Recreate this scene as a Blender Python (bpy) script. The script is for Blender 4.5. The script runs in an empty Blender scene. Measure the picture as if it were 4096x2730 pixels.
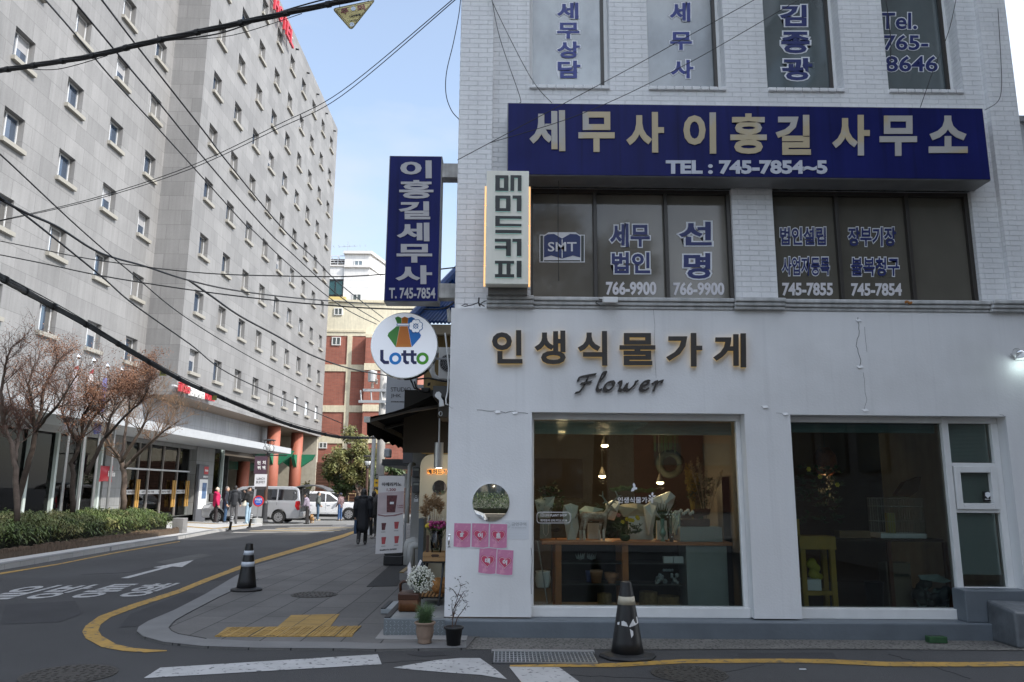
import bpy, bmesh, math, random
from mathutils import Vector, Matrix, noise as mnoise
rad = math.radians
R = random.Random(7)
SC = bpy.context.scene
COL = SC.collection

# ---------------------------------------------------------------- camera
F_PX, PITCH, YAW, ROLL, CAM_H = 3092.0, 10.86, 0.4425, 0.446, 1.58   # focal length in 4096-px-wide pixels
def _basis():
    p, y, r = rad(PITCH), rad(YAW), rad(ROLL)
    d = Vector((math.sin(y)*math.cos(p), math.cos(y)*math.cos(p), math.sin(p)))
    r0 = Vector((math.cos(y), -math.sin(y), 0)); u0 = r0.cross(d)
    return d, r0*math.cos(r)+u0*math.sin(r), -r0*math.sin(r)+u0*math.cos(r)
CD, CR, CU = _basis()
CO = Vector((0, 0, CAM_H))
cam = bpy.data.cameras.new('camera'); camo = bpy.data.objects.new('camera', cam); COL.objects.link(camo)
m = Matrix((CR, CU, -CD)).transposed().to_4x4(); m.translation = CO
camo.matrix_world = m
cam.sensor_width = 36; cam.lens = F_PX/4096*36; cam.clip_start = .05; cam.clip_end = 2000
SC.camera = camo

# ---------------------------------------------------------------- sky, sun, exposure
SUN = Vector((.70, -.34, .68)).normalized()          # direction towards the sun
EL = math.asin(SUN.z); AZ = math.atan2(SUN.x, SUN.y)
W = bpy.data.worlds.new('World'); SC.world = W; W.use_nodes = True
nt = W.node_tree; nt.nodes.clear()
N = nt.nodes.new; L = nt.links.new
sky = N('ShaderNodeTexSky'); sky.sky_type = 'NISHITA'; sky.sun_disc = False
sky.sun_elevation = EL; sky.sun_rotation = AZ; sky.air_density = 1.2; sky.dust_density = 1.6; sky.ozone_density = 1.5
tc = N('ShaderNodeTexCoord'); mp = N('ShaderNodeMapping'); mp.inputs['Scale'].default_value = (1.2, 1.2, 3.0)
ns = N('ShaderNodeTexNoise'); ns.inputs['Scale'].default_value = 2.3; ns.inputs['Detail'].default_value = 5; ns.inputs['Roughness'].default_value = .5
rp = N('ShaderNodeMapRange'); rp.inputs['From Min'].default_value = .40; rp.inputs['From Max'].default_value = .72
rp.inputs['To Min'].default_value = .25; rp.inputs['To Max'].default_value = .95
bw = N('ShaderNodeRGBToBW'); ml = N('ShaderNodeMixRGB'); ml.blend_type = 'MULTIPLY'; ml.inputs[0].default_value = 1
ml.inputs[2].default_value = (1.55, 1.63, 1.76, 1)
mx = N('ShaderNodeMixRGB'); bg = N('ShaderNodeBackground'); bg.inputs['Strength'].default_value = .15
wo = N('ShaderNodeOutputWorld')
L(tc.outputs['Generated'], mp.inputs['Vector']); L(mp.outputs[0], ns.inputs['Vector']); L(ns.outputs['Fac'], rp.inputs['Value'])
L(sky.outputs[0], bw.inputs[0]); mn = N('ShaderNodeMath'); mn.operation = 'MINIMUM'; mn.inputs[1].default_value = 1.75; L(bw.outputs[0], mn.inputs[0])
vd = N('ShaderNodeVectorMath'); vd.operation = 'DOT_PRODUCT'; vd.inputs[1].default_value = SUN; L(tc.outputs['Generated'], vd.inputs[0])   # thin cloud is brighter towards the sun
vr = N('ShaderNodeMapRange'); vr.inputs['From Min'].default_value = .28; vr.inputs['From Max'].default_value = 1; vr.inputs['To Min'].default_value = 1; vr.inputs['To Max'].default_value = 5.6; L(vd.outputs['Value'], vr.inputs['Value'])
vm = N('ShaderNodeMath'); vm.operation = 'MULTIPLY'; L(mn.outputs[0], vm.inputs[0]); L(vr.outputs[0], vm.inputs[1]); L(vm.outputs[0], ml.inputs[1]); L(rp.outputs[0], mx.inputs[0])
L(sky.outputs[0], mx.inputs[1]); L(ml.outputs[0], mx.inputs[2]); L(mx.outputs[0], bg.inputs[0]); L(bg.outputs[0], wo.inputs[0])
sl = bpy.data.lights.new('sun', 'SUN'); sl.energy = 2.3; sl.angle = rad(.5); sl.color = (1, .95, .87)
so = bpy.data.objects.new('sun', sl); COL.objects.link(so); so.rotation_euler = SUN.to_track_quat('Z', 'Y').to_euler(); so.location = (20, -10, 40)
SC.view_settings.view_transform = 'Standard'; SC.view_settings.look = 'None'
SC.view_settings.exposure = 1.06; SC.view_settings.gamma = 1
SC.render.engine = 'CYCLES'
SC.cycles.use_denoising = True
SC.cycles.max_bounces = 8; SC.cycles.transparent_max_bounces = 12; SC.cycles.sample_clamp_indirect = 6

# ---------------------------------------------------------------- pixel helpers (where things really stand)
def at(u, v, X=None, Y=None, Z=None):
    r = CD*F_PX + CR*(u-2048) - CU*(v-1365)
    t = X/r.x if X is not None else Y/r.y if Y is not None else (Z-CAM_H)/r.z
    return CO + r*t
def gz(y): return -.01*max(0., min(y, 62.)-14.)
def gnd(u, v, dz=0.):
    z = 0
    for _ in range(25):
        P = at(u, v, Z=z+dz); z = gz(P.y)
    P.z = gz(P.y)+dz
    return P
S_ = .5805
def q(k, x, y):
    ox, oy = {'r1': (0, 0), 'r2': (1366, 0), 'r3': (2732, 0), 'r4': (0, 910), 'r5': (1366, 910), 'r6': (2732, 910),
              'b1': (0, 1820), 'b2': (1366, 1820), 'b3': (2732, 1820)}[k]
    return ox+x*S_, oy+y*S_
def qd(x, y): return 2140+x*.5101, 1650+y*.5102        # display window detail
def qv(x, y): return 700+x*.3826, 1700+y*.3826         # van detail
def q7(x, y): return 1400+x*.4464, 1500+y*.4464        # cafe detail
def q6(x, y): return 1250+x*.3827, 950+y*.3827

# ---------------------------------------------------------------- scene-graph helpers
def tag(o, label=None, cat=None, group=None, kind=None):
    if label: o['label'] = label
    if cat: o['category'] = cat
    if group: o['group'] = group
    if kind: o['kind'] = kind
    return o
def T(name, label, cat, loc=(0, 0, 0), group=None, rotz=0):
    o = bpy.data.objects.new(name, None); COL.objects.link(o); o.location = loc; o.rotation_euler = (0, 0, rotz)
    o.empty_display_size = .2
    return tag(o, label, cat, group)
def root_loc(o):
    l = Vector((0, 0, 0))
    while o is not None: l += Vector(o.location); o = o.parent
    return l

class MB:
    def __init__(s): s.v = []; s.f = []
    def add(s, vs, fs):
        b = len(s.v); s.v += [Vector(x) for x in vs]; s.f += [tuple(i+b for i in f) for f in fs]; return s
    def quad(s, a, b, c, d): return s.add([a, b, c, d], [(0, 1, 2, 3)])
    def poly(s, pts): return s.add(pts, [tuple(range(len(pts)))])
    def box(s, x0, x1, y0, y1, z0, z1):
        x0, x1 = min(x0, x1), max(x0, x1); y0, y1 = min(y0, y1), max(y0, y1); z0, z1 = min(z0, z1), max(z0, z1)
        return s.add([(x0, y0, z0), (x1, y0, z0), (x1, y1, z0), (x0, y1, z0), (x0, y0, z1), (x1, y0, z1), (x1, y1, z1), (x0, y1, z1)],
                     [(0, 3, 2, 1), (4, 5, 6, 7), (0, 1, 5, 4), (1, 2, 6, 5), (2, 3, 7, 6), (3, 0, 4, 7)])
    def pbox(s, u0, v0, u1, v1, Y, d, d0=0):
        """box whose front face spans two pixel corners on plane Y and that reaches d behind it"""
        a = at(u0, v0, Y=Y); b = at(u1, v1, Y=Y)
        return s.box(a.x, b.x, Y+d0, Y+d, b.z, a.z)
    def prism(s, pts, off):
        """pts: list of 3-D points (planar), extruded by vector off"""
        n = len(pts); off = Vector(off); P = [Vector(p) for p in pts]
        fs = [tuple(range(n)), tuple(range(2*n-1, n-1, -1))]+[(i, i+n, (i+1) % n+n, (i+1) % n) for i in range(n)]
        return s.add(P+[p+off for p in P], fs)
    def tube(s, pts, r, n=6, cap=True):
        P = [Vector(p) for p in pts]; k = len(P)
        rr = r if isinstance(r, (list, tuple)) else [r]*k
        b = len(s.v); up = None
        for i in range(k):
            t = (P[min(i+1, k-1)]-P[max(i-1, 0)])
            t = t.normalized() if t.length > 1e-9 else Vector((0, 0, 1))
            if up is None: up = t.orthogonal().normalized()
            up = (up - t*up.dot(t)); up = up.normalized() if up.length > 1e-6 else t.orthogonal().normalized()
            w = t.cross(up)
            for j in range(n):
                a = 2*math.pi*j/n; s.v.append(P[i]+(up*math.cos(a)+w*math.sin(a))*rr[i])
        for i in range(k-1):
            for j in range(n):
                j2 = (j+1) % n; s.f.append((b+i*n+j, b+i*n+j2, b+(i+1)*n+j2, b+(i+1)*n+j))
        if cap: s.f.append(tuple(b+j for j in range(n-1, -1, -1))); s.f.append(tuple(b+(k-1)*n+j for j in range(n)))
        return s
    def lathe(s, prof, c=(0, 0, 0), n=24, ax='z', sx=1, sy=1, jag=0):
        c = Vector(c); b = len(s.v)
        for (r, h) in prof:
            for j in range(n):
                a = 2*math.pi*j/n; rr = r*(1+jag*math.cos(a*n/2)); x, y = rr*math.cos(a)*sx, rr*math.sin(a)*sy
                s.v.append(c+(Vector((x, y, h)) if ax == 'z' else Vector((x, -h, y)) if ax == 'y' else Vector((h, x, y))))
        for i in range(len(prof)-1):
            for j in range(n):
                j2 = (j+1) % n; s.f.append((b+i*n+j, b+i*n+j2, b+(i+1)*n+j2, b+(i+1)*n+j))
        s.f.append(tuple(b+j for j in range(n-1, -1, -1))); s.f.append(tuple(b+(len(prof)-1)*n+j for j in range(n)))
        return s
    def ball(s, c, r, n=12, m=8):
        c = Vector(c); r = (r, r, r) if not isinstance(r, (tuple, list)) else r; b = len(s.v)
        for i in range(m+1):
            p = math.pi*i/m
            for j in range(n):
                a = 2*math.pi*j/n
                s.v.append(c+Vector((math.sin(p)*math.cos(a)*r[0], math.sin(p)*math.sin(a)*r[1], math.cos(p)*r[2])))
        for i in range(m):
            for j in range(n):
                j2 = (j+1) % n; s.f.append((b+i*n+j, b+(i+1)*n+j, b+(i+1)*n+j2, b+i*n+j2))
        return s
    def capsule(s, a, b, ra, rb, n=10):
        a = Vector(a); b = Vector(b); d = (b-a); l = d.length
        if l < 1e-6: return s.ball(a, max(ra, rb))
        t = d/l; pts = []; rr = []
        for k in range(4):
            th = math.pi/2*(1-k/4); pts.append(a-t*ra*math.sin(th)); rr.append(max(ra*math.cos(th), .001))
        for k in range(5):
            th = math.pi/2*(k/4); pts.append(b+t*rb*math.sin(th)); rr.append(max(rb*math.cos(th), .001))
        return s.tube(pts, rr, n)
    def build(s, name, mat, parent=None, local=False, smooth=False, bevel=0, seg=2, tri=False):
        me = bpy.data.meshes.new(name)
        if parent is not None and not local:
            l = root_loc(parent); vs = [v-l for v in s.v]
        else: vs = s.v
        me.from_pydata(vs, [], s.f)
        if tri or any(len(f) > 4 for f in s.f):
            bm = bmesh.new(); bm.from_mesh(me)
            bmesh.ops.triangulate(bm, faces=[f for f in bm.faces if len(f.verts) > 4]); bm.to_mesh(me); bm.free()
        me.update()
        if smooth:
            for p in me.polygons: p.use_smooth = True
        me.materials.append(mat)
        o = bpy.data.objects.new(name, me); COL.objects.link(o)
        if parent is not None: o.parent = parent
        if bevel:
            b = o.modifiers.new('bevel', 'BEVEL'); b.width = bevel; b.segments = seg; b.limit_method = 'ANGLE'
        return o

def dup(o, parent=None):
    c = o.copy(); COL.objects.link(c)
    if parent is not None: c.parent = parent
    for ch in list(o.children): dup(ch, c)
    return c

def ev_mesh(o):
    dg = bpy.context.evaluated_depsgraph_get()
    return bpy.data.meshes.new_from_object(o.evaluated_get(dg), depsgraph=dg)
def drop(o):
    d = o.data; bpy.data.objects.remove(o, do_unlink=True)
_tc = {}
def glyph(body, bold=0., ext=0., shear=0., sp=1.):
    k = (body, bold, ext, shear, sp)
    if k in _tc: return _tc[k]
    cu = bpy.data.curves.new('txt', 'FONT'); cu.body = body; cu.offset = bold; cu.extrude = ext; cu.shear = shear; cu.space_character = sp
    cu.resolution_u = 3
    o = bpy.data.objects.new('txt', cu); COL.objects.link(o)
    me = ev_mesh(o); drop(o); bpy.data.curves.remove(cu)
    v = [tuple(x.co) for x in me.vertices]; f = [tuple(p.vertices) for p in me.polygons]
    bpy.data.meshes.remove(me)
    _tc[k] = (v, f); return _tc[k]
def text_on(mb, body, P0, ux, uz, depth=.003, bold=0., grow=0., nrm=None, shear=0., sp=1., keep=False):
    """writes body into the parallelogram P0, P0+ux, P0+uz; grow widens strokes without moving the box"""
    v0, f0 = glyph(body, bold, 0., shear, sp)
    xs = [a[0] for a in v0]; ys = [a[1] for a in v0]
    x0, x1, y0, y1 = min(xs), max(xs), min(ys), max(ys)
    v, f = glyph(body, bold+grow, 1., shear, sp)
    P0, ux, uz = Vector(P0), Vector(ux), Vector(uz)
    n = nrm if nrm is not None else ux.cross(uz).normalized()
    n = Vector(n)
    vs = []
    for a in v:
        vs.append(P0+ux*((a[0]-x0)/(x1-x0))+uz*((a[1]-y0)/max(y1-y0, 1e-6))+n*((a[2]+1)*.5*depth))
    return mb.add(vs, f)
def text_px(mb, body, u0, v0, u1, v1, Y, **k):
    """body fitted to a pixel box on the frontal plane Y (faces -Y)"""
    a = at(u0, v1, Y=Y); b = at(u1, v1, Y=Y); c = at(u0, v0, Y=Y)
    return text_on(mb, body, a, b-a, c-a, **k)

def remeshed(mb, voxel, smooth=4):
    me = bpy.data.meshes.new('tmp'); me.from_pydata(mb.v, [], mb.f); me.update()
    o = bpy.data.objects.new('tmp', me); COL.objects.link(o)
    r = o.modifiers.new('r', 'REMESH'); r.mode = 'VOXEL'; r.voxel_size = voxel
    s = o.modifiers.new('s', 'SMOOTH'); s.iterations = smooth; s.factor = .5
    out = ev_mesh(o); drop(o); bpy.data.meshes.remove(me)
    nb = MB(); nb.v = [Vector(v.co) for v in out.vertices]; nb.f = [tuple(p.vertices) for p in out.polygons]
    bpy.data.meshes.remove(out)
    return nb

# ---------------------------------------------------------------- materials
MATS = {}
def _new(name):
    m = bpy.data.materials.new(name); m.use_nodes = True; MATS[name] = m
    return m, m.node_tree, m.node_tree.nodes['Principled BSDF']
def c4(c): return (c[0], c[1], c[2], 1)
def M(name, col, rough=.6, metal=0., var=0., vs=4., bump=0., bs=40., streak=0., spec=.5, col2=None, c2s=3., c2w=(.5, .62), emit=None, coat=0., runs=0.):
    m, t, p = _new(name); n, l = t.nodes.new, t.links.new
    p.inputs['Base Color'].default_value = c4(col); p.inputs['Roughness'].default_value = rough; p.inputs['Metallic'].default_value = metal
    p.inputs['Specular IOR Level'].default_value = spec
    if coat: p.inputs['Coat Weight'].default_value = coat; p.inputs['Coat Roughness'].default_value = .05
    if emit: p.inputs['Emission Color'].default_value = c4(emit[0]); p.inputs['Emission Strength'].default_value = emit[1]
    tc = n('ShaderNodeTexCoord'); src = None
    if col2 is not None:
        a = n('ShaderNodeTexNoise'); a.inputs['Scale'].default_value = c2s; a.inputs['Detail'].default_value = 6; l(tc.outputs['Object'], a.inputs['Vector'])
        r = n('ShaderNodeMapRange'); r.inputs['From Min'].default_value = c2w[0]; r.inputs['From Max'].default_value = c2w[1]; l(a.outputs['Fac'], r.inputs['Value'])
        x = n('ShaderNodeMixRGB'); x.inputs[1].default_value = c4(col); x.inputs[2].default_value = c4(col2); l(r.outputs[0], x.inputs[0]); src = x.outputs[0]
    def mult(src, vec_scale, sc, amt):
        a = n('ShaderNodeTexNoise'); a.inputs['Scale'].default_value = sc; a.inputs['Detail'].default_value = 7
        mpp = n('ShaderNodeMapping'); mpp.inputs['Scale'].default_value = vec_scale
        l(tc.outputs['Object'], mpp.inputs['Vector']); l(mpp.outputs[0], a.inputs['Vector'])
        r = n('ShaderNodeMapRange'); r.inputs['From Min'].default_value = .3; r.inputs['From Max'].default_value = .7
        r.inputs['To Min'].default_value = 1-amt; r.inputs['To Max'].default_value = 1+amt*.6; l(a.outputs['Fac'], r.inputs['Value'])
        x = n('ShaderNodeMixRGB'); x.blend_type = 'MULTIPLY'; x.inputs[0].default_value = 1
        if src is None: x.inputs[1].default_value = c4(col)
        else: l(src, x.inputs[1])
        l(r.outputs[0], x.inputs[2]); return x.outputs[0]
    if var: src = mult(src, (1, 1, 1), vs, var)
    if streak: src = mult(src, (6, 6, .35), 1.6, streak)
    if runs:                                  # sparse rain runs
        a = n('ShaderNodeTexNoise'); a.inputs['Scale'].default_value = 1.4; a.inputs['Detail'].default_value = 4
        mpp = n('ShaderNodeMapping'); mpp.inputs['Scale'].default_value = (8, 8, .22); l(tc.outputs['Object'], mpp.inputs['Vector']); l(mpp.outputs[0], a.inputs['Vector'])
        r = n('ShaderNodeMapRange'); r.inputs['From Min'].default_value = .58; r.inputs['From Max'].default_value = .74; r.inputs['To Min'].default_value = 1; r.inputs['To Max'].default_value = 1-runs; l(a.outputs['Fac'], r.inputs['Value'])
        x = n('ShaderNodeMixRGB'); x.blend_type = 'MULTIPLY'; x.inputs[0].default_value = 1; x.inputs[1].default_value = c4(col)
        if src is not None: l(src, x.inputs[1])
        l(r.outputs[0], x.inputs[2]); src = x.outputs[0]
    if src is not None: l(src, p.inputs['Base Color'])
    if bump:
        a = n('ShaderNodeTexNoise'); a.inputs['Scale'].default_value = bs; a.inputs['Detail'].default_value = 4; l(tc.outputs['Object'], a.inputs['Vector'])
        b = n('ShaderNodeBump'); b.inputs['Strength'].default_value = bump; b.inputs['Distance'].default_value = .02
        l(a.outputs['Fac'], b.inputs['Height']); l(b.outputs[0], p.inputs['Normal'])
    return m
def BR(name, c1, c2, mort, bw, bh, ms, rough=.75, bump=.5, plane='wall', var=.12, vs=1.5, off=.5, streak=0., smooth=.1, dist=.01, bias=0.):
    m, t, p = _new(name); n, l = t.nodes.new, t.links.new
    tc = n('ShaderNodeTexCoord'); sp = n('ShaderNodeSeparateXYZ'); cb = n('ShaderNodeCombineXYZ'); l(tc.outputs['Object'], sp.inputs[0])
    if plane == 'wall':
        ad = n('ShaderNodeMath'); l(sp.outputs[0], ad.inputs[0]); l(sp.outputs[1], ad.inputs[1]); l(ad.outputs[0], cb.inputs[0]); l(sp.outputs[2], cb.inputs[1])
    else:
        l(sp.outputs[1], cb.inputs[0]); l(sp.outputs[0], cb.inputs[1])
    b = n('ShaderNodeTexBrick'); b.inputs['Scale'].default_value = 1; b.inputs['Brick Width'].default_value = bw; b.inputs['Row Height'].default_value = bh
    b.inputs['Mortar Size'].default_value = ms; b.inputs['Mortar Smooth'].default_value = smooth; b.offset = off; b.inputs['Bias'].default_value = bias
    b.inputs['Color1'].default_value = c4(c1); b.inputs['Color2'].default_value = c4(c2); b.inputs['Mortar'].default_value = c4(mort)
    l(cb.outputs[0], b.inputs['Vector'])
    src = b.outputs['Color']
    for (scl, amt, vec) in ((vs, var, (1, 1, 1)), (1.3, streak, (5, 5, .3)), (30, var*.6, (1, 1, 1))):
        if not amt: continue
        a = n('ShaderNodeTexNoise'); a.inputs['Scale'].default_value = scl; a.inputs['Detail'].default_value = 6
        mpp = n('ShaderNodeMapping'); mpp.inputs['Scale'].default_value = vec; l(tc.outputs['Object'], mpp.inputs['Vector']); l(mpp.outputs[0], a.inputs['Vector'])
        r = n('ShaderNodeMapRange'); r.inputs['From Min'].default_value = .3; r.inputs['From Max'].default_value = .7
        r.inputs['To Min'].default_value = 1-amt; r.inputs['To Max'].default_value = 1+amt*.6; l(a.outputs['Fac'], r.inputs['Value'])
        x = n('ShaderNodeMixRGB'); x.blend_type = 'MULTIPLY'; x.inputs[0].default_value = 1; l(src, x.inputs[1]); l(r.outputs[0], x.inputs[2]); src = x.outputs[0]
    l(src, p.inputs['Base Color']); p.inputs['Roughness'].default_value = rough
    if bump:
        inv = n('ShaderNodeMath'); inv.operation = 'SUBTRACT'; inv.inputs[0].default_value = 1; l(b.outputs['Fac'], inv.inputs[1])
        a = n('ShaderNodeTexNoise'); a.inputs['Scale'].default_value = 18; a.inputs['Detail'].default_value = 4; l(tc.outputs['Object'], a.inputs['Vector'])
        ma = n('ShaderNodeMath'); ma.operation = 'MULTIPLY_ADD'; l(a.outputs['Fac'], ma.inputs[0]); ma.inputs[1].default_value = .5; l(inv.outputs[0], ma.inputs[2])
        bb = n('ShaderNodeBump'); bb.inputs['Strength'].default_value = bump; bb.inputs['Distance'].default_value = dist
        l(ma.outputs[0], bb.inputs['Height']); l(bb.outputs[0], p.inputs['Normal'])
    return m
def GLASS(name, tint=(.8, .85, .83), refl=1.0, ior=1.5):
    m, t, p = _new(name); n, l = t.nodes.new, t.links.new
    t.nodes.remove(p); o = [x for x in t.nodes if x.type == 'OUTPUT_MATERIAL'][0]
    tr = n('ShaderNodeBsdfTransparent'); tr.inputs[0].default_value = c4(tint)
    gl = n('ShaderNodeBsdfGlossy'); gl.inputs['Roughness'].default_value = 0; gl.inputs[0].default_value = (refl, refl, refl, 1)
    fr = n('ShaderNodeFresnel'); fr.inputs[0].default_value = ior
    mx = n('ShaderNodeMixShader'); l(fr.outputs[0], mx.inputs[0]); l(tr.outputs[0], mx.inputs[1]); l(gl.outputs[0], mx.inputs[2]); l(mx.outputs[0], o.inputs[0])
    return m
def PANE(name, col, refl=.3, rough=.03, var=.0, vs=2.):
    """film-backed opaque window glass: diffuse film plus a mirror-like share"""
    m, t, p = _new(name); n, l = t.nodes.new, t.links.new
    o = [x for x in t.nodes if x.type == 'OUTPUT_MATERIAL'][0]; t.nodes.remove(p)
    d = n('ShaderNodeBsdfDiffuse'); d.inputs[0].default_value = c4(col)
    if var:
        tc = n('ShaderNodeTexCoord'); a = n('ShaderNodeTexNoise'); a.inputs['Scale'].default_value = vs; a.inputs['Detail'].default_value = 6
        mpp = n('ShaderNodeMapping'); mpp.inputs['Scale'].default_value = (1, 1, .6); l(tc.outputs['Object'], mpp.inputs[0]); l(mpp.outputs[0], a.inputs[0])
        r = n('ShaderNodeMapRange'); r.inputs['From Min'].default_value = .35; r.inputs['From Max'].default_value = .7; r.inputs['To Min'].default_value = 1-var; r.inputs['To Max'].default_value = 1+var
        l(a.outputs[0], r.inputs[0]); x = n('ShaderNodeMixRGB'); x.blend_type = 'MULTIPLY'; x.inputs[0].default_value = 1; x.inputs[1].default_value = c4(col); l(r.outputs[0], x.inputs[2]); l(x.outputs[0], d.inputs[0])
    g = n('ShaderNodeBsdfGlossy'); g.inputs['Roughness'].default_value = rough; g.inputs[0].default_value = (1, 1, 1, 1)
    mx = n('ShaderNodeMixShader'); mx.inputs[0].default_value = refl; l(d.outputs[0], mx.inputs[1]); l(g.outputs[0], mx.inputs[2]); l(mx.outputs[0], o.inputs[0])
    return m
def EM(name, col, s):
    return M(name, col, emit=(col, s))

white_paint = M('white_paint', (.75, .748, .75), .55, var=.06, vs=.7, streak=.02, bump=.12, bs=45, col2=(.66, .655, .65), c2s=.9, c2w=(.5, .72), runs=.06)
white_frame = M('white_frame', (.72, .72, .71), .4, var=.06, vs=6)
white_brick = BR('white_brick', (.79, .79, .79), (.74, .74, .745), (.66, .665, .67), .23, .066, .0045, bump=.75, var=.07, vs=1.0, streak=.06, dist=.010, smooth=.6)
plinth_paint = M('plinth_paint', (.125, .145, .165), .5, var=.15, vs=3, bump=.15, bs=25)
dark_bronze = M('dark_bronze', (.035, .03, .025), .4)
glass_clear = GLASS('glass_clear', (.80, .86, .84))
glass_store = GLASS('glass_store', (.72, .78, .76), ior=1.3)
black_plastic = M('black_plastic', (.012, .012, .013), .45, var=.2)
black_rubber = M('black_rubber', (.016, .016, .017), .6, var=.25, vs=8)
black_metal = M('black_metal', (.015, .015, .016), .4)
steel = M('steel', (.45, .46, .47), .35, metal=.8, var=.15)
chrome = M('chrome', (.8, .8, .8), .12, metal=1)
mirror_mat = M('mirror_glass', (.93, .95, .95), .0, metal=1)
grey_metal = M('grey_metal', (.30, .31, .32), .5, var=.12)
light_grey = M('light_grey', (.55, .56, .57), .5, var=.06)
skin_mat = M('skin', (.52, .33, .24), .55)
hair_mat = M('hair', (.012, .010, .009), .5)
# ================================================================ THE GROUND
asphalt = M('asphalt', (.046, .046, .048), .85, var=.26, vs=.55, bump=.6, bs=110, col2=(.095, .094, .092), c2s=120, c2w=(.58, .68))
asphalt_patch = M('asphalt_patch', (.034, .034, .037), .88, var=.2, vs=2, bump=.4, bs=150)
paving = BR('paving', (.138, .133, .128), (.108, .105, .102), (.025, .025, .025), 1.25, .42, .008, .8, .4, 'floor', .2, 1.2, off=.37)
kerb_stone = M('kerb_stone', (.165, .165, .165), .8, var=.12, vs=3, bump=.2, bs=60)
road_yellow = M('road_yellow', (.36, .215, .042), .7, var=.25, vs=5, col2=(.13, .10, .06), c2s=14, c2w=(.56, .62))
road_white = M('road_white', (.40, .40, .40), .7, var=.14, vs=4, col2=(.12, .12, .125), c2s=18, c2w=(.58, .64))
road_worn = M('road_worn', (.36, .36, .36), .75, var=.2, vs=4, col2=(.1, .1, .105), c2s=22, c2w=(.56, .66))
tactile_mat = BR('tactile_mat', (.36, .225, .06), (.33, .205, .05), (.09, .07, .04), .30, .30, .006, .75, .4, 'floor', .2, 3)
concrete = M('concrete', (.24, .235, .23), .8, var=.15, vs=2.5, bump=.2, bs=40)
pebble = M('pebble', (.15, .143, .13), .85, var=.2, vs=3, bump=.8, bs=45, col2=(.05, .048, .045), c2s=34, c2w=(.54, .58))
iron = M('iron', (.05, .046, .042), .6, metal=.3, var=.25, vs=12, bump=.8, bs=26)
soil = M('soil', (.10, .07, .045), .95, var=.3, vs=8, bump=.8, bs=30)

def strip_z(P, dz): return Vector((P.x, P.y, gz(P.y)+dz))
def drape(o, dz, th=0.):
    """cut a flat sheet where the street starts to fall, then lay it on the ground"""
    bm = bmesh.new(); bm.from_mesh(o.data)
    for y in (14., 62.): bmesh.ops.bisect_plane(bm, geom=bm.verts[:]+bm.edges[:]+bm.faces[:], plane_co=(0, y, 0), plane_no=(0, 1, 0))
    for v in bm.verts: v.co.z = gz(v.co.y)+dz
    if th:
        r = bmesh.ops.extrude_edge_only(bm, edges=[e for e in bm.edges if e.is_boundary])
        for v in [g for g in r['geom'] if isinstance(g, bmesh.types.BMVert)]: v.co.z -= th
    bm.to_mesh(o.data); bm.free()
def flat_poly(name, pts, mat, dz, th=0., kind='structure', label=None, cat=None, grp=None):
    P = [Vector((p[0], p[1], 0)) for p in pts]
    o = MB().poly(P).build(name, mat, tri=True)
    drape(o, dz, th)
    bm = bmesh.new(); bm.from_mesh(o.data); bmesh.ops.recalc_face_normals(bm, faces=bm.faces)
    up = sum(f.normal.z*f.calc_area() for f in bm.faces)
    if up < 0: bmesh.ops.reverse_faces(bm, faces=bm.faces)
    bm.to_mesh(o.data); bm.free()
    return tag(o, label, cat, grp, kind)
def ribbon(name, left, right, mat, dz):
    mb = MB()
    for i in range(len(left)-1):
        a, b, c, d = [strip_z(Vector((p[0], p[1], 0)), dz) for p in (left[i], left[i+1], right[i+1], right[i])]
        mb.quad(a, b, c, d) if (b-a).cross(d-a).z > 0 else mb.quad(d, c, b, a)
    o = mb.build(name, mat); drape(o, dz); return tag(o, kind='structure')
B1 = lambda x, y: gnd(*q('b1', x, y))
B2 = lambda x, y: gnd(*q('b2', x, y))
D1 = lambda x, y: gnd(*q('b1', x, y), dz=.022)
D2 = lambda x, y: gnd(*q('b2', x, y), dz=.022)
B3 = lambda x, y: gnd(*q('b3', x, y))

mb = MB()
ys = [-300, -60, 0, 14, 40, 62, 700]
for i in range(len(ys)-1):
    for x0, x1 in ((-400, -60), (-60, -20), (-20, 20), (20, 60), (60, 400)):
        mb.quad((x0, ys[i], gz(ys[i])), (x1, ys[i], gz(ys[i])), (x1, ys[i+1], gz(ys[i+1])), (x0, ys[i+1], gz(ys[i+1])))
tag(mb.build('road', asphalt), kind='structure')

# pavement on the right with its kerb stones
kout = [(-6.75, 46), (-6.4, 38)]+[tuple(D1(x, y)[:2]) for x, y in ((2353, 584), (1770, 757), (1660, 815), (1420, 957), (1200, 1070), (1020, 1145), (955, 1185), (943, 1215), (985, 1250), (1130, 1290), (1400, 1318), (1750, 1330), (2353, 1335))]
kout += [tuple(D2(x, y)[:2]) for x, y in ((260, 1340), (860, 1330))]
flat_poly('pavement', kout+[(-.3, 8.78), (.2, 9.0), (.2, 46)], paving, .02, .06)
kin = [tuple(D1(x, y)[:2]) for x, y in ((1780, 855), (1500, 985), (1290, 1095), (1210, 1140), (1185, 1165), (1165, 1190), (1185, 1215), (1230, 1235), (1420, 1268), (1750, 1285), (2353, 1290))]
kin += [tuple(D2(x, y)[:2]) for x, y in ((260, 1300), (860, 1288))]
ribbon('kerb', kout[4:], kin, kerb_stone, .024)
tag(MB().tube([strip_z(Vector((p[0], p[1], 0)), .022) for p in kin[:9]], .008, 5).build('paving_joint', black_rubber), kind='structure')
# pebbled gutter apron in front of the shop
flat_poly('gutter_apron', [tuple(p[:2]) for p in (B2(860, 1290), B2(850, 1345), B3(0, 1345), B3(900, 1340), B3(2100, 1350), B3(2350, 1352))]+[(7.5, 7.9), (7.5, 8.9), (-.35, 8.9)], pebble, .006)
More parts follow.
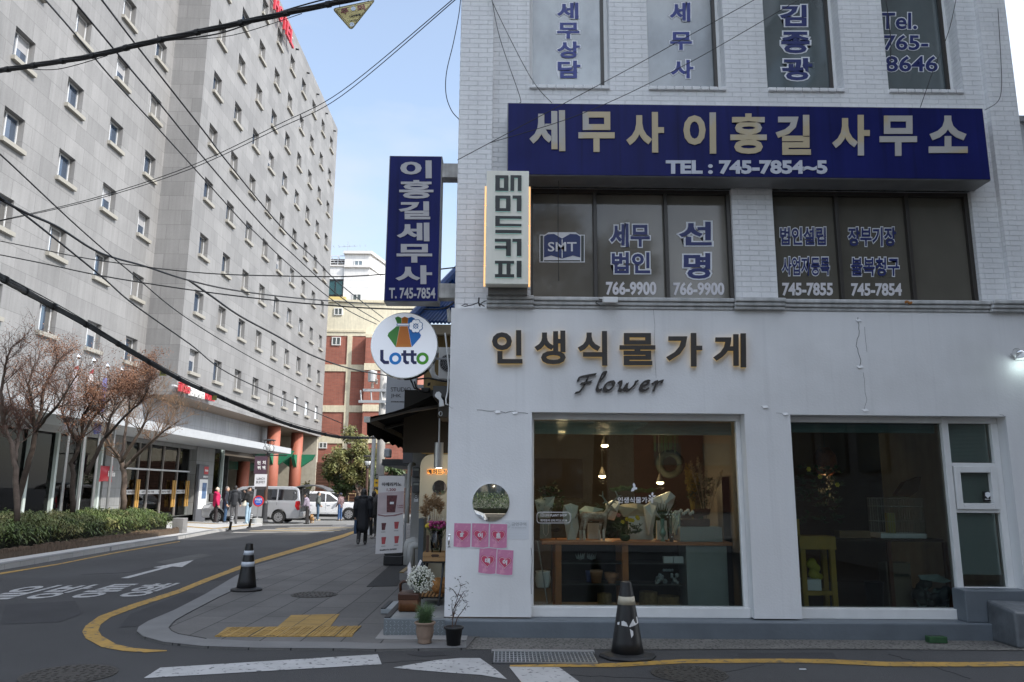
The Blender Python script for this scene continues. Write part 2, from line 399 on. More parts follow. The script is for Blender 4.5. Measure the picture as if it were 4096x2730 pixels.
# tactile paving
tq = [(858, 2557), (908, 2519), (1109, 2517), (1164, 2470), (1358, 2465), (1320, 2517), (1433, 2513), (1408, 2557)]
flat_poly('tactile_paving', [tuple(gnd(*p)[:2]) for p in tq], tactile_mat, .026, .004)
mb = MB()
tp = [gnd(*p) for p in tq]
for k in range(44):                                   # raised bars of the tactile blocks
    f = k/43
    a = tp[0].lerp(tp[7], f); b = tp[1].lerp(tp[6], f)
    if k % 4 == 3: continue
    mb.box(a.x-.006+.0, a.x+.016, a.y+.02, b.y-.02, .026, .031)
tag(mb.build('tactile_bars', tactile_mat), kind='structure')
# worn dark patch by the yellow line, darker seams and repairs of the road
flat_poly('road_patch', [tuple(B1(*p)[:2]) for p in ((1280, 950), (1420, 957), (1200, 1070), (1020, 1145), (955, 1185), (820, 1190), (900, 1100))], asphalt_patch, .004)
flat_poly('road_patch', [tuple(B1(*p)[:2]) for p in ((1500, 850), (1660, 815), (1640, 860), (1440, 870))], asphalt_patch, .0045)
flat_poly('road_patch', [tuple(B2(*p)[:2]) for p in ((450, 1378), (560, 1360), (700, 1365), (720, 1385), (560, 1392))], asphalt_patch, .0045)

flat_poly('road_patch', [tuple(gnd(*p)[:2]) for p in ((20, 2420), (300, 2405), (330, 2455), (240, 2490), (0, 2500))], asphalt_patch, .003)
flat_poly('road_patch', [tuple(gnd(*p)[:2]) for p in ((2950, 2615), (3330, 2612), (3360, 2650), (2960, 2648))], asphalt_patch, .003)
flat_poly('road_patch', [tuple(gnd(*p)[:2]) for p in ((620, 2250), (800, 2215), (850, 2222), (690, 2262))], M('asphalt_pale', (.075, .074, .072), .85, var=.25, vs=3, bump=.4, bs=120), .003)
# hairline cracks of the asphalt
crk_m = M('road_crack', (.022, .022, .023), .9); rc = random.Random(3)
for pts in ([(2250, 2700), (2700, 2720), (3100, 2655)], [(3560, 2620), (3700, 2660), (3900, 2725)], [(330, 2300), (520, 2290), (760, 2240)], [(1450, 2660), (1700, 2640), (1850, 2665)]):
    P = [gnd(*p) for p in pts]; Q = []
    for i in range(len(P)-1):
        for k in range(8): p = P[i].lerp(P[i+1], k/8); Q.append(Vector((p.x+rc.uniform(-.03, .03), p.y+rc.uniform(-.03, .03), gz(p.y)+.0015)))
    tag(MB().tube(Q, .0022, 4).build('road_crack', crk_m), kind='structure')
# yellow lines
yo = [tuple(B1(x, y)[:2]) for x, y in ((2353, 553), (1760, 725), (1230, 930), (900, 1035), (680, 1115), (590, 1180), (566, 1222), (590, 1268), (700, 1328), (850, 1355), (1000, 1365), (1150, 1356))]
yi = [tuple(B1(x, y)[:2]) for x, y in ((2353, 575), (1770, 747), (1250, 950), (965, 1045), (765, 1120), (695, 1170), (677, 1212), (700, 1250), (800, 1308), (920, 1335), (1030, 1344), (1150, 1350))]
ribbon('yellow_line', [(-7.1, 46)]+yo, [(-6.95, 46)]+yi, road_yellow, .005)
ribbon('yellow_line', [tuple(p[:2]) for p in (B2(1160, 1452), B2(1900, 1438), B2(2353, 1412), B3(700, 1408), B3(1000, 1412), B3(1400, 1430), B3(2000, 1432), B3(2350, 1427))]+[(7.5, 7.25)],
       [tuple(p[:2]) for p in (B2(1160, 1464), B2(1900, 1466), B2(2353, 1440), B3(700, 1436), B3(1000, 1441), B3(1400, 1461), B3(2000, 1463), B3(2350, 1459))]+[(7.5, 7.12)], road_yellow, .005)
# left edge line, thin and worn
ribbon('yellow_line', [(-6.9, 8)]+[tuple(B1(*p)[:2]) for p in ((0, 815), (400, 752), (800, 672), (1240, 596))], [(-6.75, 8)]+[tuple(B1(*p)[:2]) for p in ((0, 826), (400, 759), (800, 678), (1240, 600))], road_yellow, .005)
# crosswalk
K = 1.7408
flat_poly('crosswalk_stripe', [tuple(gnd(u*K, v*K)[:2]) for u, v in ((368, 1536), (868, 1505), (877, 1528), (330, 1560))], road_white, .005)
flat_poly('crosswalk_stripe', [tuple(B2(*p)[:2]) for p in ((355, 1470), (640, 1420), (820, 1404), (955, 1405), (1060, 1480), (1140, 1550), (960, 1520), (780, 1508), (520, 1487))], road_white, .005)
flat_poly('crosswalk_stripe', [tuple(B2(*p)[:2]) for p in ((1155, 1465), (1500, 1468), (1660, 1585), (1250, 1585))], road_white, .0055)
# one-way arrow and lettering
flat_poly('road_arrow', [tuple(B1(*p)[:2]) for p in ((830, 852), (1110, 780), (1055, 777), (1335, 727), (1255, 775), (1185, 771), (885, 852))], road_white, .005)
mb = MB()
a0, ax, az = B1(-215, 1004), B1(990, 978), B1(250, 900)
a0.z = ax.z = az.z = .005
vx = (ax-a0); vz = B1(1245, 886)-B1(985, 978); vz.z = 0
for k, ch in enumerate('일방통행'):
    text_on(mb, ch, a0+vx*(k*.26), vx*.215, vz, depth=.002, bold=.018, nrm=(0, 0, 1))
tag(mb.build('road_lettering', road_worn), kind='structure')
flat_poly('driveway', [(-17, 41.3), (-12.6, 41.3), (-11.6, 38.3), (-9, 40.5), (-6.8, 41.5), (-6.8, 64), (-30, 64), (-30, 50), (-17, 50)], M('driveway_concrete', (.19, .188, .18), .85, var=.15, vs=1.2, bump=.2, bs=60), .003)
# pale hatching of the sunlit crossing beyond
for k in range(5):
    y = 31.2+k*1.35
    ribbon('hatch_stripe', [(-10.7+k*.18, y), (-8.9, y+.55), (-7.0, y+1.2)], [(-10.7+k*.18, y+.55), (-8.9, y+1.1), (-7.0, y+1.75)], M('hatch_%d' % k, (.46, .36, .20) if k % 2 else (.42, .40, .36), .8, var=.2, vs=3), .005)
for k in range(3):
    ribbon('hatch_stripe', [(-8.6+k*.5, 39.5+k*1.2), (-6.5, 40+k*1.2)], [(-8.6+k*.5, 40+k*1.2), (-6.5, 40.5+k*1.2)], road_worn, .005)

# pavement, kerb and planter bed of the far side (left)
lk = [(-5.2, -6), (-7.0, 4)]+[tuple(B1(*p)[:2]) for p in ((0, 795), (600, 690), (1240, 582))]+[(-11.35, 31.5), (-11.5, 35), (-11.7, 38.5), (-12.7, 41.2)]
far_pave = BR('far_paving', (.46, .455, .44), (.42, .415, .40), (.22, .22, .22), .6, .6, .006, .8, .3, 'floor', .1, 1)
flat_poly('far_pavement', lk+[(-18.5, 41.2), (-40, 41.2), (-40, -6)], far_pave, .10, .14)
ribbon('far_kerb', lk[:6], [(p[0]-.22, p[1]-.02) for p in lk[:6]], kerb_stone, .106)
mb = MB()
for a, b in ((B1(1262, 480), B1(1500, 492)), (B1(1255, 508), B1(1478, 528)), (B1(1478, 528), B1(1740, 496))):
    for s in (0,):
        d = (b-a).normalized(); n = Vector((-d.y, d.x, 0))*.16
        mb.quad(*[strip_z(p, .106) for p in (a-n, b-n, b+n, a+n)])
tag(mb.build('far_tactile_paving', road_yellow), kind='structure')
flat_poly('planter_bed', [(p[0]-.65, p[1]) for p in lk[:4]]+[(-11.55, 28.3), (-14.2, 28.9), (-14.2, -6)], soil, .22, .2)

# covers and grates, each one thing
def manhole(u, v, ru, dz, label, name='manhole_cover'):
    c = gnd(u, v, dz); e = gnd(u+ru, v, dz); r = (e-c).length
    t = T(name, label, 'manhole', c)
    mb = MB(); mb.lathe([(r, -.01), (r, .004), (r*.93, .004), (r*.93, .001), (.01, .001)], c, 40); mb.build('frame_ring', iron, t)
    mb = MB(); mb.lathe([(r*.92, -.01), (r*.92, .005), (.01, .005)], c, 40); mb.build('lid', iron, t)
    mb = MB()
    for rr in (.3, .5, .7, .84):
        for k in range(int(10*rr*3)):
            a = 2*math.pi*k/int(10*rr*3)+rr
            mb.box(c.x+math.cos(a)*rr*r-.012, c.x+math.cos(a)*rr*r+.012, c.y+math.sin(a)*rr*r-.02, c.y+math.sin(a)*rr*r+.02, c.z+.004, c.z+.009)
    mb.build('tread_pattern', iron, t)
manhole(276, 2699, 180, .004, 'worn round manhole cover in the road at the bottom left')
manhole(2757, 2695, 150, .004, 'round patterned manhole cover in the road by the yellow line in front of the shop')
manhole(1257, 2379, 92, .024, 'small round manhole cover set in the paving slabs beside the tactile strip')
g0, g1, g2, g3 = B2(1050, 1440), B2(1760, 1438), B2(1738, 1372), B2(1058, 1376)
t = T('drain_grate', 'long steel storm drain grating with concrete edge in front of the flower shop', 'drain grate', ((g0.x+g1.x)/2, g0.y, 0))
mb = MB(); x0, x1, y0, y1 = g0.x, g1.x, g0.y, g2.y
for k in range(27):
    x = x0+(x1-x0)*k/26; mb.box(x-.005, x+.005, y0, y1, .003, .016)
for k in range(6):
    y = y0+(y1-y0)*k/5; mb.box(x0-.005, x1+.005, y-.006, y+.006, .004, .018)
mb.build('bars', steel, t)
mb = MB(); mb.box(x0-.02, x1+.02, y0-.01, y1+.01, -.02, .006); mb.build('gully', black_rubber, t)
mb = MB(); mb.box(x0-.03, x1+.03, y1+.01, y1+.10, -.02, .02); mb.build('concrete_edge', concrete, t)
# ================================================================ THE FLOWER SHOP BUILDING
F, YB, YP = 8.95, 9.10, 9.02          # lower wall face, brick face, pilaster face
XL, XR, YBK, HT = -.62, 6.47, 16.5, 12.5
shop = T('shop_building', 'white painted brick corner building with a flower shop on the ground floor', 'building', (3, 9.2, 0))
def hole_px(Y, u0, v0, u1, v1, u0b=None, u1b=None, vb=None):
    a = at(u0, v0, Y=Y); b = at(u1, v1, Y=Y); return [a.x, b.x, b.z, a.z]
def holed_wall(mb, x0, x1, z0, z1, holes, Y, th, rev=None, bot=True):
    xs = sorted(set([x0, x1]+[h[0] for h in holes]+[h[1] for h in holes])); zs = sorted(set([z0, z1]+[h[2] for h in holes]+[h[3] for h in holes]))
    xs = [x for x in xs if x0 <= x <= x1]; zs = [z for z in zs if z0 <= z <= z1]
    for i in range(len(xs)-1):
        for j in range(len(zs)-1):
            cx, cz = (xs[i]+xs[i+1])/2, (zs[j]+zs[j+1])/2
            if any(h[0] < cx < h[1] and h[2] < cz < h[3] for h in holes): continue
            mb.quad((xs[i], Y, zs[j]), (xs[i+1], Y, zs[j]), (xs[i+1], Y, zs[j+1]), (xs[i], Y, zs[j+1]))
    for h in holes:
        a, b, c, d = h[0], h[1], max(h[2], z0), min(h[3], z1); y2 = Y+(rev or th)
        mb.quad((a, Y, c), (a, Y, d), (a, y2, d), (a, y2, c)); mb.quad((b, Y, d), (b, Y, c), (b, y2, c), (b, y2, d))
        if h[3] <= z1: mb.quad((a, Y, d), (b, Y, d), (b, y2, d), (a, y2, d))
        if bot: mb.quad((b, Y, c), (a, Y, c), (a, y2, c), (b, y2, c))
# openings measured on the photograph
W3 = [hole_px(YB, 2119, -160, 2440, 345), hole_px(YB, 2580, -160, 2905, 352), hole_px(YB, 3040, -160, 3378, 360), hole_px(YB, 3508, -160, 3855, 368)]
zt3 = at(2600, 348, Y=YB).z
for h in W3: h[2] = zt3; h[3] = zt3+1.75
W2 = [hole_px(YB, 2124, 750, 2946, 1209), hole_px(YB, 3087, 752, 3930, 1213)]
zb2, zt2 = at(2600, 1207, Y=YB).z, at(2600, 752, Y=YB).z
for h in W2: h[2], h[3] = zb2, zt2
zcorn0, zcorn1 = at(2600, 1240, Y=F).z, zb2
zp = .18
mb = MB(); holed_wall(mb, XL+.3, XR-.25, zcorn0-.05, HT, W3+W2, YB, .24, .26)
mb.build('brick_front_wall', white_brick, shop)
pl_r = at(1970, 400, Y=YP).x
MB().box(XL, pl_r, YP, YBK, zcorn0-.05, HT).build('brick_pilaster', white_brick, shop)
MB().box(XR-.36, XR, YP, YBK, zcorn0-.05, HT).build('brick_pilaster', white_brick, shop)
mb = MB(); mb.box(pl_r, XR-.36, YB+.27, YBK, zcorn0+.02, HT-.02); mb.build('upper_core', M('upper_core', (.05, .05, .05), .9), shop)
mb = MB(); mb.box(XL-.1, XR+.1, YP-.12, YBK+.1, HT, HT+.35); mb.build('parapet', white_paint, shop)
# sloping brick sills of the third-floor windows
for h in W3:
    mb = MB(); n = 9
    for k in range(n):
        a = h[0]+(h[1]-h[0])*k/n; b = h[0]+(h[1]-h[0])*(k+1)/n-.008
        mb.add([(a, YB-.035, zt3-.05), (b, YB-.035, zt3-.05), (b, YB+.2, zt3-.05), (a, YB+.2, zt3-.05), (a, YB-.035, zt3-.005), (b, YB-.035, zt3-.005), (b, YB+.2, zt3+.03), (a, YB+.2, zt3+.03)],
               [(0, 3, 2, 1), (4, 5, 6, 7), (0, 1, 5, 4), (1, 2, 6, 5), (2, 3, 7, 6), (3, 0, 4, 7)])
    mb.build('window_sill', white_paint, shop, bevel=.006)
# third-floor windows
film_sky_mats = [PANE('film_a', (.33, .36, .365), .10, .12, .35, 2.2), PANE('film_b', (.21, .235, .24), .09, .10, .4, 2.0), PANE('film_c', (.10, .125, .13), .2, .06, .3, 1.5), PANE('film_d', (.085, .11, .115), .18, .05, .25, 1.2)]  # paler to the left: sky reflection put into the film colours
blue_v = M('vinyl_blue', (.020, .035, .22), .45); navy_v = M('vinyl_navy', (.012, .022, .13), .45); white_v = M('vinyl_white', (.74, .75, .78), .5); grey_v = M('vinyl_grey', (.66, .64, .66), .5)
YG3 = YB+.235
def outline_px(o, specs, Y, blue, gw=.065):
    for s, u0, v0, u1, v1, bold in specs:
        l_ = text_px(MB(), s, u0, v0, u1, v1, Y-.004, depth=.002, bold=bold).build('lettering', blue, o)
        text_px(MB(), s, u0, v0, u1, v1, Y, depth=.002, bold=bold, grow=gw).build('lettering_edge', white_v, o)
txt3 = [[('세', *q('r2', 1485, 20), *q('r2', 1632, 132), .03), ('무', *q('r2', 1486, 158), *q('r2', 1640, 268), .03), ('상', *q('r2', 1486, 288), *q('r2', 1642, 402), .03), ('담', *q('r2', 1490, 420), *q('r2', 1647, 540), .03)],
        [('세', *q('r2', 2262, 20), *q('r2', 2403, 150), .03), ('무', *q('r2', 2265, 222), *q('r2', 2415, 345), .03), ('사', *q('r2', 2270, 415), *q('r2', 2425, 540), .03)],
        [('김', *q('r3', 668, 36), *q('r3', 852, 182), .035), ('종', *q('r3', 676, 220), *q('r3', 874, 368), .035), ('광', *q('r3', 682, 402), *q('r3', 892, 555), .035)],
        [('Tel.', *q('r3', 1360, 90), *q('r3', 1612, 203), .018), ('765-', *q('r3', 1380, 243), *q('r3', 1690, 348), .018), ('8646', *q('r3', 1395, 388), *q('r3', 1756, 495), .018)]]
for k, h in enumerate(W3):
    w = MB(); x0, x1, z0, z1 = h; fy = YB+.2
    for a, b, c, d in ((x0, x0+.045, z0, z1), (x1-.045, x1, z0, z1), (x0+.045, x1-.045, z1-.05, z1), (x0+.045, x1-.045, z0+.03, z0+.05)): w.box(a, b, fy, fy+.06, c, d)
    fr = w.build('window_frame', white_frame if k else white_frame, shop)
    w = MB(); w.box(x0+.045, x1-.045, YG3, YG3+.01, z0+.05, z1-.05); w.build('pane', film_sky_mats[k], fr)
    w = MB(); w.box(x1-.085, x1-.045, fy-.005, fy+.03, z0+.05, z1-.05); w.build('sash_edge', dark_bronze, fr)
    outline_px(fr, txt3[k], YG3-.004, blue_v if k < 2 else navy_v, .05 if k < 3 else .04)
# second-floor windows
YG2 = YB+.12
film2 = [PANE('film_brown_sky', (.165, .152, .128), .035, .05, .2, 1.3), PANE('film_brown_dim', (.115, .106, .086), .035, .06, .15, 1.3)]  # left film lighter, right darker: reflected sky and block put into the colour
mull = [[2373, 2657], [3339, 3619]]
mulb = [[2379, 2666], [3365, 3655]]
fr2 = []
for k, h in enumerate(W2):
    x0, x1, z0, z1 = h; w = MB(); y = YB+.06
    zt = at(2600, 768, Y=YB).z
    w.box(x0, x1, y, y+.08, zt, z1); w.box(x0, x1, y, y+.08, z0, z0+.03); w.box(x0, x0+.03, y, y+.08, z0+.03, zt); w.box(x1-.05, x1, y, y+.08, z0+.03, zt)
    for ua, ub in zip(mull[k], mulb[k]):
        xa = at((ua+ub)/2, 990, Y=YB+.06).x; w.box(xa-.005, xa+.04, y-.01, y+.08, z0+.03, zt)
    fr = w.build('window_frame', dark_bronze, shop, bevel=.004); fr2.append(fr)
    w = MB(); w.box(x0+.03, x1-.05, YG2, YG2+.008, z0+.03, zt); w.build('pane', film2[k], fr)
    w = MB(); w.box(x0-.05, x1+.05, YB-.03, YB+.05, z1, z1+.10); w.build('lintel', M('lintel_%d' % k, (.42, .42, .41), .7, streak=.4, var=.2), shop)
outline_px(fr2[0], [('세무', *q('r5', 1850, -25), *q('r5', 2125, 135), .03), ('법인', *q('r5', 1862, 172), *q('r5', 2127, 318), .03),
                    ('선', *(2715, 888), *q('r6', 198, 125), .03), ('명', *q('r6', 5, 178), *q('r6', 190, 355), .03)], YG2-.004, navy_v, .05)
outline_px(fr2[1], [('법인설립', 3120, 910, *q('r6', 985, 122), .025), ('사업자등록', *q('r6', 682, 205), *q('r6', 1010, 332), .02),
                    ('장부기장', 3392, 910, *q('r6', 1468, 130), .025), ('불복청구', *q('r6', 1158, 208), *q('r6', 1490, 336), .02)], YG2-.004, navy_v, .05)
for s, p, r_ in (('766-9900', q('r5', 1822, 374), q('r5', 2170, 468)), ('766-9900', (2693, 1130), q('r6', 285, 470)), ('745-7855', q('r6', 683, 382), q('r6', 1033, 472)), ('745-7854', q('r6', 1158, 385), q('r6', 1508, 474))):
    text_px(MB(), s, *p, *r_, YG2-.003, depth=.003, bold=.035).build('phone_number', grey_v, fr2[0] if s[1] == '6' else fr2[1])
# open-book emblem
b0, b1 = q('r5', 1364, 30), q('r5', 1676, 242)
def ep(fx, fz, dy): P = at(b0[0]+(b1[0]-b0[0])*fx, b0[1]+(b1[1]-b0[1])*fz, Y=YG2-.002); P.y -= dy; return P
def page(sh, top, bot, dy):
    up = [(.5-.5*sh, top), (.5-.4*sh, top-.07), (.5-.22*sh, top-.08), (.5, top+.07), (.5+.22*sh, top-.08), (.5+.4*sh, top-.07), (.5+.5*sh, top)]
    dn = [(.5+.5*sh, bot), (.5+.3*sh, bot-.06), (.5, bot+.04), (.5-.3*sh, bot-.06), (.5-.5*sh, bot)]
    return [ep(a, b, dy) for a, b in up+dn]
mb = MB(); mb.prism([ep(a, b, 0) for a, b in ((0, .1), (.12, .1), (.2, .02), (.8, .02), (.88, .1), (1, .1), (1, 1), (0, 1))], (0, .002, 0)); mb.build('emblem_backing', white_v, fr2[0])
mb = MB()
for a, b in ((.02, .08), (.92, .98)): mb.prism([ep(a, .13, .003), ep(b, .13, .003), ep(b, .97, .003), ep(a, .97, .003)], (0, .002, 0))
mb.prism([ep(.1, .93, .003), ep(.9, .93, .003), ep(.9, .97, .003), ep(.1, .97, .003)], (0, .002, 0)); mb.build('emblem_cover', M('emblem_cover', (.04, .05, .045), .5), fr2[0])
mb = MB(); mb.prism(page(.8, .16, .84, .006), (0, .002, 0)); mb.build('emblem_pages', M('emblem_pages', (.014, .03, .14), .5), fr2[0])
mb = MB(); mb.prism([ep(.49, .26, .0075), ep(.51, .26, .0075), ep(.51, .86, .0075), ep(.49, .86, .0075)], (0, .001, 0))
text_px(mb, 'SMT', *q('r5', 1422, 102), *q('r5', 1620, 167), YG2-.0105, depth=.002, bold=.012); mb.build('emblem_letters', white_v, fr2[0])
# cornice between the floors: three stepped mouldings, deeper blocks under the piers
corn = M('cornice_paint', (.52, .52, .515), .6, var=.18, streak=.25, bump=.2)
mb = MB(); bl = [(at(1946, 1215, Y=F-.05).x, at(2135, 1215, Y=F-.05).x), (at(2932, 1215, Y=F).x, at(3132, 1215, Y=F).x), (at(3951, 1215, Y=F).x, XR+.02)]
h_ = zcorn1-zcorn0
for a, b, e in [(bl[0][1], bl[1][0], 0), (bl[1][1], bl[2][0], 0)]+[(x, y, .05) for x, y in bl]:
    mb.box(a, b, F-.02-e, YB+.05, zcorn0+.002, zcorn0+h_*.28); mb.box(a, b, F-.045-e, YB+.05, zcorn0+h_*.30, zcorn0+h_*.62); mb.box(a, b, F-.07-e, YB+.05, zcorn0+h_*.64, zcorn0+h_*.98)
mb.build('cornice', corn, shop, bevel=.012, seg=3)
# lower wall: one plastered sheet with the two display openings
o1 = [at(2127, 2000, Y=F).x, at(2997, 2050, Y=F).x, zp, at(2500, 1652, Y=F).z]
o2 = [at(3184, 2050, Y=F).x, at(4020, 1700, Y=F).x+.02, zp, o1[3]-.005]
PL = -.655
mb = MB(); holed_wall(mb, PL, XR+.02, zp+.015, zcorn0, [o1, o2], F, .2, .22, bot=False)
mb.quad((PL, F, zp+.015), (PL, F, zcorn0), (PL, F+.5, zcorn0), (PL, F+.5, zp+.015)); mb.quad((PL, F, zcorn0), (XR+.02, F, zcorn0), (XR+.02, F+.2, zcorn0), (PL, F+.2, zcorn0))
mb.build('plaster_wall', white_paint, shop)
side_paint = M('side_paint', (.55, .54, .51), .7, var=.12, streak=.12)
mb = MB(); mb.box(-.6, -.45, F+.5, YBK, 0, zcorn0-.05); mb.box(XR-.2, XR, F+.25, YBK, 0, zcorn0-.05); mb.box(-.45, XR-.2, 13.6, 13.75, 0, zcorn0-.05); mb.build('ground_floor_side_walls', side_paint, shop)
mb = MB(); xq = at(3845, 2400, Y=F).x
mb.box(PL+.02, XR+.05, 8.80, F+.32, -.05, zp); mb.box(xq, XR+.04, 8.87, F+.18, zp, at(3900, 2362, Y=8.87).z); mb.build('plinth', plinth_paint, shop, bevel=.012)
# paint cracks and flaking on the plaster
crk = M('crack', (.12, .12, .12), .9)
def crack(pts, r=.0016):
    P = []
    for i in range(len(pts)-1):
        for k in range(4):
            f = k/4; P.append(at(pts[i][0]+(pts[i+1][0]-pts[i][0])*f+R.uniform(-3, 3), pts[i][1]+(pts[i+1][1]-pts[i][1])*f+R.uniform(-3, 3), Y=F-.001))
    P.append(at(*pts[-1], Y=F-.001)); return MB().tube(P, r, 4)
cp = [[q('r5', 935, 1262), q('r5', 1040, 1268), q('r5', 1130, 1275), q('r5', 1200, 1270), q('r5', 1285, 1285)], [q('r6', 1205, 625), q('r6', 1215, 720), q('r6', 1190, 820), q('r6', 1225, 900), q('r6', 1215, 965)],
      [q('r6', 1240, 1000), q('r6', 1265, 1180), q('r6', 1250, 1265)], [q('r6', 1255, 690), q('r6', 1268, 860)], [q('r6', 545, 1235), q('r6', 575, 1240)], [q('r5', 2150, 560), q('r5', 2168, 1040)], [q('r6', 640, 1282), q('r6', 720, 1280)],
      [q('b2', 1305, 640), q('b2', 1312, 760), q('b2', 1308, 960)], [q('r5', 740, 1235), q('r5', 770, 1245)], [q('r6', 2180, 1290), q('r6', 2225, 1303)]]
for i, p in enumerate(cp): crack(p, .0035 if i in (0, 1, 7) else .0018).build('paint_crack', crk, shop)
mb = MB()
for (k, x, y) in (('r6', 1203, 640), ('r6', 1212, 960), ('r6', 1250, 1258), ('r5', 1070, 1270), ('r5', 1190, 1275), ('r6', 560, 1235), ('r6', 700, 1284)):
    c = at(*q(k, x, y), Y=F); mb.prism([c+Vector((-.035, -.001, .008)), c+Vector((.03, -.001, .015)), c+Vector((.045, -.012, -.012)), c+Vector((-.01, -.02, -.022))], (0, .002, 0))
mb.build('paint_flake', white_paint, shop)
# display window 1
YG = F+.22
def disp(o, uL, name):
    x0, x1, z0, z1 = o; w = MB(); y = YG-.05
    zs = at(2500, 2424, Y=YG).z
    w.box(x0, x1, y-.06, y+.10, zp+.001, zs); w.box(x0, x1, y, y+.08, z1-.07, z1)
    w.box(x0, x0+.03, y, y+.08, zs, z1-.07); w.box(x1-.055, x1, y, y+.08, zs, z1-.07)
    return w, zs
w, zs = disp(o1, 0, ''); fr = w.build('display_frame', white_frame, shop, bevel=.006)
w = MB(); w.box(o1[0]+.03, o1[1]-.055, YG, YG+.008, zs, o1[3]-.07); w.build('shop_glass', glass_clear, fr)
blind_mat = M('blind', (.10, .16, .155), .5, var=.1); blind_dark = M('blind_dark', (.05, .085, .085), .5)
mb = MB()
for k in range(9):
    z = o1[3]-.08-k*.017; mb.box(o1[0]+.04, o1[1]-.08, YG+.06+.003*(k % 2), YG+.09, z-.014, z)
mb.build('rolled_blind', blind_mat, fr)
# window decals
mb = MB(); text_px(mb, '인생식물가게', *qd(648, 665), *qd(925, 712), YG-.003, depth=.001, bold=.012)
def dpoly(pts): mb.prism([at(*qd(*p), Y=YG-.003) for p in pts], (0, .001, 0))
dpoly([(752, 620), (762, 595), (772, 588), (766, 565), (775, 552), (786, 568), (788, 588), (800, 590), (800, 604), (782, 606), (775, 618)])
dpoly([(893, 658), (892, 648), (905, 650), (912, 664), (902, 664)]); dpoly([(912, 650), (915, 632), (924, 626), (930, 640), (922, 656)]); dpoly([(920, 664), (928, 652), (950, 652), (940, 664)])
text_px(mb, 'LIFE PLANT SHOP', *qd(76, 798), *qd(250, 817), YG-.003, depth=.001, bold=.012)
text_px(mb, '예약문의 070.7722.2538', *qd(42, 838), *qd(250, 858), YG-.003, depth=.001, bold=.008)
c = at(*qd(56, 807), Y=YG-.002); s = at(*qd(68, 807), Y=YG-.002).x-c.x
def ring(pts, r, closed=True):
    P = [at(*qd(*p), Y=YG-.003) for p in pts]
    mb.tube(P+[P[0]], r, 4)
def rrect(x0, y0, x1, y1, r):
    pts = []
    for cx, cy, a0 in ((x1-r, y0+r, -90), (x1-r, y1-r, 0), (x0+r, y1-r, 90), (x0+r, y0+r, 180)):
        for k in range(6): a = rad(a0+k*18); pts.append((cx+r*math.cos(a), cy+r*math.sin(a)))
    return pts
ring(rrect(16, 784, 276, 868, 22), .004); ring(rrect(44, 796, 68, 819, 6), .0028); ring([(56+5*math.cos(k*.6), 807+5*math.sin(k*.6)) for k in range(10)], .0022)
mb.build('window_decal', white_v, fr)
# display window 2 and the narrow window stack beside it
xm0 = at(3790, 2050, Y=YG).x; xm1 = at(3812, 2050, Y=YG).x
y = YG-.05; x0, x1, z1 = o2[0], o2[1], o2[3]
w = MB(); w.box(x0, xm1, y-.06, y+.10, zp+.001, zs); w.box(x0, xm0, y, y+.08, z1-.07, z1); w.box(x0, x0+.03, y, y+.08, zs, z1-.07); w.box(xm0, xm1+.01, y-.01, y+.09, zs, z1)
fr = w.build('display_frame', white_frame, shop, bevel=.006)
w = MB(); w.box(x0+.03, xm0, YG, YG+.008, zs, z1-.07); w.build('shop_glass', glass_clear, fr)
mb = MB()
for k in range(6): mb.box(x0+.05, xm0-.03, YG+.06+.003*(k % 2), YG+.09, z1-.094-k*.017, z1-.08-k*.017)
mb.build('rolled_blind', blind_mat, fr)
zA, zB, zC, zD = [at(3900, v, Y=YG).z for v in (1853, 1868, 2038, 2052)]; zE = at(3950, 2348, Y=YG).z
w = MB()
xw = x1-.08
w.box(xm1+.01, x1, y, y+.08, z1-.07, z1); w.box(xw, x1, y, y+.08, zE, z1-.07); w.box(xm1+.01, xw, y, y+.08, zB, zA); w.box(xm1+.01, xw, y, y+.08, zD, zC); w.box(xm1+.01, x1+.05, y-.03, y+.08, zE-.06, zE)
fr = w.build('side_window_frame', white_frame, shop, bevel=.005)
w = MB(); a, b = xm1+.02, xw-.01
w.box(a, a+.07, y-.03, y+.05, zC, zB); w.box(b-.07, b, y-.03, y+.05, zC, zB); w.box(a+.07, b-.07, y-.03, y+.05, zB-.07, zB); w.box(a+.07, b-.07, y-.03, y+.05, zC, zC+.07)
sash = w.build('opening_sash', white_frame, fr, bevel=.006)
w = MB(); w.box(xm1+.01, xw, YG, YG+.006, zA, z1-.07); w.box(a+.07, b-.07, YG-.02, YG-.014, zC+.07, zB-.07); w.box(xm1+.01, xw, YG, YG+.006, zE, zD); w.build('side_pane', GLASS('glass_side', (.8, .86, .84)), fr)
mb = MB()
for zlo, zhi in ((zA, z1-.07), (zC, zB), (zE+.12, zD)):
    k = zlo+.01
    while k < zhi-.005:
        mb.add([(xm1+.02, YG+.035, k), (xw-.01, YG+.035, k), (xw-.01, YG+.05, k+.014), (xm1+.02, YG+.05, k+.014)], [(0, 1, 2, 3)]); k += .016
mb.build('venetian_blind', M('venetian', (.44, .49, .49), .5), fr)
mb = MB(); p, r_ = q('b3', 2063, 252), q('b3', 2140, 322); mb.pbox(*p, *r_, YG-.026, .002); st = mb.build('security_sticker', black_plastic, fr)
mb = MB(); mb.prism([at(*q('b3', *p), Y=YG-.03) for p in ((2082, 262), (2100, 256), (2120, 262), (2120, 282), (2101, 300), (2083, 282))], (0, .001, 0)); text_px(mb, 'GiGA eyes', *q('b3', 2080, 302), *q('b3', 2135, 312), YG-.03, depth=.001, bold=.02); mb.build('sticker_print', white_v, st)
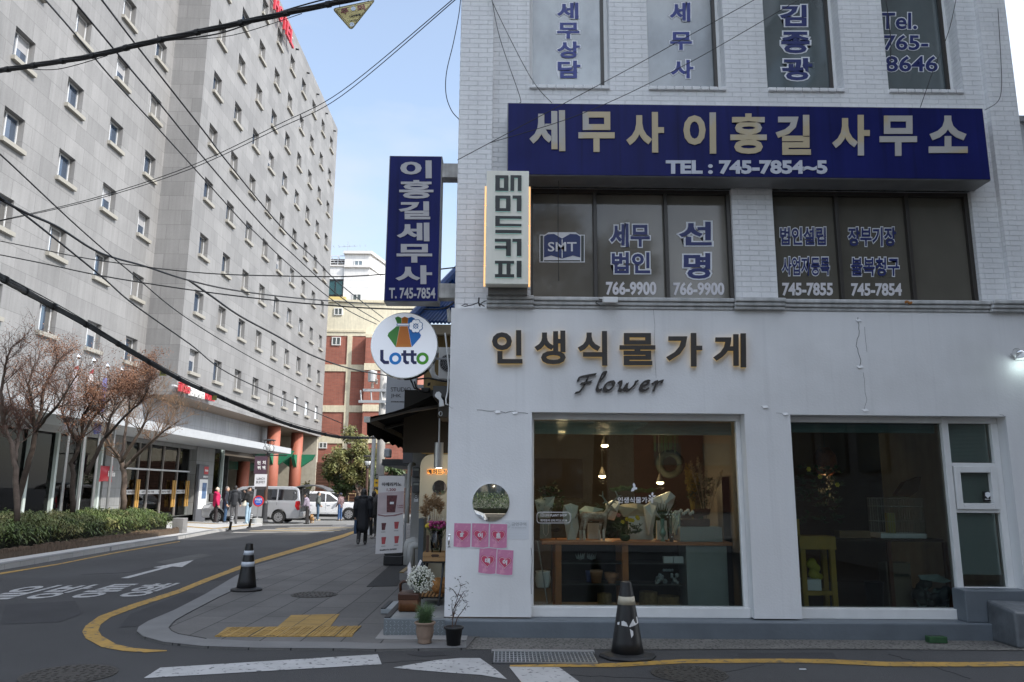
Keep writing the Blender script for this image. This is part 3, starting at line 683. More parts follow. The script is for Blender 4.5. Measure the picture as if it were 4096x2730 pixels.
# shop room
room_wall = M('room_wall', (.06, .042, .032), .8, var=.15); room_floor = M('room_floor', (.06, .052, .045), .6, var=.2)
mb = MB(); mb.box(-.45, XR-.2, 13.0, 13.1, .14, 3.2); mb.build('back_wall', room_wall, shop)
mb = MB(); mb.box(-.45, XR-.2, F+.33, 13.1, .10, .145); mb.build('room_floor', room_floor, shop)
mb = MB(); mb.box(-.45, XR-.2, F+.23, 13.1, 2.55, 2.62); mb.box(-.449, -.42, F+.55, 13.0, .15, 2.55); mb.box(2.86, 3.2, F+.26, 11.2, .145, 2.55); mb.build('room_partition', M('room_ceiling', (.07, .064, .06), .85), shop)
# ================================================================ SIGNS ON THE SHOP
sign_navy = M('sign_navy', (.010, .014, .105), .4, var=.2, vs=1.2, spec=.12, streak=.15, runs=.35); sign_edge = M('sign_edge', (.22, .22, .22), .4, var=.2)
gold_v = M('gold_letters', (.46, .38, .24), .5, var=.1, vs=1.5, col2=(.42, .40, .37), c2s=.9, c2w=(.5, .55)); pale_v = M('pale_letters', (.50, .52, .58), .5, var=.05)
YS = 8.74
a = at(2030, 411, Y=YS); b = at(3966, 726, Y=YS); tr = at(3934, 431, Y=YS); bl_ = at(2027, 696, Y=YS)
sx0, sx1, sz0, sz1 = (a.x+bl_.x)/2, (b.x+tr.x)/2, (b.z+bl_.z)/2, (a.z+tr.z)/2
t = T('fascia_sign', 'long navy blue sign board with gold Korean letters and TEL number above the second-floor windows', 'sign', ((sx0+sx1)/2, YS, sz0))
MB().box(sx0, sx1, YS+.012, YB-.02, sz0, sz1).build('sign_box', sign_edge, t, bevel=.006)
MB().box(sx0+.012, sx1-.012, YS, YS+.011, sz0+.012, sz1-.012).build('sign_face', sign_navy, t)
mb = MB()
for s, k0, u0, v0, u1, v1 in (('세', 'r2', 1295, 763, 1542, 1045), ('무', 'r2', 1632, 773, 1883, 1050), ('사', 'r2', 1962, 775, 2223, 1055), ('이', 'r3', 2, 778, 228, 1062), ('홍', 'r3', 325, 785, 577, 1063),
                              ('길', 'r3', 638, 795, 880, 1070), ('사', 'r3', 1027, 795, 1287, 1075), ('무', 'r3', 1353, 800, 1612, 1077), ('소', 'r3', 1692, 800, 1960, 1057)):
    text_px(MB(), s, *q(k0, u0, v0), *q(k0, u1, v1), YS-.006, depth=.008, bold=.034).build('gold_letter', gold_v, t)
mb = MB(); text_px(mb, 'TEL : 745-7854~5', 2663, 642, 3310, 698, YS-.004, depth=.005, bold=.045); mb.build('phone_lettering', pale_v, t)
mb = MB()
for k in range(6):
    x = sx0+.3+(sx1-sx0-.6)*k/5; mb.box(x-.02, x+.02, YS+.05, YS+.12, sz1, sz1+.012)
mb.build('top_bracket', sign_edge, t)

# cream box sign with chunky black letters and warm side lights
YC = 8.58
c0 = at(1947, 683, Y=YC); c1 = at(2114, 1138, Y=YC)
t = T('cream_box_sign', 'cream box sign with chunky black letters and glowing orange edges on the pilaster', 'sign', ((c0.x+c1.x)/2, YC, c1.z))
cream = M('sign_cream', (.80, .78, .68), .5, var=.05, vs=2, streak=.08)
MB().box(c0.x, c1.x, YC, YC+.16, c1.z, c0.z).build('sign_box', cream, t, bevel=.006)
cb0 = at(2000, 1180, Y=YC+.2).z
mb = MB(); mb.box(c0.x+.03, c1.x-.01, YC+.17, YP-.02, cb0+.0, c0.z-.1); mb.build('rear_housing', M('housing', (.16, .155, .145), .6), t)
glow_o = EM('warm_edge_glow', (1, .58, .24), .45)
mb = MB(); n = 5
for k in range(n):
    za = c1.z+(c0.z-c1.z)*(k+.02)/(n+.6); zb_ = c1.z+(c0.z-c1.z)*(k+.97)/(n+.6)
    for x in (c0.x-.022, c1.x+.002): mb.box(x, x+.02, YC+.10, YC+.15, za, zb_)
mb.build('edge_light', glow_o, t)
mb = MB(); mw = MB()
def bars(u0, v0, u1, v1, rects, key='r2'):
    for (a, b, c, d) in rects:
        p = q(key, u0+(u1-u0)*a, v0+(v1-v0)*b); r_ = q(key, u0+(u1-u0)*c, v0+(v1-v0)*d)
        P = at(*p, Y=YC); Q = at(*r_, Y=YC)
        mb.box(P.x, Q.x, YC-.016, YC-.006, Q.z, P.z); mw.box(P.x+.003, Q.x-.003, YC-.006, YC-.001, Q.z-.002, P.z-.006)
ringb = [(0, 0, .5, .2), (0, .8, .5, 1), (0, .2, .17, .8), (.33, .2, .5, .8)]
bars(1060, 1212, 1240, 1320, ringb+[(.58, 0, 1, .17), (.58, .17, .72, 1), (.86, .17, 1, 1)])
bars(1060, 1352, 1240, 1460, [(0, 0, .58, .2), (0, .8, .58, 1), (0, .2, .17, .8), (.41, .2, .58, .8), (.66, 0, 1, .2), (.82, .2, 1, 1)])
bars(1060, 1492, 1240, 1612, [(0, 0, 1, .17), (0, .17, .17, .45), (0, .45, 1, .6), (0, .8, 1, 1)])
bars(1057, 82, 1240, 200, [(0, 0, .6, .18), (0, .4, .45, .58), (.42, .18, .6, 1), (.66, 0, 1, .18), (.83, .18, 1, 1)], 'r5')
bars(1057, 233, 1240, 348, [(0, 0, .72, .18), (0, .8, .72, 1), (.13, .18, .28, .8), (.44, .18, .59, .8), (.82, 0, 1, 1)], 'r5')
mb.build('letter', M('letter_black', (.012, .014, .014), .4), t); mw.build('letter_rim', EM('letter_rim', (.40, .75, .75), .22), t)

# navy blade sign on two brackets
YV = 9.30
bl_m = M('blade_letters', (.40, .39, .40), .5, var=.06); b0 = at(1546, 622, Y=YV); b1 = at(1762, 1209, Y=YV)
xl = (at(1558, 622, Y=YV).x+at(1534, 1209, Y=YV).x)/2; xr = (at(1769, 628, Y=YV).x+at(1754, 1209, Y=YV).x)/2
t = T('blade_sign', 'navy vertical blade sign with grey Korean letters bracketed to the brick corner', 'sign', (XL, YV+.1, (b0.z+b1.z)/2))
MB().box(xl, xr, YV+.01, YV+.25, b1.z, b0.z).build('sign_box', sign_edge, t, bevel=.005)
MB().box(xl+.012, xr-.012, YV, YV+.009, b1.z+.012, b0.z-.012).build('sign_face', sign_navy, t)
mb = MB()
for s, u0, v0, u1, v1 in (('이', *q('r2', 405, 1108), *q('r2', 622, 1230)), ('홍', *q('r2', 398, 1243), *q('r2', 634, 1370)), ('길', *q('r2', 395, 1390), *q('r2', 612, 1513)), ('세', 1587, 892, 1718, 966), ('무', *q('r5', 380, 116), *q('r5', 625, 244)), ('사', *q('r5', 372, 263), *q('r5', 625, 392))):
    text_px(MB(), s, u0, v0, u1, v1, YV-.004, depth=.005, bold=.034).build('letter', bl_m, t)
text_px(MB(), 'T. 745-7854', *q('r5', 328, 417), *q('r5', 647, 492), YV-.004, depth=.005, bold=.025).build('phone_lettering', bl_m, t)
brk = M('bracket_metal', (.40, .385, .36), .5, var=.35, vs=6, streak=.35)
for va, vb in ((650, 706), (1132, 1190)):
    za = at(1800, va, Y=YV).z; zb_ = at(1800, vb, Y=YV).z
    MB().box(xr-.002, XL+.0, YV+.03, YV+.22, zb_, za).build('bracket', brk, t, bevel=.004)

# round lottery sign
YT = 9.75
c = at(1617, 1381, Y=YT); rr = (at(1752, 1381, Y=YT)-c).length
t = T('round_lotto_sign', 'round white lottery sign with a tricolour money bag hanging below the navy blade sign', 'sign', c)
lotto_w = M('lotto_white', (.74, .76, .80), .35, emit=((.85, .9, 1), .14))
def disc_y(mb, c, r0, r1, y0, y1, n=56):
    """solid drum with its axis along Y"""
    A = [c+Vector((r0*math.cos(2*math.pi*k/n), y0, r0*math.sin(2*math.pi*k/n))) for k in range(n)]
    B = [c+Vector((r1*math.cos(2*math.pi*k/n), y1, r1*math.sin(2*math.pi*k/n))) for k in range(n)]
    b = len(mb.v); mb.v += A+B
    mb.f += [tuple(b+k for k in range(n)), tuple(b+n+k for k in range(n-1, -1, -1))]
    mb.f += [(b+k, b+n+k, b+n+(k+1) % n, b+(k+1) % n) for k in range(n)]
    return mb
disc_y(MB(), c, rr, rr, .012, .17).build('rim', chrome, t, bevel=.006)
disc_y(MB(), c, rr-.012, rr-.012, 0, .011).build('sign_face', lotto_w, t)
def lp(x, y): P = at(*q6(x, y), Y=YT); return P
def lpoly(name, pts, mat, dy=.004): return MB().prism([lp(*p)+Vector((0, -dy, 0)) for p in pts], (0, .003, 0)).build(name, mat, t)
def grad(name, c0, c1, z0, z1):
    m_, tt, p = _new(name); n, l = tt.nodes.new, tt.links.new
    tc_ = n('ShaderNodeTexCoord'); s_ = n('ShaderNodeSeparateXYZ'); l(tc_.outputs['Object'], s_.inputs[0])
    r_ = n('ShaderNodeMapRange'); r_.inputs['From Min'].default_value = z0; r_.inputs['From Max'].default_value = z1; l(s_.outputs[2], r_.inputs[0])
    x_ = n('ShaderNodeMixRGB'); x_.inputs[1].default_value = c4(c0); x_.inputs[2].default_value = c4(c1); l(r_.outputs[0], x_.inputs[0]); l(x_.outputs[0], p.inputs['Base Color']); p.inputs['Roughness'].default_value = .4
    return m_
g_green = M('logo_green', (.07, .30, .05), .4); g_or = grad('logo_orange', (.75, .45, .10), (.68, .20, .02), -.16, .02); g_bl = M('logo_blue', (.015, .20, .62), .4)
lpoly('logo_bag_green', [(880, 930), (912, 930), (870, 1148), (785, 1030), (795, 1000)], g_green)
lpoly('logo_bag_green', [(862, 842), (895, 828), (930, 845), (930, 900), (885, 900)], g_green)
lpoly('logo_bag_orange', [(914, 930), (995, 930), (1035, 1148), (872, 1148)], g_or)
lpoly('logo_bag_orange', [(932, 845), (965, 830), (1000, 845), (995, 900), (932, 900)], M('logo_orange_top', (.70, .22, .02), .4))
lpoly('logo_bag_blue', [(997, 930), (1040, 930), (1110, 985), (1135, 1025), (1125, 1050), (1038, 1148)], g_bl)
lpoly('logo_bag_blue', [(1000, 845), (1035, 832), (1070, 848), (1045, 900), (997, 900)], g_bl)
lpoly('logo_tie', [(880, 903), (1020, 903), (1020, 925), (880, 925)], M('logo_tie', (.02, .16, .42), .4), .0045)
lpoly('logo_tie', [(888, 908), (1010, 908), (1010, 920), (888, 920)], lotto_w, .008)
cc = lp(1080, 930)
for nm, rad_, mt_, dy in (('logo_clover_edge', .0, MATS['logo_tie'], .009), ('logo_clover', -.011, lotto_w, .013)):
    mb = MB()
    for k in range(4):
        a = rad(k*90); d = Vector((math.cos(a), 0, math.sin(a))); pz = Vector((-d.z, 0, d.x))
        for s_ in (-.5, .5):
            disc_y(mb, cc+d*.055+pz*.042*s_, .036+rad_*.8, .036+rad_*.8, -dy-.0003*(k+s_), -dy+.003, 18)
    mb.build(nm, mt_, t)
mb = MB(); 
for k in (45, 135):
    d = Vector((math.cos(rad(k)), 0, math.sin(rad(k))))*.05; mb.tube([cc-d+Vector((0, -.0145, 0)), cc+d+Vector((0, -.0145, 0))], .003, 4)
mb.build('logo_clover_lines', MATS['logo_tie'], t)
nv = M('lotto_navy', (.018, .022, .10), .4); gr = M('lotto_green', (.08, .36, .02), .4); lb = M('lotto_blue', (.012, .23, .66), .4)
lpoly('lotto_letter', [(708, 1178), (742, 1178), (742, 1275), (760, 1292), (800, 1292), (800, 1325), (745, 1325), (708, 1290)], nv)
for cx, mt_ in ((866, lb), (1150, gr)):
    ctr = lp(cx, 1268); ro = (lp(cx+64, 1268)-ctr).length; ri = ro*.52; mb = MB(); n = 32
    for k in range(n):
        a0_, a1_ = 2*math.pi*k/n, 2*math.pi*(k+1)/n
        mb.prism([ctr+Vector((r_*math.cos(a_), -.004, r_*math.sin(a_))) for r_, a_ in ((ri, a0_), (ro, a0_), (ro, a1_), (ri, a1_))], (0, .003, 0))
    mb.build('lotto_letter', mt_, t)
for x in (948, 1028):
    lpoly('lotto_letter', [(x, 1182), (x+32, 1182), (x+32, 1212), (x+60, 1212), (x+60, 1240), (x+32, 1240), (x+32, 1285), (x+42, 1296), (x+60, 1296), (x+60, 1326), (x+25, 1326), (x, 1300), (x, 1240), (x-20, 1240), (x-20, 1212), (x, 1212)], nv, .0045+.0004*(x > 1000))
pa = at(1745, 1436, Y=YT+.09); MB().tube([pa-Vector((.05, 0, 0)), Vector((-.6, YT+.09, pa.z))], .014, 8).build('support_rod', grey_metal, t)

# brown letters of the flower shop, standing off the plaster with a faint warm back-light
brown = M('letter_brown', (.022, .017, .014), .4, var=.1); warm_back = EM('warm_back_light', (1, .72, .28), .10)
t = T('flower_shop_lettering', 'row of six dark brown raised Korean letters with faint yellow backlight on the white wall', 'sign', at(2475, 1400, Y=F))
YL = F-.05
spec = [('인', *q('r5', 1037, 711), *q('r5', 1247, 940)), ('생', *q('r5', 1330, 714), *q('r5', 1545, 945)), ('식', *q('r5', 1628, 717), *q('r5', 1830, 955)), ('물', *q('r5', 1915, 731), *q('r5', 2162, 952)), ('가', 2664, 1334, 2808, 1468), ('게', *q('r6', 208, 733), *q('r6', 432, 967))]
for s, u0, v0, u1, v1 in spec:
    o = text_px(MB(), s, u0, v0, u1, v1, YL, depth=.022, bold=.028).build('raised_letter', brown, t)
    text_px(MB(), s, u0, v0+1.5, u1, v1+1.5, YL+.024, depth=.010, bold=.028, grow=.002).build('letter_backlight', warm_back, o)

# script lettering: strokes of a broad slanted pen
t = T('script_lettering', 'dark brown English script word Flower raised on the white wall', 'sign', at(2475, 1530, Y=F))
def pen(strokes, wd=7.5, ang=42):
    d = (math.cos(rad(ang))*wd, -math.sin(rad(ang))*wd); mb = MB(); n = 0
    for st in strokes:
        pts = []
        for i in range(len(st)-1):      # Catmull-Rom through the pen points
            p0, p1, p2, p3 = st[max(i-1, 0)], st[i], st[i+1], st[min(i+2, len(st)-1)]
            for k in range(5):
                u = k/5; pts.append(tuple(.5*((2*p1[j])+(-p0[j]+p2[j])*u+(2*p0[j]-5*p1[j]+4*p2[j]-p3[j])*u*u+(-p0[j]+3*p1[j]-3*p2[j]+p3[j])*u**3) for j in (0, 1)))
        pts.append(st[-1])
        for i in range(len(pts)-1):
            a, b = pts[i], pts[i+1]; n += 1
            Q = [(a[0]-d[0], a[1]-d[1]), (b[0]-d[0], b[1]-d[1]), (b[0]+d[0], b[1]+d[1]), (a[0]+d[0], a[1]+d[1])]
            dx, dy = b[0]-a[0], b[1]-a[1]; L_ = math.hypot(dx, dy) or 1; nx, ny = -dy/L_*3.2, dx/L_*3.2
            mb.prism([at(x, y, Y=F-.045-.0002*(n % 9)) for x, y in Q], (0, .03, 0))
            mb.prism([at(x, y, Y=F-.0442-.0002*(n % 7)) for x, y in ((a[0]-nx, a[1]-ny), (b[0]-nx, b[1]-ny), (b[0]+nx, b[1]+ny), (a[0]+nx, a[1]+ny))], (0, .029, 0))
    return mb
f5 = lambda pts: [q('r5', *p) for p in pts]
strokes = [('F', [f5([(1632, 1060), (1640, 1035), (1690, 1022), (1752, 1012)]), f5([(1705, 1022), (1672, 1090), (1640, 1132), (1612, 1140)]), f5([(1650, 1076), (1690, 1070), (1722, 1062)])]),
           ('l', [f5([(1768, 1075), (1800, 1040), (1822, 1005), (1805, 1000), (1780, 1050), (1762, 1105), (1772, 1125), (1795, 1112)])]),
           ('o', [f5([(1868, 1062), (1835, 1070), (1812, 1100), (1825, 1124), (1855, 1115), (1878, 1085), (1868, 1062)])]),
           ('w', [f5([(1905, 1075), (1925, 1060), (1925, 1090), (1915, 1118), (1940, 1118), (1970, 1075), (1962, 1115), (1985, 1118), (2020, 1085), (2030, 1060), (2040, 1066)])]),
           ('e', [f5([(2065, 1092), (2100, 1085), (2120, 1065), (2100, 1058), (2070, 1080), (2060, 1112), (2085, 1125), (2120, 1105)])]),
           ('r', [f5([(2140, 1080), (2172, 1060), (2165, 1090), (2150, 1128)]), f5([(2160, 1098), (2185, 1066), (2212, 1058), (2205, 1072)])])]
for nm, st in strokes: pen(st).build('script_letter', brown, t)

# wall lamp at the right edge, lit
lc = at(4062, 1425, Y=F-.1)
t = T('wall_lamp', 'lit white swan-neck wall lamp at the right end of the shop wall', 'lamp', lc)
MB().lathe([(.045, 0), (.06, .03), (.03, .07), (.015, .12)], at(4062, 1415, Y=F-.02), 16, 'y').build('wall_rosette', chrome, t, smooth=True)
MB().tube([lc+Vector((0, .08, .03)), lc+Vector((.06, .0, .05)), lc+Vector((.14, -.08, .02))], .014, 8).build('arm', chrome, t, smooth=True)
MB().lathe([(.02, .05), (.05, .04), (.13, -.02), (.14, -.04), (.12, -.035), (.03, .02)], lc+Vector((.12, -.04, .0)), 20).build('lamp_shade', white_frame, t, smooth=True)
MB().ball(lc+Vector((.12, -.04, -.03)), .04).build('lamp_bulb', EM('lamp_bulb', (.85, 1, 1), 2.2), t, smooth=True)
ld = bpy.data.lights.new('wall_lamp_light', 'POINT'); ld.energy = .38; ld.color = (.80, 1, 1); ld.shadow_soft_size = .05
lo = bpy.data.objects.new('wall_lamp_light', ld); COL.objects.link(lo); lo.parent = t; lo.location = (.11, -.03, -.11)

# ---------------------------------------------------------------- small things on the shop wall
cmir = at(*q('b2', 1030, 328), Y=F-.02); rm = (at(*q('b2', 1157, 328), Y=F-.02)-cmir).length
t = T('round_mirror', 'round frameless mirror on the white wall above the pink posters', 'mirror', cmir)
disc_y(MB(), cmir, rm, rm, 0, .012).build('mirror_glass', mirror_mat, t); disc_y(MB(), cmir, rm-.01, rm-.01, .0125, .019).build('mirror_back', black_plastic, t)
pink = M('poster_pink', (.58, .21, .35), .6, var=.06, vs=8, col2=(.66, .30, .42), c2s=14, c2w=(.55, .62)); heart_m = M('poster_heart', (.55, .06, .13), .5); heart_d = M('poster_heart_edge', (.48, .10, .20), .5); paper = M('paper_white', (.70, .71, .73), .7)
def hx(k): a = 2*math.pi*k/40; return 16*math.sin(a)**3, 13*math.cos(a)-5*math.cos(2*a)-2*math.cos(3*a)-math.cos(4*a)
posters = [('화', (50, 755), (303, 1105), .0, 'pink heart poster at the left end of the upper row on the white wall'), ('이', (305, 757), (560, 1108), .0, 'pink heart poster in the middle of the upper row on the white wall'), ('트', (563, 765), (820, 1115), .0, 'pink heart poster at the right end of the upper row under the mirror'),
           ('데', (412, 1102), (672, 1475), .0, 'pink heart poster at the left of the lower pair on the white wall'), ('이', (668, 1128), (910, 1492), .0, 'pink heart poster at the right of the lower pair on the white wall')]
for i, (ch, p0, p1, _, lab) in enumerate(posters):
    k_ = .2807; u0, v0 = 1800+p0[0]*k_, 1880+p0[1]*k_; u1, v1 = 1800+p1[0]*k_, 1880+p1[1]*k_
    Y_ = F-.004-.003*(i % 3); a = at(u0, v1, Y=Y_); b = at(u1, v0, Y=Y_); w_, h_ = b.x-a.x, b.z-a.z
    t = T('heart_poster', lab, 'poster', ((a.x+b.x)/2, Y_, (a.z+b.z)/2), 'pink heart posters on the white wall')
    sk = .012*(1 if i > 2 else .3)      # hung slightly askew
    def pp(fx, fz, dy=0): return Vector((a.x+w_*fx-sk*(1-fz), Y_-dy, a.z+h_*fz-sk*fx))
    MB().prism([pp(0, 0), pp(.25, -.02), pp(.7, -.025), pp(1, 0), pp(1, 1), pp(0, 1)], (0, .001, 0)).build('paper_sheet', paper, t)
    MB().prism([pp(.02, .035, .0012), pp(.3, .01, .0012), pp(.7, .005, .0012), pp(.98, .035, .0012), pp(.98, .98, .0012), pp(.02, .98, .0012)], (0, .0008, 0)).build('pink_print', pink, t)
    for nm, s_, mt_, dy in (('heart', .43, heart_d, .0022), ('heart', .395, heart_m, .0032)):
        MB().prism([pp(.5+hx(k)[0]/17*s_, .50+hx(k)[1]/17*s_*w_/h_, dy) for k in range(40)], (0, .0008, 0)).build(nm, mt_, t)
    MB().tube([pp(.5+hx(k)[0]/17*.37, .50+hx(k)[1]/17*.37*w_/h_, .0042) for k in list(range(40))+[0]], .0017, 4).build('heart_line', paper, t)
    text_on(MB(), ch, pp(.36, .40, .0042), pp(.64, .40)-pp(.36, .40), pp(.36, .60)-pp(.36, .40), depth=.001, bold=.05).build('letter', paper, t)
# faded no-smoking notice partly behind the posters
n0, n1 = (1800+735*.2807, 1880+722*.2807), (1800+1122*.2807, 1880+990*.2807)
a = at(n0[0], n1[1], Y=F-.002); b = at(n1[0], n0[1], Y=F-.002)
t = T('no_smoking_notice', 'faded white no smoking notice taped to the wall right of the pink posters', 'notice', ((a.x+b.x)/2, F-.002, a.z))
MB().box(a.x, b.x, F-.0025, F-.0005, a.z, b.z).build('sheet', M('faded_sheet', (.64, .65, .67), .6), t)
mb = MB(); k_ = .2807
text_px(mb, '금연구역', 1800+875*k_, 1880+748*k_, 1800+1088*k_, 1880+803*k_, F-.004, depth=.001, bold=.03); text_px(mb, 'No Smoking Area', 1800+880*k_, 1880+818*k_, 1800+1088*k_, 1880+838*k_, F-.004, depth=.001, bold=.02)
cc = at(1800+820*k_, 1880+790*k_, Y=F-.004); mb.tube([cc+Vector((.03*math.cos(x*.4), 0, .03*math.sin(x*.4))) for x in range(17)], .002, 4); mb.tube([cc+Vector((-.02, 0, .02)), cc+Vector((.02, 0, -.02))], .0016, 4)
for v in (855, 908, 940, 955): p, r_ = at(1800+822*k_, 1880+v*k_, Y=F-.0035), at(1800+1092*k_, 1880+(v+3)*k_, Y=F-.0035); mb.box(p.x, r_.x, F-.0035, F-.003, r_.z, p.z)
mb.build('faded_print', M('faded_print', (.42, .44, .45), .6), t)
hc = at(*q('b2', 742, 592), Y=F)
t = T('door_pull', 'small chrome pull handle on the left edge of the white wall', 'handle', hc)
mb = MB(); mb.tube([hc+Vector((0, -.002, .055)), hc+Vector((0, -.03, .04)), hc+Vector((0, -.03, -.04)), hc+Vector((0, -.002, -.055))], [.006, .01, .01, .006], 8); mb.box(hc.x-.013, hc.x+.013, F-.006, F-.0005, hc.z-.07, hc.z-.05); mb.box(hc.x-.013, hc.x+.013, F-.006, F-.0005, hc.z+.05, hc.z+.07); tag(mb.build('grip', chrome, t, smooth=True))
# floodlight bar lying on the cornice and loose cables
p, r_ = q('r5', 1800, 478), q('r5', 1905, 518)
t = T('floodlight', 'small white floodlight bar sitting on the cornice under the second-floor window', 'floodlight', at(*p, Y=F-.1))
MB().pbox(*p, *r_, F-.13, .06).build('lamp_housing', white_frame, t, bevel=.006); pc = at(*q('r5', 1800, 500), Y=F-.1); MB().tube([pc, pc+Vector((-.05, .04, .02)), pc+Vector((-.08, .03, -.03)), pc+Vector((-.03, .06, -.05))], .006, 5).build('cable', black_rubber, t)
mb = MB()
mb.tube([at(*q('r5', *p), Y=F-.06) for p in ((985, 545), (940, 520), (900, 535), (850, 545), (828, 540), (850, 530), (870, 532))], .007, 5); mb.tube([at(*q('r5', *p), Y=F-.06) for p in ((955, 545), (945, 520), (948, 485))], .010, 5); mb.tube([at(*q('r5', *p), Y=F-.06) for p in ((1025, 500), (985, 510), (960, 525))], .006, 5)
tag(mb.build('loose_cable', black_rubber), 'tangled black cable ends lying on the ledge at the corner of the shop', 'cable')
mb = MB(); 
for k in range(7): mb.ball(at(*q('r6', 1530+k*7, 518-6*math.sin(k)), Y=F-.06), .02, 6, 5)
tag(remeshed(mb, .008).build('dry_leaves', M('dry_leaf', (.32, .13, .03), .8)), 'small clump of orange dry leaves on the cornice', 'leaves')

# ---------------------------------------------------------------- traffic cones
def cone(u, v, label, worn):
    c = gnd(u, v, .0 if worn else .022)
    t = T('traffic_cone', label, 'traffic cone', c, 'black traffic cones')
    z0 = c.z
    mb = MB(); s = .235 if worn else .20
    mb.lathe([(s*1.16, 0), (s*1.2, .018), (s*1.1, .034), (s*.72, .05)], c, 8 if worn else 28, sx=1, sy=.9); mb.build('base', black_rubber, t, bevel=.008)
    prof = lambda h: (.165 if worn else .155)*(1-h/.70)+.052*(h/.70)
    mb = MB(); hs = [.03, .15, .3, .45, .6, .69, .70]; mb.lathe([(prof(h), h) for h in hs]+[(.04, .705), (.038, .66)], c, 28); mb.build('body', black_plastic, t, smooth=True)
    refl = M('cone_band', (.50, .54, .60), .35, var=.1) if not worn else M('cone_band_worn', (.42, .38, .29), .5, var=.15, vs=10)
    for i, (h0, h1) in enumerate(((.53, .595), (.36, .43)) if not worn else ((.49, .565),)):
        MB().lathe([(prof(h0)+.003, h0), (prof(h1)+.003, h1)], c, 28).build('band', refl, t, smooth=True)
    if worn:                                           # torn second band
        mb = MB()
        for pts in ([(-2.6, .33), (-2.0, .35), (-1.75, .335), (-1.62, .30), (-2.0, .305), (-2.6, .31)], [(-1.55, .30), (-1.2, .36), (-.55, .385), (-.5, .325), (-1.0, .31), (-1.5, .295)], [(-1.5, .28), (-1.25, .26), (-1.25, .225), (-1.42, .20), (-1.46, .24)]):
            P = [c+Vector((math.cos(a)*(prof(h)+.004), math.sin(a)*(prof(h)+.004), h)) for a, h in pts]; mb.poly(P)
        mb.build('torn_band', M('cone_band_torn', (.60, .60, .60), .5), t)
cone(985, 2363, 'clean black traffic cone with two silver bands on the pavement by the yellow line', False)
cone(2510, 2630, 'worn black traffic cone with torn band standing in front of the shop window', True)
# block and green brick at the right
p, r_ = gnd(*q('b3', 2062, 1262)), gnd(*q('b3', 2342, 1308))
zt = at(*q('b3', 2062, 1038), Y=p.y-.0).z
mb = MB(); x0 = p.x; mb.add([(x0, 8.38, 0), (x0+.62, 8.38, 0), (x0+.62, 8.87, 0), (x0, 8.87, 0), (x0+.02, 8.42, .36), (x0+.60, 8.42, .34), (x0+.62, 8.86, .41), (x0, 8.86, .43)], [(0, 3, 2, 1), (4, 5, 6, 7), (0, 1, 5, 4), (1, 2, 6, 5), (2, 3, 7, 6), (3, 0, 4, 7)])
tag(mb.build('concrete_block', M('block_paint', (.11, .12, .13), .45, var=.35, vs=5, bump=.5, bs=14), bevel=.03, seg=3), 'rough grey painted concrete block against the plinth at the right', 'block')
a = gnd(*q('b3', 1640, 1282)); mb = MB(); mb.box(a.x, a.x+.19, 8.62, 8.72, .008, .075)
o = mb.build('green_brick', M('green_paint', (.03, .09, .035), .6, var=.4, vs=14), bevel=.006); tag(o, 'small green painted brick on the gutter apron by the plinth', 'brick')
mb = MB()
for k in range(3): mb.box(a.x+.02+k*.055, a.x+.055+k*.055, 8.645, 8.695, .0755, .0775)
mb.build('brick_hole', black_rubber, o)
mb = MB(); a = gnd(*q('b3', 825, 1482)); mb.box(a.x-.03, a.x+.03, a.y-.006, a.y+.006, .002, .01); tag(mb.build('paper_scrap', paper), 'tiny white scrap of paper on the road in front of the shop', 'litter')
# ================================================================ THINGS INSIDE THE SHOP WINDOWS
wood = M('wood_orange', (.42, .15, .04), .5, var=.2, vs=4); wood_dark = M('wood_dark', (.06, .03, .018), .5, var=.2); leaf = M('leaf_green', (.035, .075, .025), .6, var=.35, vs=9); leaf_d = M('leaf_dark', (.032, .065, .026), .6, var=.3, vs=8)
yellow_f = M('petal_yellow', (.62, .47, .03), .6, var=.2, vs=20); terracotta = M('terracotta', (.40, .19, .10), .75, var=.15, vs=6); wicker = M('wicker', (.25, .15, .06), .75, var=.35, vs=30, bump=.7, bs=60); kraft = M('bag_white', (.68, .69, .69), .7, var=.05)
grey_box = M('grey_box', (.28, .31, .31), .7, var=.1); teal_wrap = M('wrap_paper', (.60, .66, .67), .55, var=.1)
YT1 = YG+.34
A_ = lambda x, y, Y=None: at(*qd(x, y), Y=Y or YT1)
p0, p1 = A_(55, 1010), A_(1550, 1048)
ztab = p0.z
t = T('display_table', 'long orange wooden display table behind the left shop window', 'table', ((p0.x+p1.x)/2, YT1+.3, .15))
MB().box(p0.x, p1.x, YT1, YT1+.62, p1.z, ztab).build('tabletop', wood, t, bevel=.004)
for x in (160, 685):
    a, b = A_(x, 1100).x, A_(x+48, 1100).x
    for y in (YT1+.02, YT1+.55): MB().box(a, b, y, y+.06, .146, p1.z-.001).build('leg', wood, t)
shelf = M('shelf_dark', (.05, .05, .048), .4)
for y in (1190, 1357):
    z = A_(600, y).z; MB().box(A_(210, y).x, A_(1190, y).x, YT1+.1, YT1+.5, z-.012, z).build('shelf', shelf, t)
MB().box(A_(150, 1).x, A_(1185, 1).x, YT1+.6, YT1+.615, .2, p1.z-.02).build('shade_panel', M('panel_shade', (.03, .026, .022), .8), t)  # dark sheet standing in for the shade under the open table
zs1, zs2 = A_(600, 1190).z, A_(600, 1357).z
a, b = A_(1188, 1050), A_(1508, 1050)
tag(MB().box(a.x, b.x, YT1+.03, YT1+.45, .146, p1.z-.003).build('grey_plinth', grey_box, bevel=.004), 'tall grey display plinth under the right end of the wooden table', 'plinth')
a, b = A_(1142, 900), A_(1480, 1006)
tag(MB().box(a.x, b.x, YT1+.05, YT1+.45, ztab+.002, a.z).build('grey_riser', grey_box, bevel=.004), 'low grey riser box on the right end of the wooden table', 'box')
zr = a.z
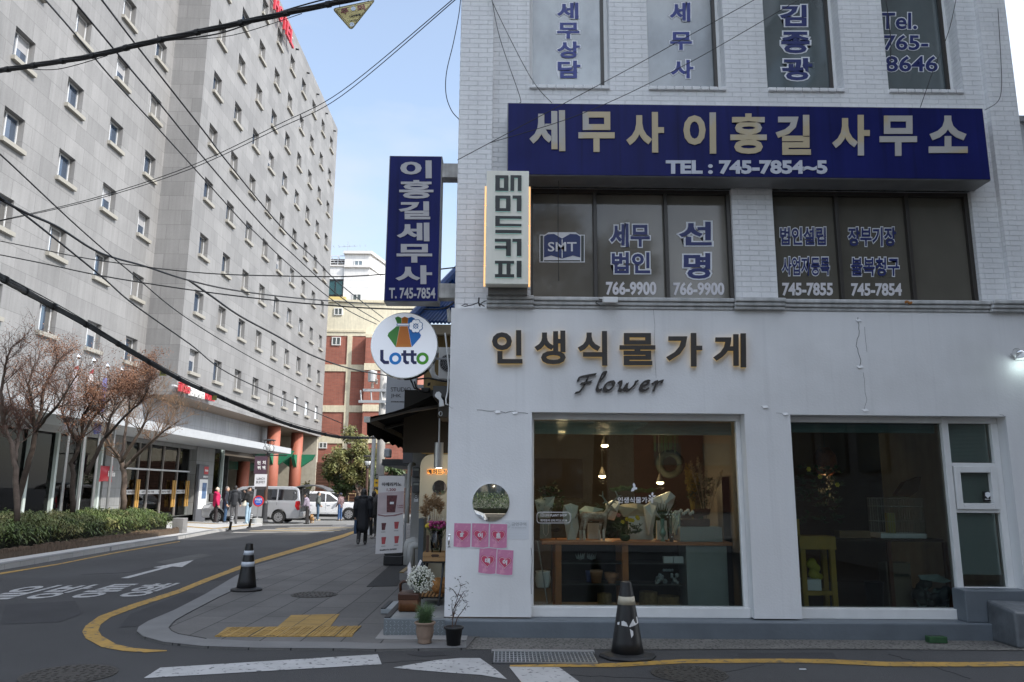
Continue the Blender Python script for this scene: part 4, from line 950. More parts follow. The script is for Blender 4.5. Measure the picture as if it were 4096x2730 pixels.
# reindeer figure
d0 = A_(455, 1003, YT1+.25); k_ = (A_(600, 800, YT1+.25)-A_(330, 800, YT1+.25)).length/270
def dq(x, y, dy=0): return A_(x, y, YT1+.25+dy)
t = T('reindeer_figure', 'furry reindeer figure with antlers standing on the wooden table', 'ornament', (d0.x, d0.y, ztab))
fur = M('fur', (.36, .27, .21), .9, var=.3, vs=14, bump=.8, bs=50, col2=(.55, .52, .49), c2s=7, c2w=(.48, .6)); fur_w = M('fur_white', (.60, .59, .57), .9, var=.1, bump=.6, bs=60)
mb = MB(); C_ = mb.capsule
C_(dq(390, 815), dq(540, 820), .062, .055); C_(dq(540, 815), dq(590, 745), .045, .028); C_(dq(590, 745), dq(628, 772), .033, .018)
for x, y2, dy in ((368, 1000, .035), (395, 1000, -.035), (510, 1000, .035), (545, 1000, -.035)):
    C_(dq(x+8, 850, dy), dq(x-12 if x < 450 else x, 925, dy), .026, .016); C_(dq(x-12 if x < 450 else x, 925, dy), dq(x-8, 996, dy), .016, .017)
C_(dq(332, 800), dq(318, 830), .014, .008); C_(dq(580, 735, .02), dq(560, 722, .05), .012, .005); C_(dq(585, 735, -.02), dq(600, 718, -.05), .012, .005)
remeshed(mb, .009, 3).build('body', fur, t, smooth=True)
mb = MB()
for s_, d_ in ((-1, .04), (1, -.04)):
    pts = [dq(585, 733, d_*.3), dq(585+s_*30, 700, d_), dq(590+s_*60, 660, d_*1.5), dq(580+s_*50, 618, d_*1.5)]
    mb.tube(pts, [.012, .012, .010, .005], 6); mb.tube([pts[1], dq(585+s_*55, 715, d_)], [.009, .004], 5); mb.tube([pts[2], dq(590+s_*88, 650, d_)], [.009, .004], 5)
mb.build('antler', M('antler', (.20, .26, .27), .5, var=.2), t, smooth=True)
mb = MB()
for y in (-.035, .035): mb.ball(dq(604, 738, y*.6), .006)
mb.build('eye', black_plastic, t); MB().ball(dq(632, 776), .010).build('nose', black_plastic, t)
for k in range(4):
    x, dy = ((356, .035), (383, -.035), (502, .035), (537, -.035))[k]; MB().capsule(dq(x, 930, dy), dq(x+4, 995, dy), .0175, .019).build('sock', fur_w, t, smooth=True)
# paper bags
def bag(x0, y0, x1, y1, Y, label, mat=kraft):
    a, b = A_(x0, y0, Y), A_(x1, y1, Y); t = T('paper_bag', label, 'paper bag', ((a.x+b.x)/2, Y, ztab), 'paper bags on the display table')
    z0 = ztab+.001
    MB().add([(a.x, Y, z0), (b.x, Y, z0), (b.x, Y+.09, z0), (a.x, Y+.09, z0), (a.x+.004, Y+.02, a.z), (b.x-.004, Y+.02, a.z), (b.x-.004, Y+.07, a.z), (a.x+.004, Y+.07, a.z)], [(0, 1, 5, 4), (1, 2, 6, 5), (2, 3, 7, 6), (3, 0, 4, 7), (0, 3, 2, 1)]).build('bag_body', mat, t)
    m_ = (a.x+b.x)/2; w_ = (b.x-a.x)*.25
    MB().tube([(m_-w_, Y+.012, a.z-.01), (m_-w_*.8, Y-.012, a.z-.12), (m_, Y-.014, a.z-.16), (m_+w_*.8, Y-.012, a.z-.12), (m_+w_, Y+.012, a.z-.01)], .004, 5).build('cord_handle', white_frame, t)
bag(735, 815, 930, 998, YT1+.42, 'big white paper bag behind the yellow flowers'); bag(1082, 852, 1144, 995, YT1+.40, 'narrow white paper bag right of the tulip vase'); bag(955, 850, 1042, 995, YT1+.44, 'small white paper bag behind the tulip vase'); bag(40, 870, 130, 998, YT1+.45, 'grey paper bag at the left end of the table', grey_box); bag(415, 870, 520, 998, YT1+.5, 'white paper bag behind the reindeer')
# wrapped bouquets: folded sheets of paper
def fold(name, label, pts, Y, mat, grp=None):
    mb = MB(); P = [A_(x, y, Y+.05*math.sin(i*1.9)) for i, (x, y) in enumerate(pts)]; c = sum(P, Vector())/len(P)+Vector((0, -.07, 0)); d = Vector((0, .10, 0))
    for i in range(len(P)):
        mb.add([c, P[i], P[(i+1) % len(P)]], [(0, 1, 2)]); mb.add([c+d*1.6, P[i]+d, P[(i+1) % len(P)]+d], [(2, 1, 0)]); mb.quad(P[i], P[i]+d, P[(i+1) % len(P)]+d, P[(i+1) % len(P)])
    return tag(mb.build(name, mat, smooth=True), label, 'wrapped bouquet', grp)
fold('wrapped_bouquet', 'tall white wrapped bouquet left of the reindeer', [(230, 730), (285, 715), (340, 735), (330, 800), (345, 900), (320, 1000), (255, 1000), (240, 900), (218, 800)], YT1+.3, teal_wrap)
fold('wrapped_bouquet', 'large pale wrapped bouquet rising behind the tulip vase', [(900, 690), (985, 650), (1060, 622), (1102, 660), (1085, 720), (1040, 800), (985, 830), (925, 790)], YT1+.48, teal_wrap)
fold('wrapped_bouquet', 'cream and orange wrapped bouquet behind the yellow flowers', [(640, 735), (720, 720), (800, 715), (860, 725), (930, 735), (890, 820), (700, 820)], YT1+.5, M('wrap_cream', (.52, .46, .35), .6, var=.2, vs=6))
fold('wrapped_bouquet', 'white wrapped bouquet at the left end of the table', [(0, 690), (60, 668), (155, 662), (140, 740), (120, 830), (30, 830)], YT1+.5, teal_wrap)
wrap2 = M('wrap_white', (.70, .72, .73), .5, var=.08); wrap3 = M('wrap_mint', (.45, .56, .53), .5, var=.1)
fold('wrapped_bouquet', 'mint wrapped bouquet behind the back of the reindeer', [(350, 770), (400, 735), (470, 745), (540, 760), (500, 830), (440, 860), (370, 840)], YT1+.42, wrap3)
fold('wrapped_bouquet', 'white wrapped bouquet between the reindeer head and the gold lettering', [(560, 720), (610, 690), (670, 700), (650, 780), (620, 850), (575, 840)], YT1+.52, wrap2)
fold('wrapped_bouquet', 'white wrapped bouquet standing left of the tulip vase', [(860, 740), (900, 715), (950, 735), (940, 850), (920, 960), (890, 960)], YT1+.3, wrap2)
fold('wrapped_bouquet', 'small mint wrapped bouquet at the foot of the grey riser', [(1085, 800), (1110, 770), (1140, 790), (1140, 880), (1120, 960), (1100, 960)], YT1+.2, wrap3)
# plants
def leaf_fan(mb, c, n, ln, wd, up=.6, spread=1., rnd=R):
    for _ in range(n):
        a = rnd.uniform(0, 6.283); e = rnd.uniform(.1, 1.)*up; d = Vector((math.cos(a)*spread, math.sin(a)*spread, e)).normalized(); l_ = ln*rnd.uniform(.6, 1.1); s = d.cross(Vector((0, 0, 1))).normalized()*wd
        P0, P1, P2 = c, c+d*l_*.55+Vector((0, 0, l_*.08)), c+d*l_-Vector((0, 0, l_*.12)); mb.add([P0, P1-s, P2, P1+s], [(0, 1, 2, 3)])
def blossoms(mb, pts, r):
    for p in pts:
        for k in range(6):
            a = k*1.047; d = Vector((math.cos(a), -.3, math.sin(a))); s = Vector((-math.sin(a), 0, math.cos(a)))*r*.45; mb.add([p, p+d*r*.6+s, p+d*r, p+d*r*.6-s], [(0, 1, 2, 3)])
        mb.ball(p+Vector((0, -r*.2, 0)), r*.45, 6, 4)
t = T('yellow_flower_pot', 'bunch of yellow flowers with ferny leaves in a dark pot on the table', 'flowers', A_(705, 1000, YT1+.12))
c = A_(705, 960, YT1+.12); MB().lathe([(.03, 0), (.06, .02), (.065, .06), (.05, .075)], (c.x, c.y, ztab+.001), 16).build('pot', leaf_d, t, smooth=True)
mb = MB(); 
for _ in range(26): leaf_fan(mb, c+Vector((R.uniform(-.12, .2), R.uniform(-.05, .08), R.uniform(.0, .12))), 8, .09, .009, 1.)
mb.build('leaves', leaf, t)
mb = MB(); blossoms(mb, [A_(x, y, YT1+.08) for x, y in ((688, 860), (720, 838), (745, 845), (765, 848), (808, 832), (800, 822))], .028); mb.build('yellow_blossom', yellow_f, t)
mb = MB(); blossoms(mb, [A_(655, 805, YT1+.08)], .03); mb.build('pink_blossom', M('petal_pink', (.45, .15, .15), .6), t)
c = A_(1003, 1003, YT1+.1); t = T('glass_vase', 'tall pale green glass vase with white tulips on the table', 'vase', (c.x, c.y, ztab))
hz = lambda y: A_(1003, y, YT1+.1).z-ztab
MB().lathe([(.035, .001), (.03, .008), (.012, .03), (.014, .05), (.035, .075), (.042, .10), (.03, .135), (.022, .16), (.026, hz(840)), (.028, hz(835))], (c.x, c.y, ztab), 20).build('vase_body', M('vase_glass', (.20, .33, .30), .1), t, smooth=True)
mb = MB()
for k in range(9): a = -1+k*.25; mb.add([(c.x, c.y, ztab+hz(845)), (c.x+a*.05-.01, c.y, ztab+hz(790)), (c.x+a*.08, c.y-.01, ztab+hz(735-30*(k % 2))), (c.x+a*.05+.01, c.y, ztab+hz(790))], [(0, 1, 2, 3)])
mb.build('tulip_leaf', leaf, t)
for x in (995, 1020): P = A_(x, 700, YT1+.1); MB().ball(P, (.014, .014, .026)).build('tulip', kraft, t, smooth=True)
c = A_(1070, 1005, YT1+.05); t = T('bear_cup', 'small brown cup with a bear face holding dried flowers', 'cup', (c.x, c.y, ztab))
MB().lathe([(.024, .001), (.03, .09), (.027, .088)], (c.x, c.y, ztab), 16).build('cup', M('cup_brown', (.07, .04, .022), .6), t, smooth=True)
mb = MB(); mb.ball((c.x-.022, c.y, ztab+.095), .009); mb.ball((c.x+.022, c.y, ztab+.095), .009); mb.build('ear', MATS['cup_brown'], t); MB().ball((c.x, c.y-.027, ztab+.06), (.009, .003, .009)).build('muzzle', kraft, t)
mb = MB(); 
for k in range(12): mb.tube([(c.x, c.y, ztab+.08), A_(1030+k*8, 800+25*math.sin(k*2.1), YT1+.05)], .0018, 4)
mb.build('stem', leaf, t); mb = MB(); blossoms(mb, [A_(1030+k*8, 800+25*math.sin(k*2.1), YT1+.045) for k in range(12)], .012); mb.build('dried_blossom', kraft, t)
a, b = A_(1140, 835, YT1+.2), A_(1380, 900, YT1+.2)
t = T('lidded_basket', 'dark wicker basket with raised lid on the grey riser', 'basket', ((a.x+b.x)/2, a.y, zr))
wick_d = M('wicker_dark', (.07, .03, .016), .6, var=.3, vs=20, bump=.6, bs=50)
MB().box(a.x, b.x-.02, a.y-.05, a.y+.13, zr+.002, zr+.09).build('basket_body', wick_d, t, bevel=.012); mb = MB(); mb.prism([A_(*p, YT1+.3) for p in ((1205, 790), (1240, 762), (1340, 752), (1380, 762), (1370, 800), (1260, 830))], (0, .03, 0)); mb.build('lid', wick_d, t)
mb = MB()
for k in range(8): mb.ball(A_(1110+k*18, 795-12*(k % 3), YT1+.2), .022, 7, 5)
tag(mb.build('wrapped_sweets', kraft), 'pale wrapped gifts heaped in the dark basket', 'gift')
t = T('leafy_vase', 'bushy green leaves rising behind the dark basket on the grey riser', 'plant', A_(1300, 880, YT1+.42)); mb = MB()
for k in range(40): leaf_fan(mb, A_(1200+R.random()*190, 520+R.random()*230, YT1+.42+R.uniform(-.05, .05)), 8, .10, .012, 1.)
mb.build('foliage', leaf, t); mb = MB()
for k in range(9): mb.tube([A_(1300, 890, YT1+.42), A_(1210+k*20, 560, YT1+.42)], .004, 4)
mb.build('stem', leaf, t)
t = T('twiggy_plant', 'tall loose green plant at the left end of the display table', 'plant', A_(130, 990, YT1+.5)); mb = MB()
for k in range(34): leaf_fan(mb, A_(30+R.random()*200, 560+R.random()*220, YT1+.5), 7, .09, .010, 1.)
mb.build('foliage', leaf, t)
# dried grasses
def pampas(name, label, base, tips, mat, r=.03, n=26, cat='dried flowers', root=None):
    t = root or T(name, label, cat, base); ms, mp_ = MB(), MB()
    for tip in tips:
        tip = Vector(tip); ms.tube([base, base.lerp(tip, .5)+Vector((0, .01, .02)), tip], .004, 4)
        d = (tip-base).normalized()
        for k in range(n*4):
            f = R.uniform(-.1, .28); p = tip-d*f*(tip-base).length; rr = r*max(.15, 1-abs(f-.1)*3.4); o = Vector((R.uniform(-1, 1), R.uniform(-1, 1), R.uniform(-.3, .9)))*rr; s = o.cross(d).normalized()*.0035
            mp_.add([p-s, p+o*.6, p+s, p+o+d*.012], [(0, 1, 3), (1, 2, 3)])
    ms.build('stalk', mat, t); mp_.build('plume', mat, t); return t
pamp = M('pampas', (.33, .25, .16), .9, var=.2); 
bz = Vector((A_(1340, 900, YT1+.3).x, YT1+.3, zr+.001))
pampas('pampas_vase', 'dried pale grasses and yellow sprigs on the grey riser at the right', bz, [A_(1230, 430, YT1+.3), A_(1280, 400, YT1+.3), A_(1300, 480, YT1+.3), A_(1340, 500, YT1+.3), A_(1460, 490, YT1+.3), A_(1400, 560, YT1+.3)], pamp, .05)
pampas('yellow_sprigs', 'mass of yellow dried sprigs left of the pampas grass', Vector((A_(1240, 850, YT1+.4).x, YT1+.4, zr+.001)), [A_(1190+20*(k % 5), 450+70*(k//3), YT1+.4) for k in range(9)], M('sprig_yellow', (.30, .20, .02), .8, var=.3), .05)
# lower shelves
def pot_on(name, label, x, ytop, ybot, r, mat, Y, rim=1., cat='pot'):
    a, b = A_(x, ytop, Y), A_(x, ybot, Y); h = a.z-b.z
    mb = MB().lathe([(r*.7, .001), (r*.95, h*.8), (r*rim, h*.82), (r*rim, h), (r*.9, h), (r*.85, h*.75)], b, 22); return tag(mb.build(name, mat, smooth=True), label, cat)
pot_on('plant_pot', 'plain terracotta flower pot on the lower glass shelf', 482, 1237, 1350, .078, terracotta, YT1+.25)
b = A_(602, 1353, YT1+.25); tag(MB().lathe([(.055, .001), (.05, .02), (.04, .035), (.085, .08), (.09, .145), (.083, .145), (.07, .09)], b, 22).build('terracotta_bowl', terracotta, smooth=True), 'footed terracotta bowl on the lower glass shelf', 'bowl')
b = A_(62, 1375, YT1); tag(MB().lathe([(.075, .005), (.08, .02), (.095, .1), (.085, .17), (.09, .19), (.08, .19)], b, 24).build('white_urn', kraft, smooth=True), 'round white urn at the left edge of the left window', 'pot')
pot_on('plant_pot', 'dark blue and white pot beside the terracotta pot', 425, 1240, 1340, .045, M('blue_white', (.08, .10, .25), .4), YT1+.3)
def tub(x, y0, y1, r, label):
    b = A_(x, y1, YT1+.3); b.z = .147; tag(MB().lathe([(r*.85, 0), (r, .06), (r*.95, (A_(x, y0, YT1+.3).z-.147)), (r*.88, (A_(x, y0, YT1+.3).z-.147)), (r*.8, .05)], b, 24).build('seagrass_basket', wicker, smooth=True), label, 'basket', 'woven baskets under the table')
tub(545, 1420, 1505, .09, 'woven basket under the table between the two front legs'); tub(890, 1405, 1508, .115, 'woven basket under the table behind the worn cone'); tub(1040, 1440, 1505, .15, 'widest woven basket under the table next to the grey plinth')
for x0, x1, l_ in ((1008, 1084, 'left of two small white boxes on the upper shelf'), (1087, 1166, 'right of two small white boxes on the upper shelf')):
    a, b = A_(x0, 1132, YT1+.15), A_(x1, 1188, YT1+.15); tag(MB().box(a.x, b.x, a.y, a.y+.08, zs1+.001, a.z).build('gift_box', kraft, bevel=.003), l_, 'box', 'small white boxes')
mb = MB()
for k in range(16): mb.ball(A_(940+R.random()*180, 1345-R.random()*70, YT1+R.uniform(.15, .3)), R.uniform(.02, .035), 7, 5)
for k in range(4): mb.ball(A_(1010+k*22, 1238, YT1+.2), .02, 7, 5)
tag(remeshed(mb, .009, 1).build('wrapped_eggs', M('foil', (.30, .34, .35), .25, var=.4, vs=25, bump=.8, bs=40), smooth=True), 'foil wrapped heap on the lower glass shelf', 'gift')
for x, l_ in ((355, 'larger clear wrapped posy on the upper shelf'), (445, 'smaller clear wrapped posy on the upper shelf')):
    mb = MB(); c = A_(x, 1160, YT1+.2)
    for k in range(14): a = k*.45; mb.add([c, c+Vector((math.cos(a)*.05, math.sin(a)*.04, .02)), c+Vector((math.cos(a)*.06, math.sin(a)*.05, R.uniform(.05, .1))), c+Vector((math.cos(a+.3)*.04, math.sin(a+.3)*.04, .04))], [(0, 1, 2, 3)])
    tag(mb.build('wrapped_posy', M('foil_%d' % x, (.30, .32, .32), .3, var=.3)), l_, 'gift')
rk = random.Random(21)      # clutter at the back of the room
for k in range(9):
    x = 560+k*75+rk.uniform(-15, 15); c = A_(x, 1080, YG+rk.uniform(2.2, 3.2)); c.z = .147; hh = rk.uniform(.5, 1.15); t = T('floor_plant', ('tall dark leafy plant', 'dark spiky plant', 'low dark bushy plant')[k % 3]+' standing at the back of the flower shop', 'potted plant', c, 'dark plants at the back of the shop')
    MB().lathe([(.10, 0), (.14, .22), (.15, .25), (.13, .25)], c, 16).build('pot', (terracotta, black_plastic, grey_box)[k % 3], t, smooth=True); mb = MB()
    for _ in range(14): leaf_fan(mb, c+Vector((rk.uniform(-.08, .08), rk.uniform(-.08, .08), .25+hh*rk.random())), 7, .26, .022, 1.1, 1., rk)
    mb.tube([c+Vector((0, 0, .2)), c+Vector((0, 0, .25+hh))], .012, 5); mb.build('foliage', leaf_d, t)
# bulbs, speaker, wreath, back plants
bulb_e = EM('bulb_glow', (1, .72, .38), 7)
for (x, y, l_, Yb) in ((547, 262, 'bare pendant bulb highest in the middle of the left window', YG+1.3), (527, 503, 'bare pendant bulb hanging lower on the left of the shop', YG+1.7), (982, 553, 'bare pendant bulb hanging on the right in front of the round wreath', YG+1.5), (210, 154, 'small bare bulb near the ceiling at the left of the window', YG+1.2)):
    c = A_(x, y, Yb); t = T('pendant_bulb', l_, 'lamp', c, 'pendant bulbs in the flower shop')
    MB().ball(c, (.05, .05, .022)).build('bulb', bulb_e, t, smooth=True); MB().lathe([(.05, .012), (.04, .05), (.02, .10), (.012, .13)], c, 14).build('socket', M('socket_%d' % x, (.14, .12, .10), .5), t, smooth=True); MB().tube([c+Vector((0, 0, .12)), (c.x, c.y, 2.549)], .005, 5).build('cord', black_plastic, t)
    ld = bpy.data.lights.new('bulb_light', 'POINT'); ld.energy = 8.0; ld.color = (1, .68, .38); ld.shadow_soft_size = .05
    lo = bpy.data.objects.new('bulb_light', ld); COL.objects.link(lo); lo.parent = t; lo.location = (0, 0, -.06)
c = A_(1060, 405, YG+1.9); tag(MB().tube([c+Vector((.15*math.cos(k*.2618), 0, .15*math.sin(k*.2618))) for k in range(25)], .055, 7).build('round_wreath', M('wreath_dark', (.010, .016, .012), .8), smooth=True), 'dark round wreath hanging on the back of the shop', 'wreath')
mb = MB()
for k in range(30): x = 920+R.random()*200; mb.tube([A_(x, 130, YG+1.8), A_(x+R.uniform(-5, 5), 230+R.random()*90, YG+1.8)], .006, 4)
tag(mb.build('hanging_greenery', leaf_d), 'dark dried stems hanging from the shop ceiling', 'dried flowers')
a, b = A_(1460, 505, YT1+.5), A_(1570, 1500, YT1+.5); tag(MB().box(a.x, b.x, YT1+.5, YT1+.75, .147, a.z).build('black_cabinet', black_plastic, bevel=.005), 'tall black cabinet at the right side of the left window', 'cabinet')
mb = MB()
for k in range(14): leaf_fan(mb, A_(620+k*22+R.uniform(-10, 10), 640-R.random()*30, YG+2.4), 16, .12, .02, 1.2)
tag(mb.build('back_plants', leaf_d), 'row of dark potted plants at the back of the shop', 'plants')
mb = MB(); c = A_(165, 940, YT1+.3)
for k in range(16): mb.tube([c+Vector((0, 0, -.1)), A_(100+R.random()*110, 690+R.random()*120, YT1+.3)], .004, 4)
leaf_fan(mb, c, 60, .1, .012, 1.); tag(mb.build('dry_branch_bunch', wood_dark), 'bunch of dark twigs at the left end of the table', 'dried flowers')
mb = MB(); mb.tube([A_(20, 1010, YG+.2), A_(98, 1500, YG+.2)], .008, 6); tag(mb.build('broom_stick', steel), 'thin metal stick leaning at the left edge of the left window', 'stick')
# right window
B_ = lambda x, y, Y=None: at(*q('b3', x, y), Y=Y or YT1)
yw = M('yellow_wood', (.42, .26, .035), .55, var=.15, vs=5)
a, b, c, d = B_(800, 562), B_(1058, 655), B_(845, 940), B_(1035, 972)
t = T('yellow_stool', 'yellow painted wooden step stool at the left of the right window', 'stool', ((a.x+b.x)/2, YT1, .147))
MB().box(a.x, b.x, YT1, YT1+.32, b.z, a.z).build('seat', yw, t, bevel=.004)
for x in (a.x+.01, b.x-.075):
    for y in (YT1+.01, YT1+.26): MB().box(x, x+.06, y, y+.05, .147, b.z-.001).build('leg', yw, t)
MB().box(a.x+.07, b.x-.075, YT1+.02, YT1+.3, d.z, c.z).build('step', yw, t); MB().box(a.x+.0, a.x+.05, YT1+.1, YT1+.15, a.z, B_(800, 445).z).build('back_post', yw, t)
zst = c.z
a, b = B_(838, 862), B_(965, 915); tag(MB().box(a.x, b.x, YT1+.04, YT1+.26, zst+.002, a.z).build('white_tray', kraft, bevel=.004), 'small white box on the step of the yellow stool', 'box')
mb = MB(); 
for k in range(9): mb.ball(B_(870+R.random()*90, 740+R.random()*110, YT1+.16), R.uniform(.035, .06), 7, 5)
tag(remeshed(mb, .012, 2).build('yellow_bag', M('bag_yellow', (.36, .33, .03), .45, var=.3, vs=9), smooth=True), 'crumpled yellow plastic bag under the seat of the yellow stool', 'bag')
a, b = B_(1055, 580), B_(1830, 605); t = T('dark_table', 'dark wooden table behind the right shop window', 'table', ((a.x+b.x)/2, YT1+.3, .147))
MB().box(a.x, b.x-.0, YT1+.1, YT1+.75, b.z, a.z).build('tabletop', wood_dark, t)
for x in (1410, 1800): c = B_(x, 700, YT1+.14); MB().box(c.x, c.x+.045, YT1+.12, YT1+.17, .147, b.z-.001).build('leg', M('leg_%d' % x, (.13, .045, .02), .5), t)
zd = a.z
a, b = B_(1318, 298, YT1+.3), B_(1650, 582, YT1+.3); t = T('bird_cage', 'white wire bird cage on the dark table', 'bird cage', ((a.x+b.x)/2, YT1+.3, zd)); mb = MB(); y0, y1 = YT1+.2, YT1+.5; wire = M('cage_wire', (.30, .29, .26), .4)
for k in range(19):
    x = a.x+(b.x-a.x)*k/18
    for y in (y0, y1): mb.tube([(x, y, zd+.06), (x, y, a.z)], .0022, 4)
for k in range(13):
    y = y0+(y1-y0)*k/12
    for x in (a.x, b.x): mb.tube([(x, y, zd+.06), (x, y, a.z)], .0022, 4)
for z in (zd+.06, zd+.2, a.z-.1, a.z):
    mb.tube([(a.x, y0, z), (b.x, y0, z), (b.x, y1, z), (a.x, y1, z), (a.x, y0, z)], .003, 4)
mb.build('wire_bars', wire, t); MB().box(a.x-.005, b.x+.005, y0-.005, y1+.005, zd+.002, zd+.058).build('tray', kraft, t, bevel=.006); MB().box(a.x+.15, a.x+.24, y0+.1, y0+.18, zd+.06, zd+.3).build('toy_perch', M('perch', (.30, .25, .06), .6), t)
a, b = B_(1115, 540), B_(1335, 578); tag(MB().box(a.x, b.x, YT1+.15, YT1+.3, zd+.002, a.z+.02).build('wooden_tray', M('tray_wood', (.22, .13, .06), .6, var=.2), bevel=.003), 'low wooden tray left of the bird cage', 'tray')
a, b = B_(1265, 885, YT1+.1), B_(1430, 1045, YT1+.1); c = (a+b)/2; tag(MB().lathe([(.085, .001), (.11, a.z-.147), (.115, a.z-.14), (.10, a.z-.15)], (c.x, c.y+.1, .147), 22).build('black_bucket', black_plastic, smooth=True), 'black bucket on the floor under the dark table', 'bucket')
a, b = B_(1395, 745, YT1+.3), B_(1590, 1045, YT1+.3); t = T('carton', 'brown cardboard carton with printed word GARDEN under the dark table', 'box', ((a.x+b.x)/2, YT1+.3, .147)); MB().box(a.x, b.x, YT1+.3, YT1+.5, .147, a.z).build('box_body', M('cardboard', (.17, .13, .09), .8), t, bevel=.004); text_px(MB(), 'ORI GARDEN', *q('b3', 1455, 820), *q('b3', 1560, 840), YT1+.297, depth=.001, bold=.03).build('print', black_plastic, t)
mb = MB()
for k in range(26): mb.ball(B_(1610+R.random()*240, 1040-R.random()*180*(1 if k % 2 else .6), YT1+.05+R.random()*.15), R.uniform(.05, .08), 8, 6)
t = T('soil_bag', 'slumped green and black sack of potting soil at the right of the window', 'sack', B_(1730, 1045)); remeshed(mb, .014, 3).build('sack', M('sack', (.03, .04, .04), .4, var=.4, vs=6, col2=(.28, .37, .35), c2s=5, c2w=(.52, .55)), t, smooth=True)
mb = MB(); mb.prism([B_(*p, YT1-.03) for p in ((1620, 830), (1760, 825), (1850, 870), (1800, 885), (1640, 860))], (0, .02, 0)); mb.build('sack_flap', M('sack_pale', (.28, .36, .35), .5, var=.2), t)
mb = MB()
for k in range(110): leaf_fan(mb, B_(790+R.random()*300, 90+R.random()*390, YT1+R.uniform(.1, .5)), 12, .10, .008, 1.)
t = T('bushy_flowers', 'dark bushy flower plant with yellow blooms left in the right window', 'flowers', B_(900, 560, YT1+.3)); mb.build('foliage', leaf, t)
mb = MB(); blossoms(mb, [B_(942, 150, YT1+.08), B_(1062, 207, YT1+.08), B_(865, 100, YT1+.08)], .032); mb.build('yellow_blossom', yellow_f, t)
c = B_(982, 55, YG+.9); t = T('rattan_lamp', 'orange woven pendant lamp hanging in the right window', 'lamp', c); MB().lathe([(.05, -.16), (.12, -.12), (.14, 0), (.13, .1), (.06, .2)], c, 20).build('lamp_shade', M('rattan', (.24, .06, .02), .6, var=.4, vs=30), t, smooth=True); MB().tube([c+Vector((0, 0, .2)), (c.x, c.y, 2.549)], .006, 5).build('cord', black_plastic, t)
ld = bpy.data.lights.new('window_fill_light', 'POINT'); ld.energy = 1.2; ld.color = (1, .62, .30); ld.shadow_soft_size = .05  # warm fill added under the woven shade to brighten the right window
lo = bpy.data.objects.new('window_fill_light', ld); COL.objects.link(lo); lo.parent = t; lo.location = (0, 0, -.2)
mb = MB(); mb.prism([B_(*p, YG+1.5) for p in ((1470, 280), (1530, 190), (1640, 150), (1620, 250), (1560, 290))], (0, .12, 0)); tag(mb.build('hanging_cloth', M('cloth_tan', (.20, .11, .05), .8, var=.3)), 'tan cloth draped at the back of the right window', 'cloth')
# ================================================================ CORNER STEP, FLOWERS, CAFE AND THE SIDE STREET
tread_mat = M('tread_plate', (.20, .225, .24), .45, metal=.35, var=.15, vs=5)
C2 = lambda x, y, Y: at(*q('b2', x, y), Y=Y)
zst_ = .185
a, b = C2(292, 1120, 8.84), C2(712, 1262, 8.84)
t = T('steel_step', 'grey chequered steel platform step at the corner of the flower shop', 'step', ((a.x+b.x)/2, 9.5, 0))
MB().box(a.x, -.57, 8.84, 8.949, .0, zst_).build('front_plate', tread_mat, t, bevel=.004)
MB().box(a.x, -.66, 8.95, 10.9, .0, zst_).build('platform', M('platform_metal', (.24, .25, .25), .55, var=.2, vs=4), t, bevel=.004)
mb = MB()
for i in range(16):
    for j in range(5):
        c = Vector((a.x+.03+i*(-.60-a.x)/16.2, 8.838, .022+j*.034)); s = 1 if (i+j) % 2 else -1
        mb.add([c+Vector((-.012*s, 0, -.009)), c+Vector((-.006*s, -.003, -.011)), c+Vector((.012*s, 0, .009)), c+Vector((.006*s, -.003, .011))], [(0, 1, 2, 3), (3, 2, 1, 0)])
mb.build('tread_pattern', M('tread_bar', (.33, .36, .38), .4, metal=.3), t)
MB().box(a.x-.002, a.x+.06, 8.90, 10.9, zst_, zst_+.012).build('anti_slip_edge', black_rubber, t)
a2 = C2(190, 1108, 9.35)
t = T('ribbed_ramp', 'low ribbed aluminium ramp step beside the steel platform', 'step', (a2.x, 10, 0))
x0 = a2.x; y0_ = gnd(*q('b2', 250, 1112)).y
MB().box(x0, a.x-.01, y0_, 10.9, .03, .085).build('ramp_plate', M('ramp_metal', (.28, .30, .31), .45, metal=.3, var=.15), t, bevel=.003)
mb = MB()
for k in range(11): x = x0+.07+k*(a.x-.02-x0-.07)/11; mb.box(x, x+.012, y0_+.01, 10.88, .085, .092)
mb.build('rib', M('rib_metal', (.34, .36, .37), .4, metal=.3), t); MB().box(x0, x0+.055, y0_+.005, 10.89, .0852, .097).build('anti_slip_edge', black_rubber, t)
flat_poly('concrete_footing', [tuple(B2(*p)[:2]) for p in ((230, 1285), (285, 1215), (290, 1262), (870, 1262), (860, 1295))], concrete, .027, .01)
# wicker suitcase basket with bouquet
a, b = C2(396, 940, 9.35), C2(530, 1098, 9.35); zb_ = zst_+.003
t = T('wicker_trunk', 'brown wicker trunk with lid standing on the steel step', 'basket', ((a.x+b.x)/2, 9.4, zst_))
wk = BR('wicker_brown', (.14, .055, .02), (.09, .035, .014), (.03, .012, .006), .5, .03, .004, .5, .7, 'floor', .25, 8)
mb = MB(); mb.box(a.x, b.x, 9.32, 9.62, zb_, a.z-.02); mb.build('trunk_body', M('wicker_brown2', (.13, .05, .018), .5, var=.3, vs=8), t, bevel=.02, seg=3)
mb = MB()
for k in range(14): x = a.x+.02+k*(b.x-a.x-.04)/13; mb.tube([(x, 9.315, zb_+.01), (x, 9.310, a.z-.09)], .008, 6)
mb.build('cane', M('cane', (.15, .06, .02), .45, var=.25, vs=6), t, smooth=True)
MB().box(a.x-.006, b.x+.006, 9.30, 9.62, a.z-.10, a.z-.015).build('lid_front', M('lid_brown', (.06, .022, .010), .35, var=.15), t, bevel=.018, seg=3)
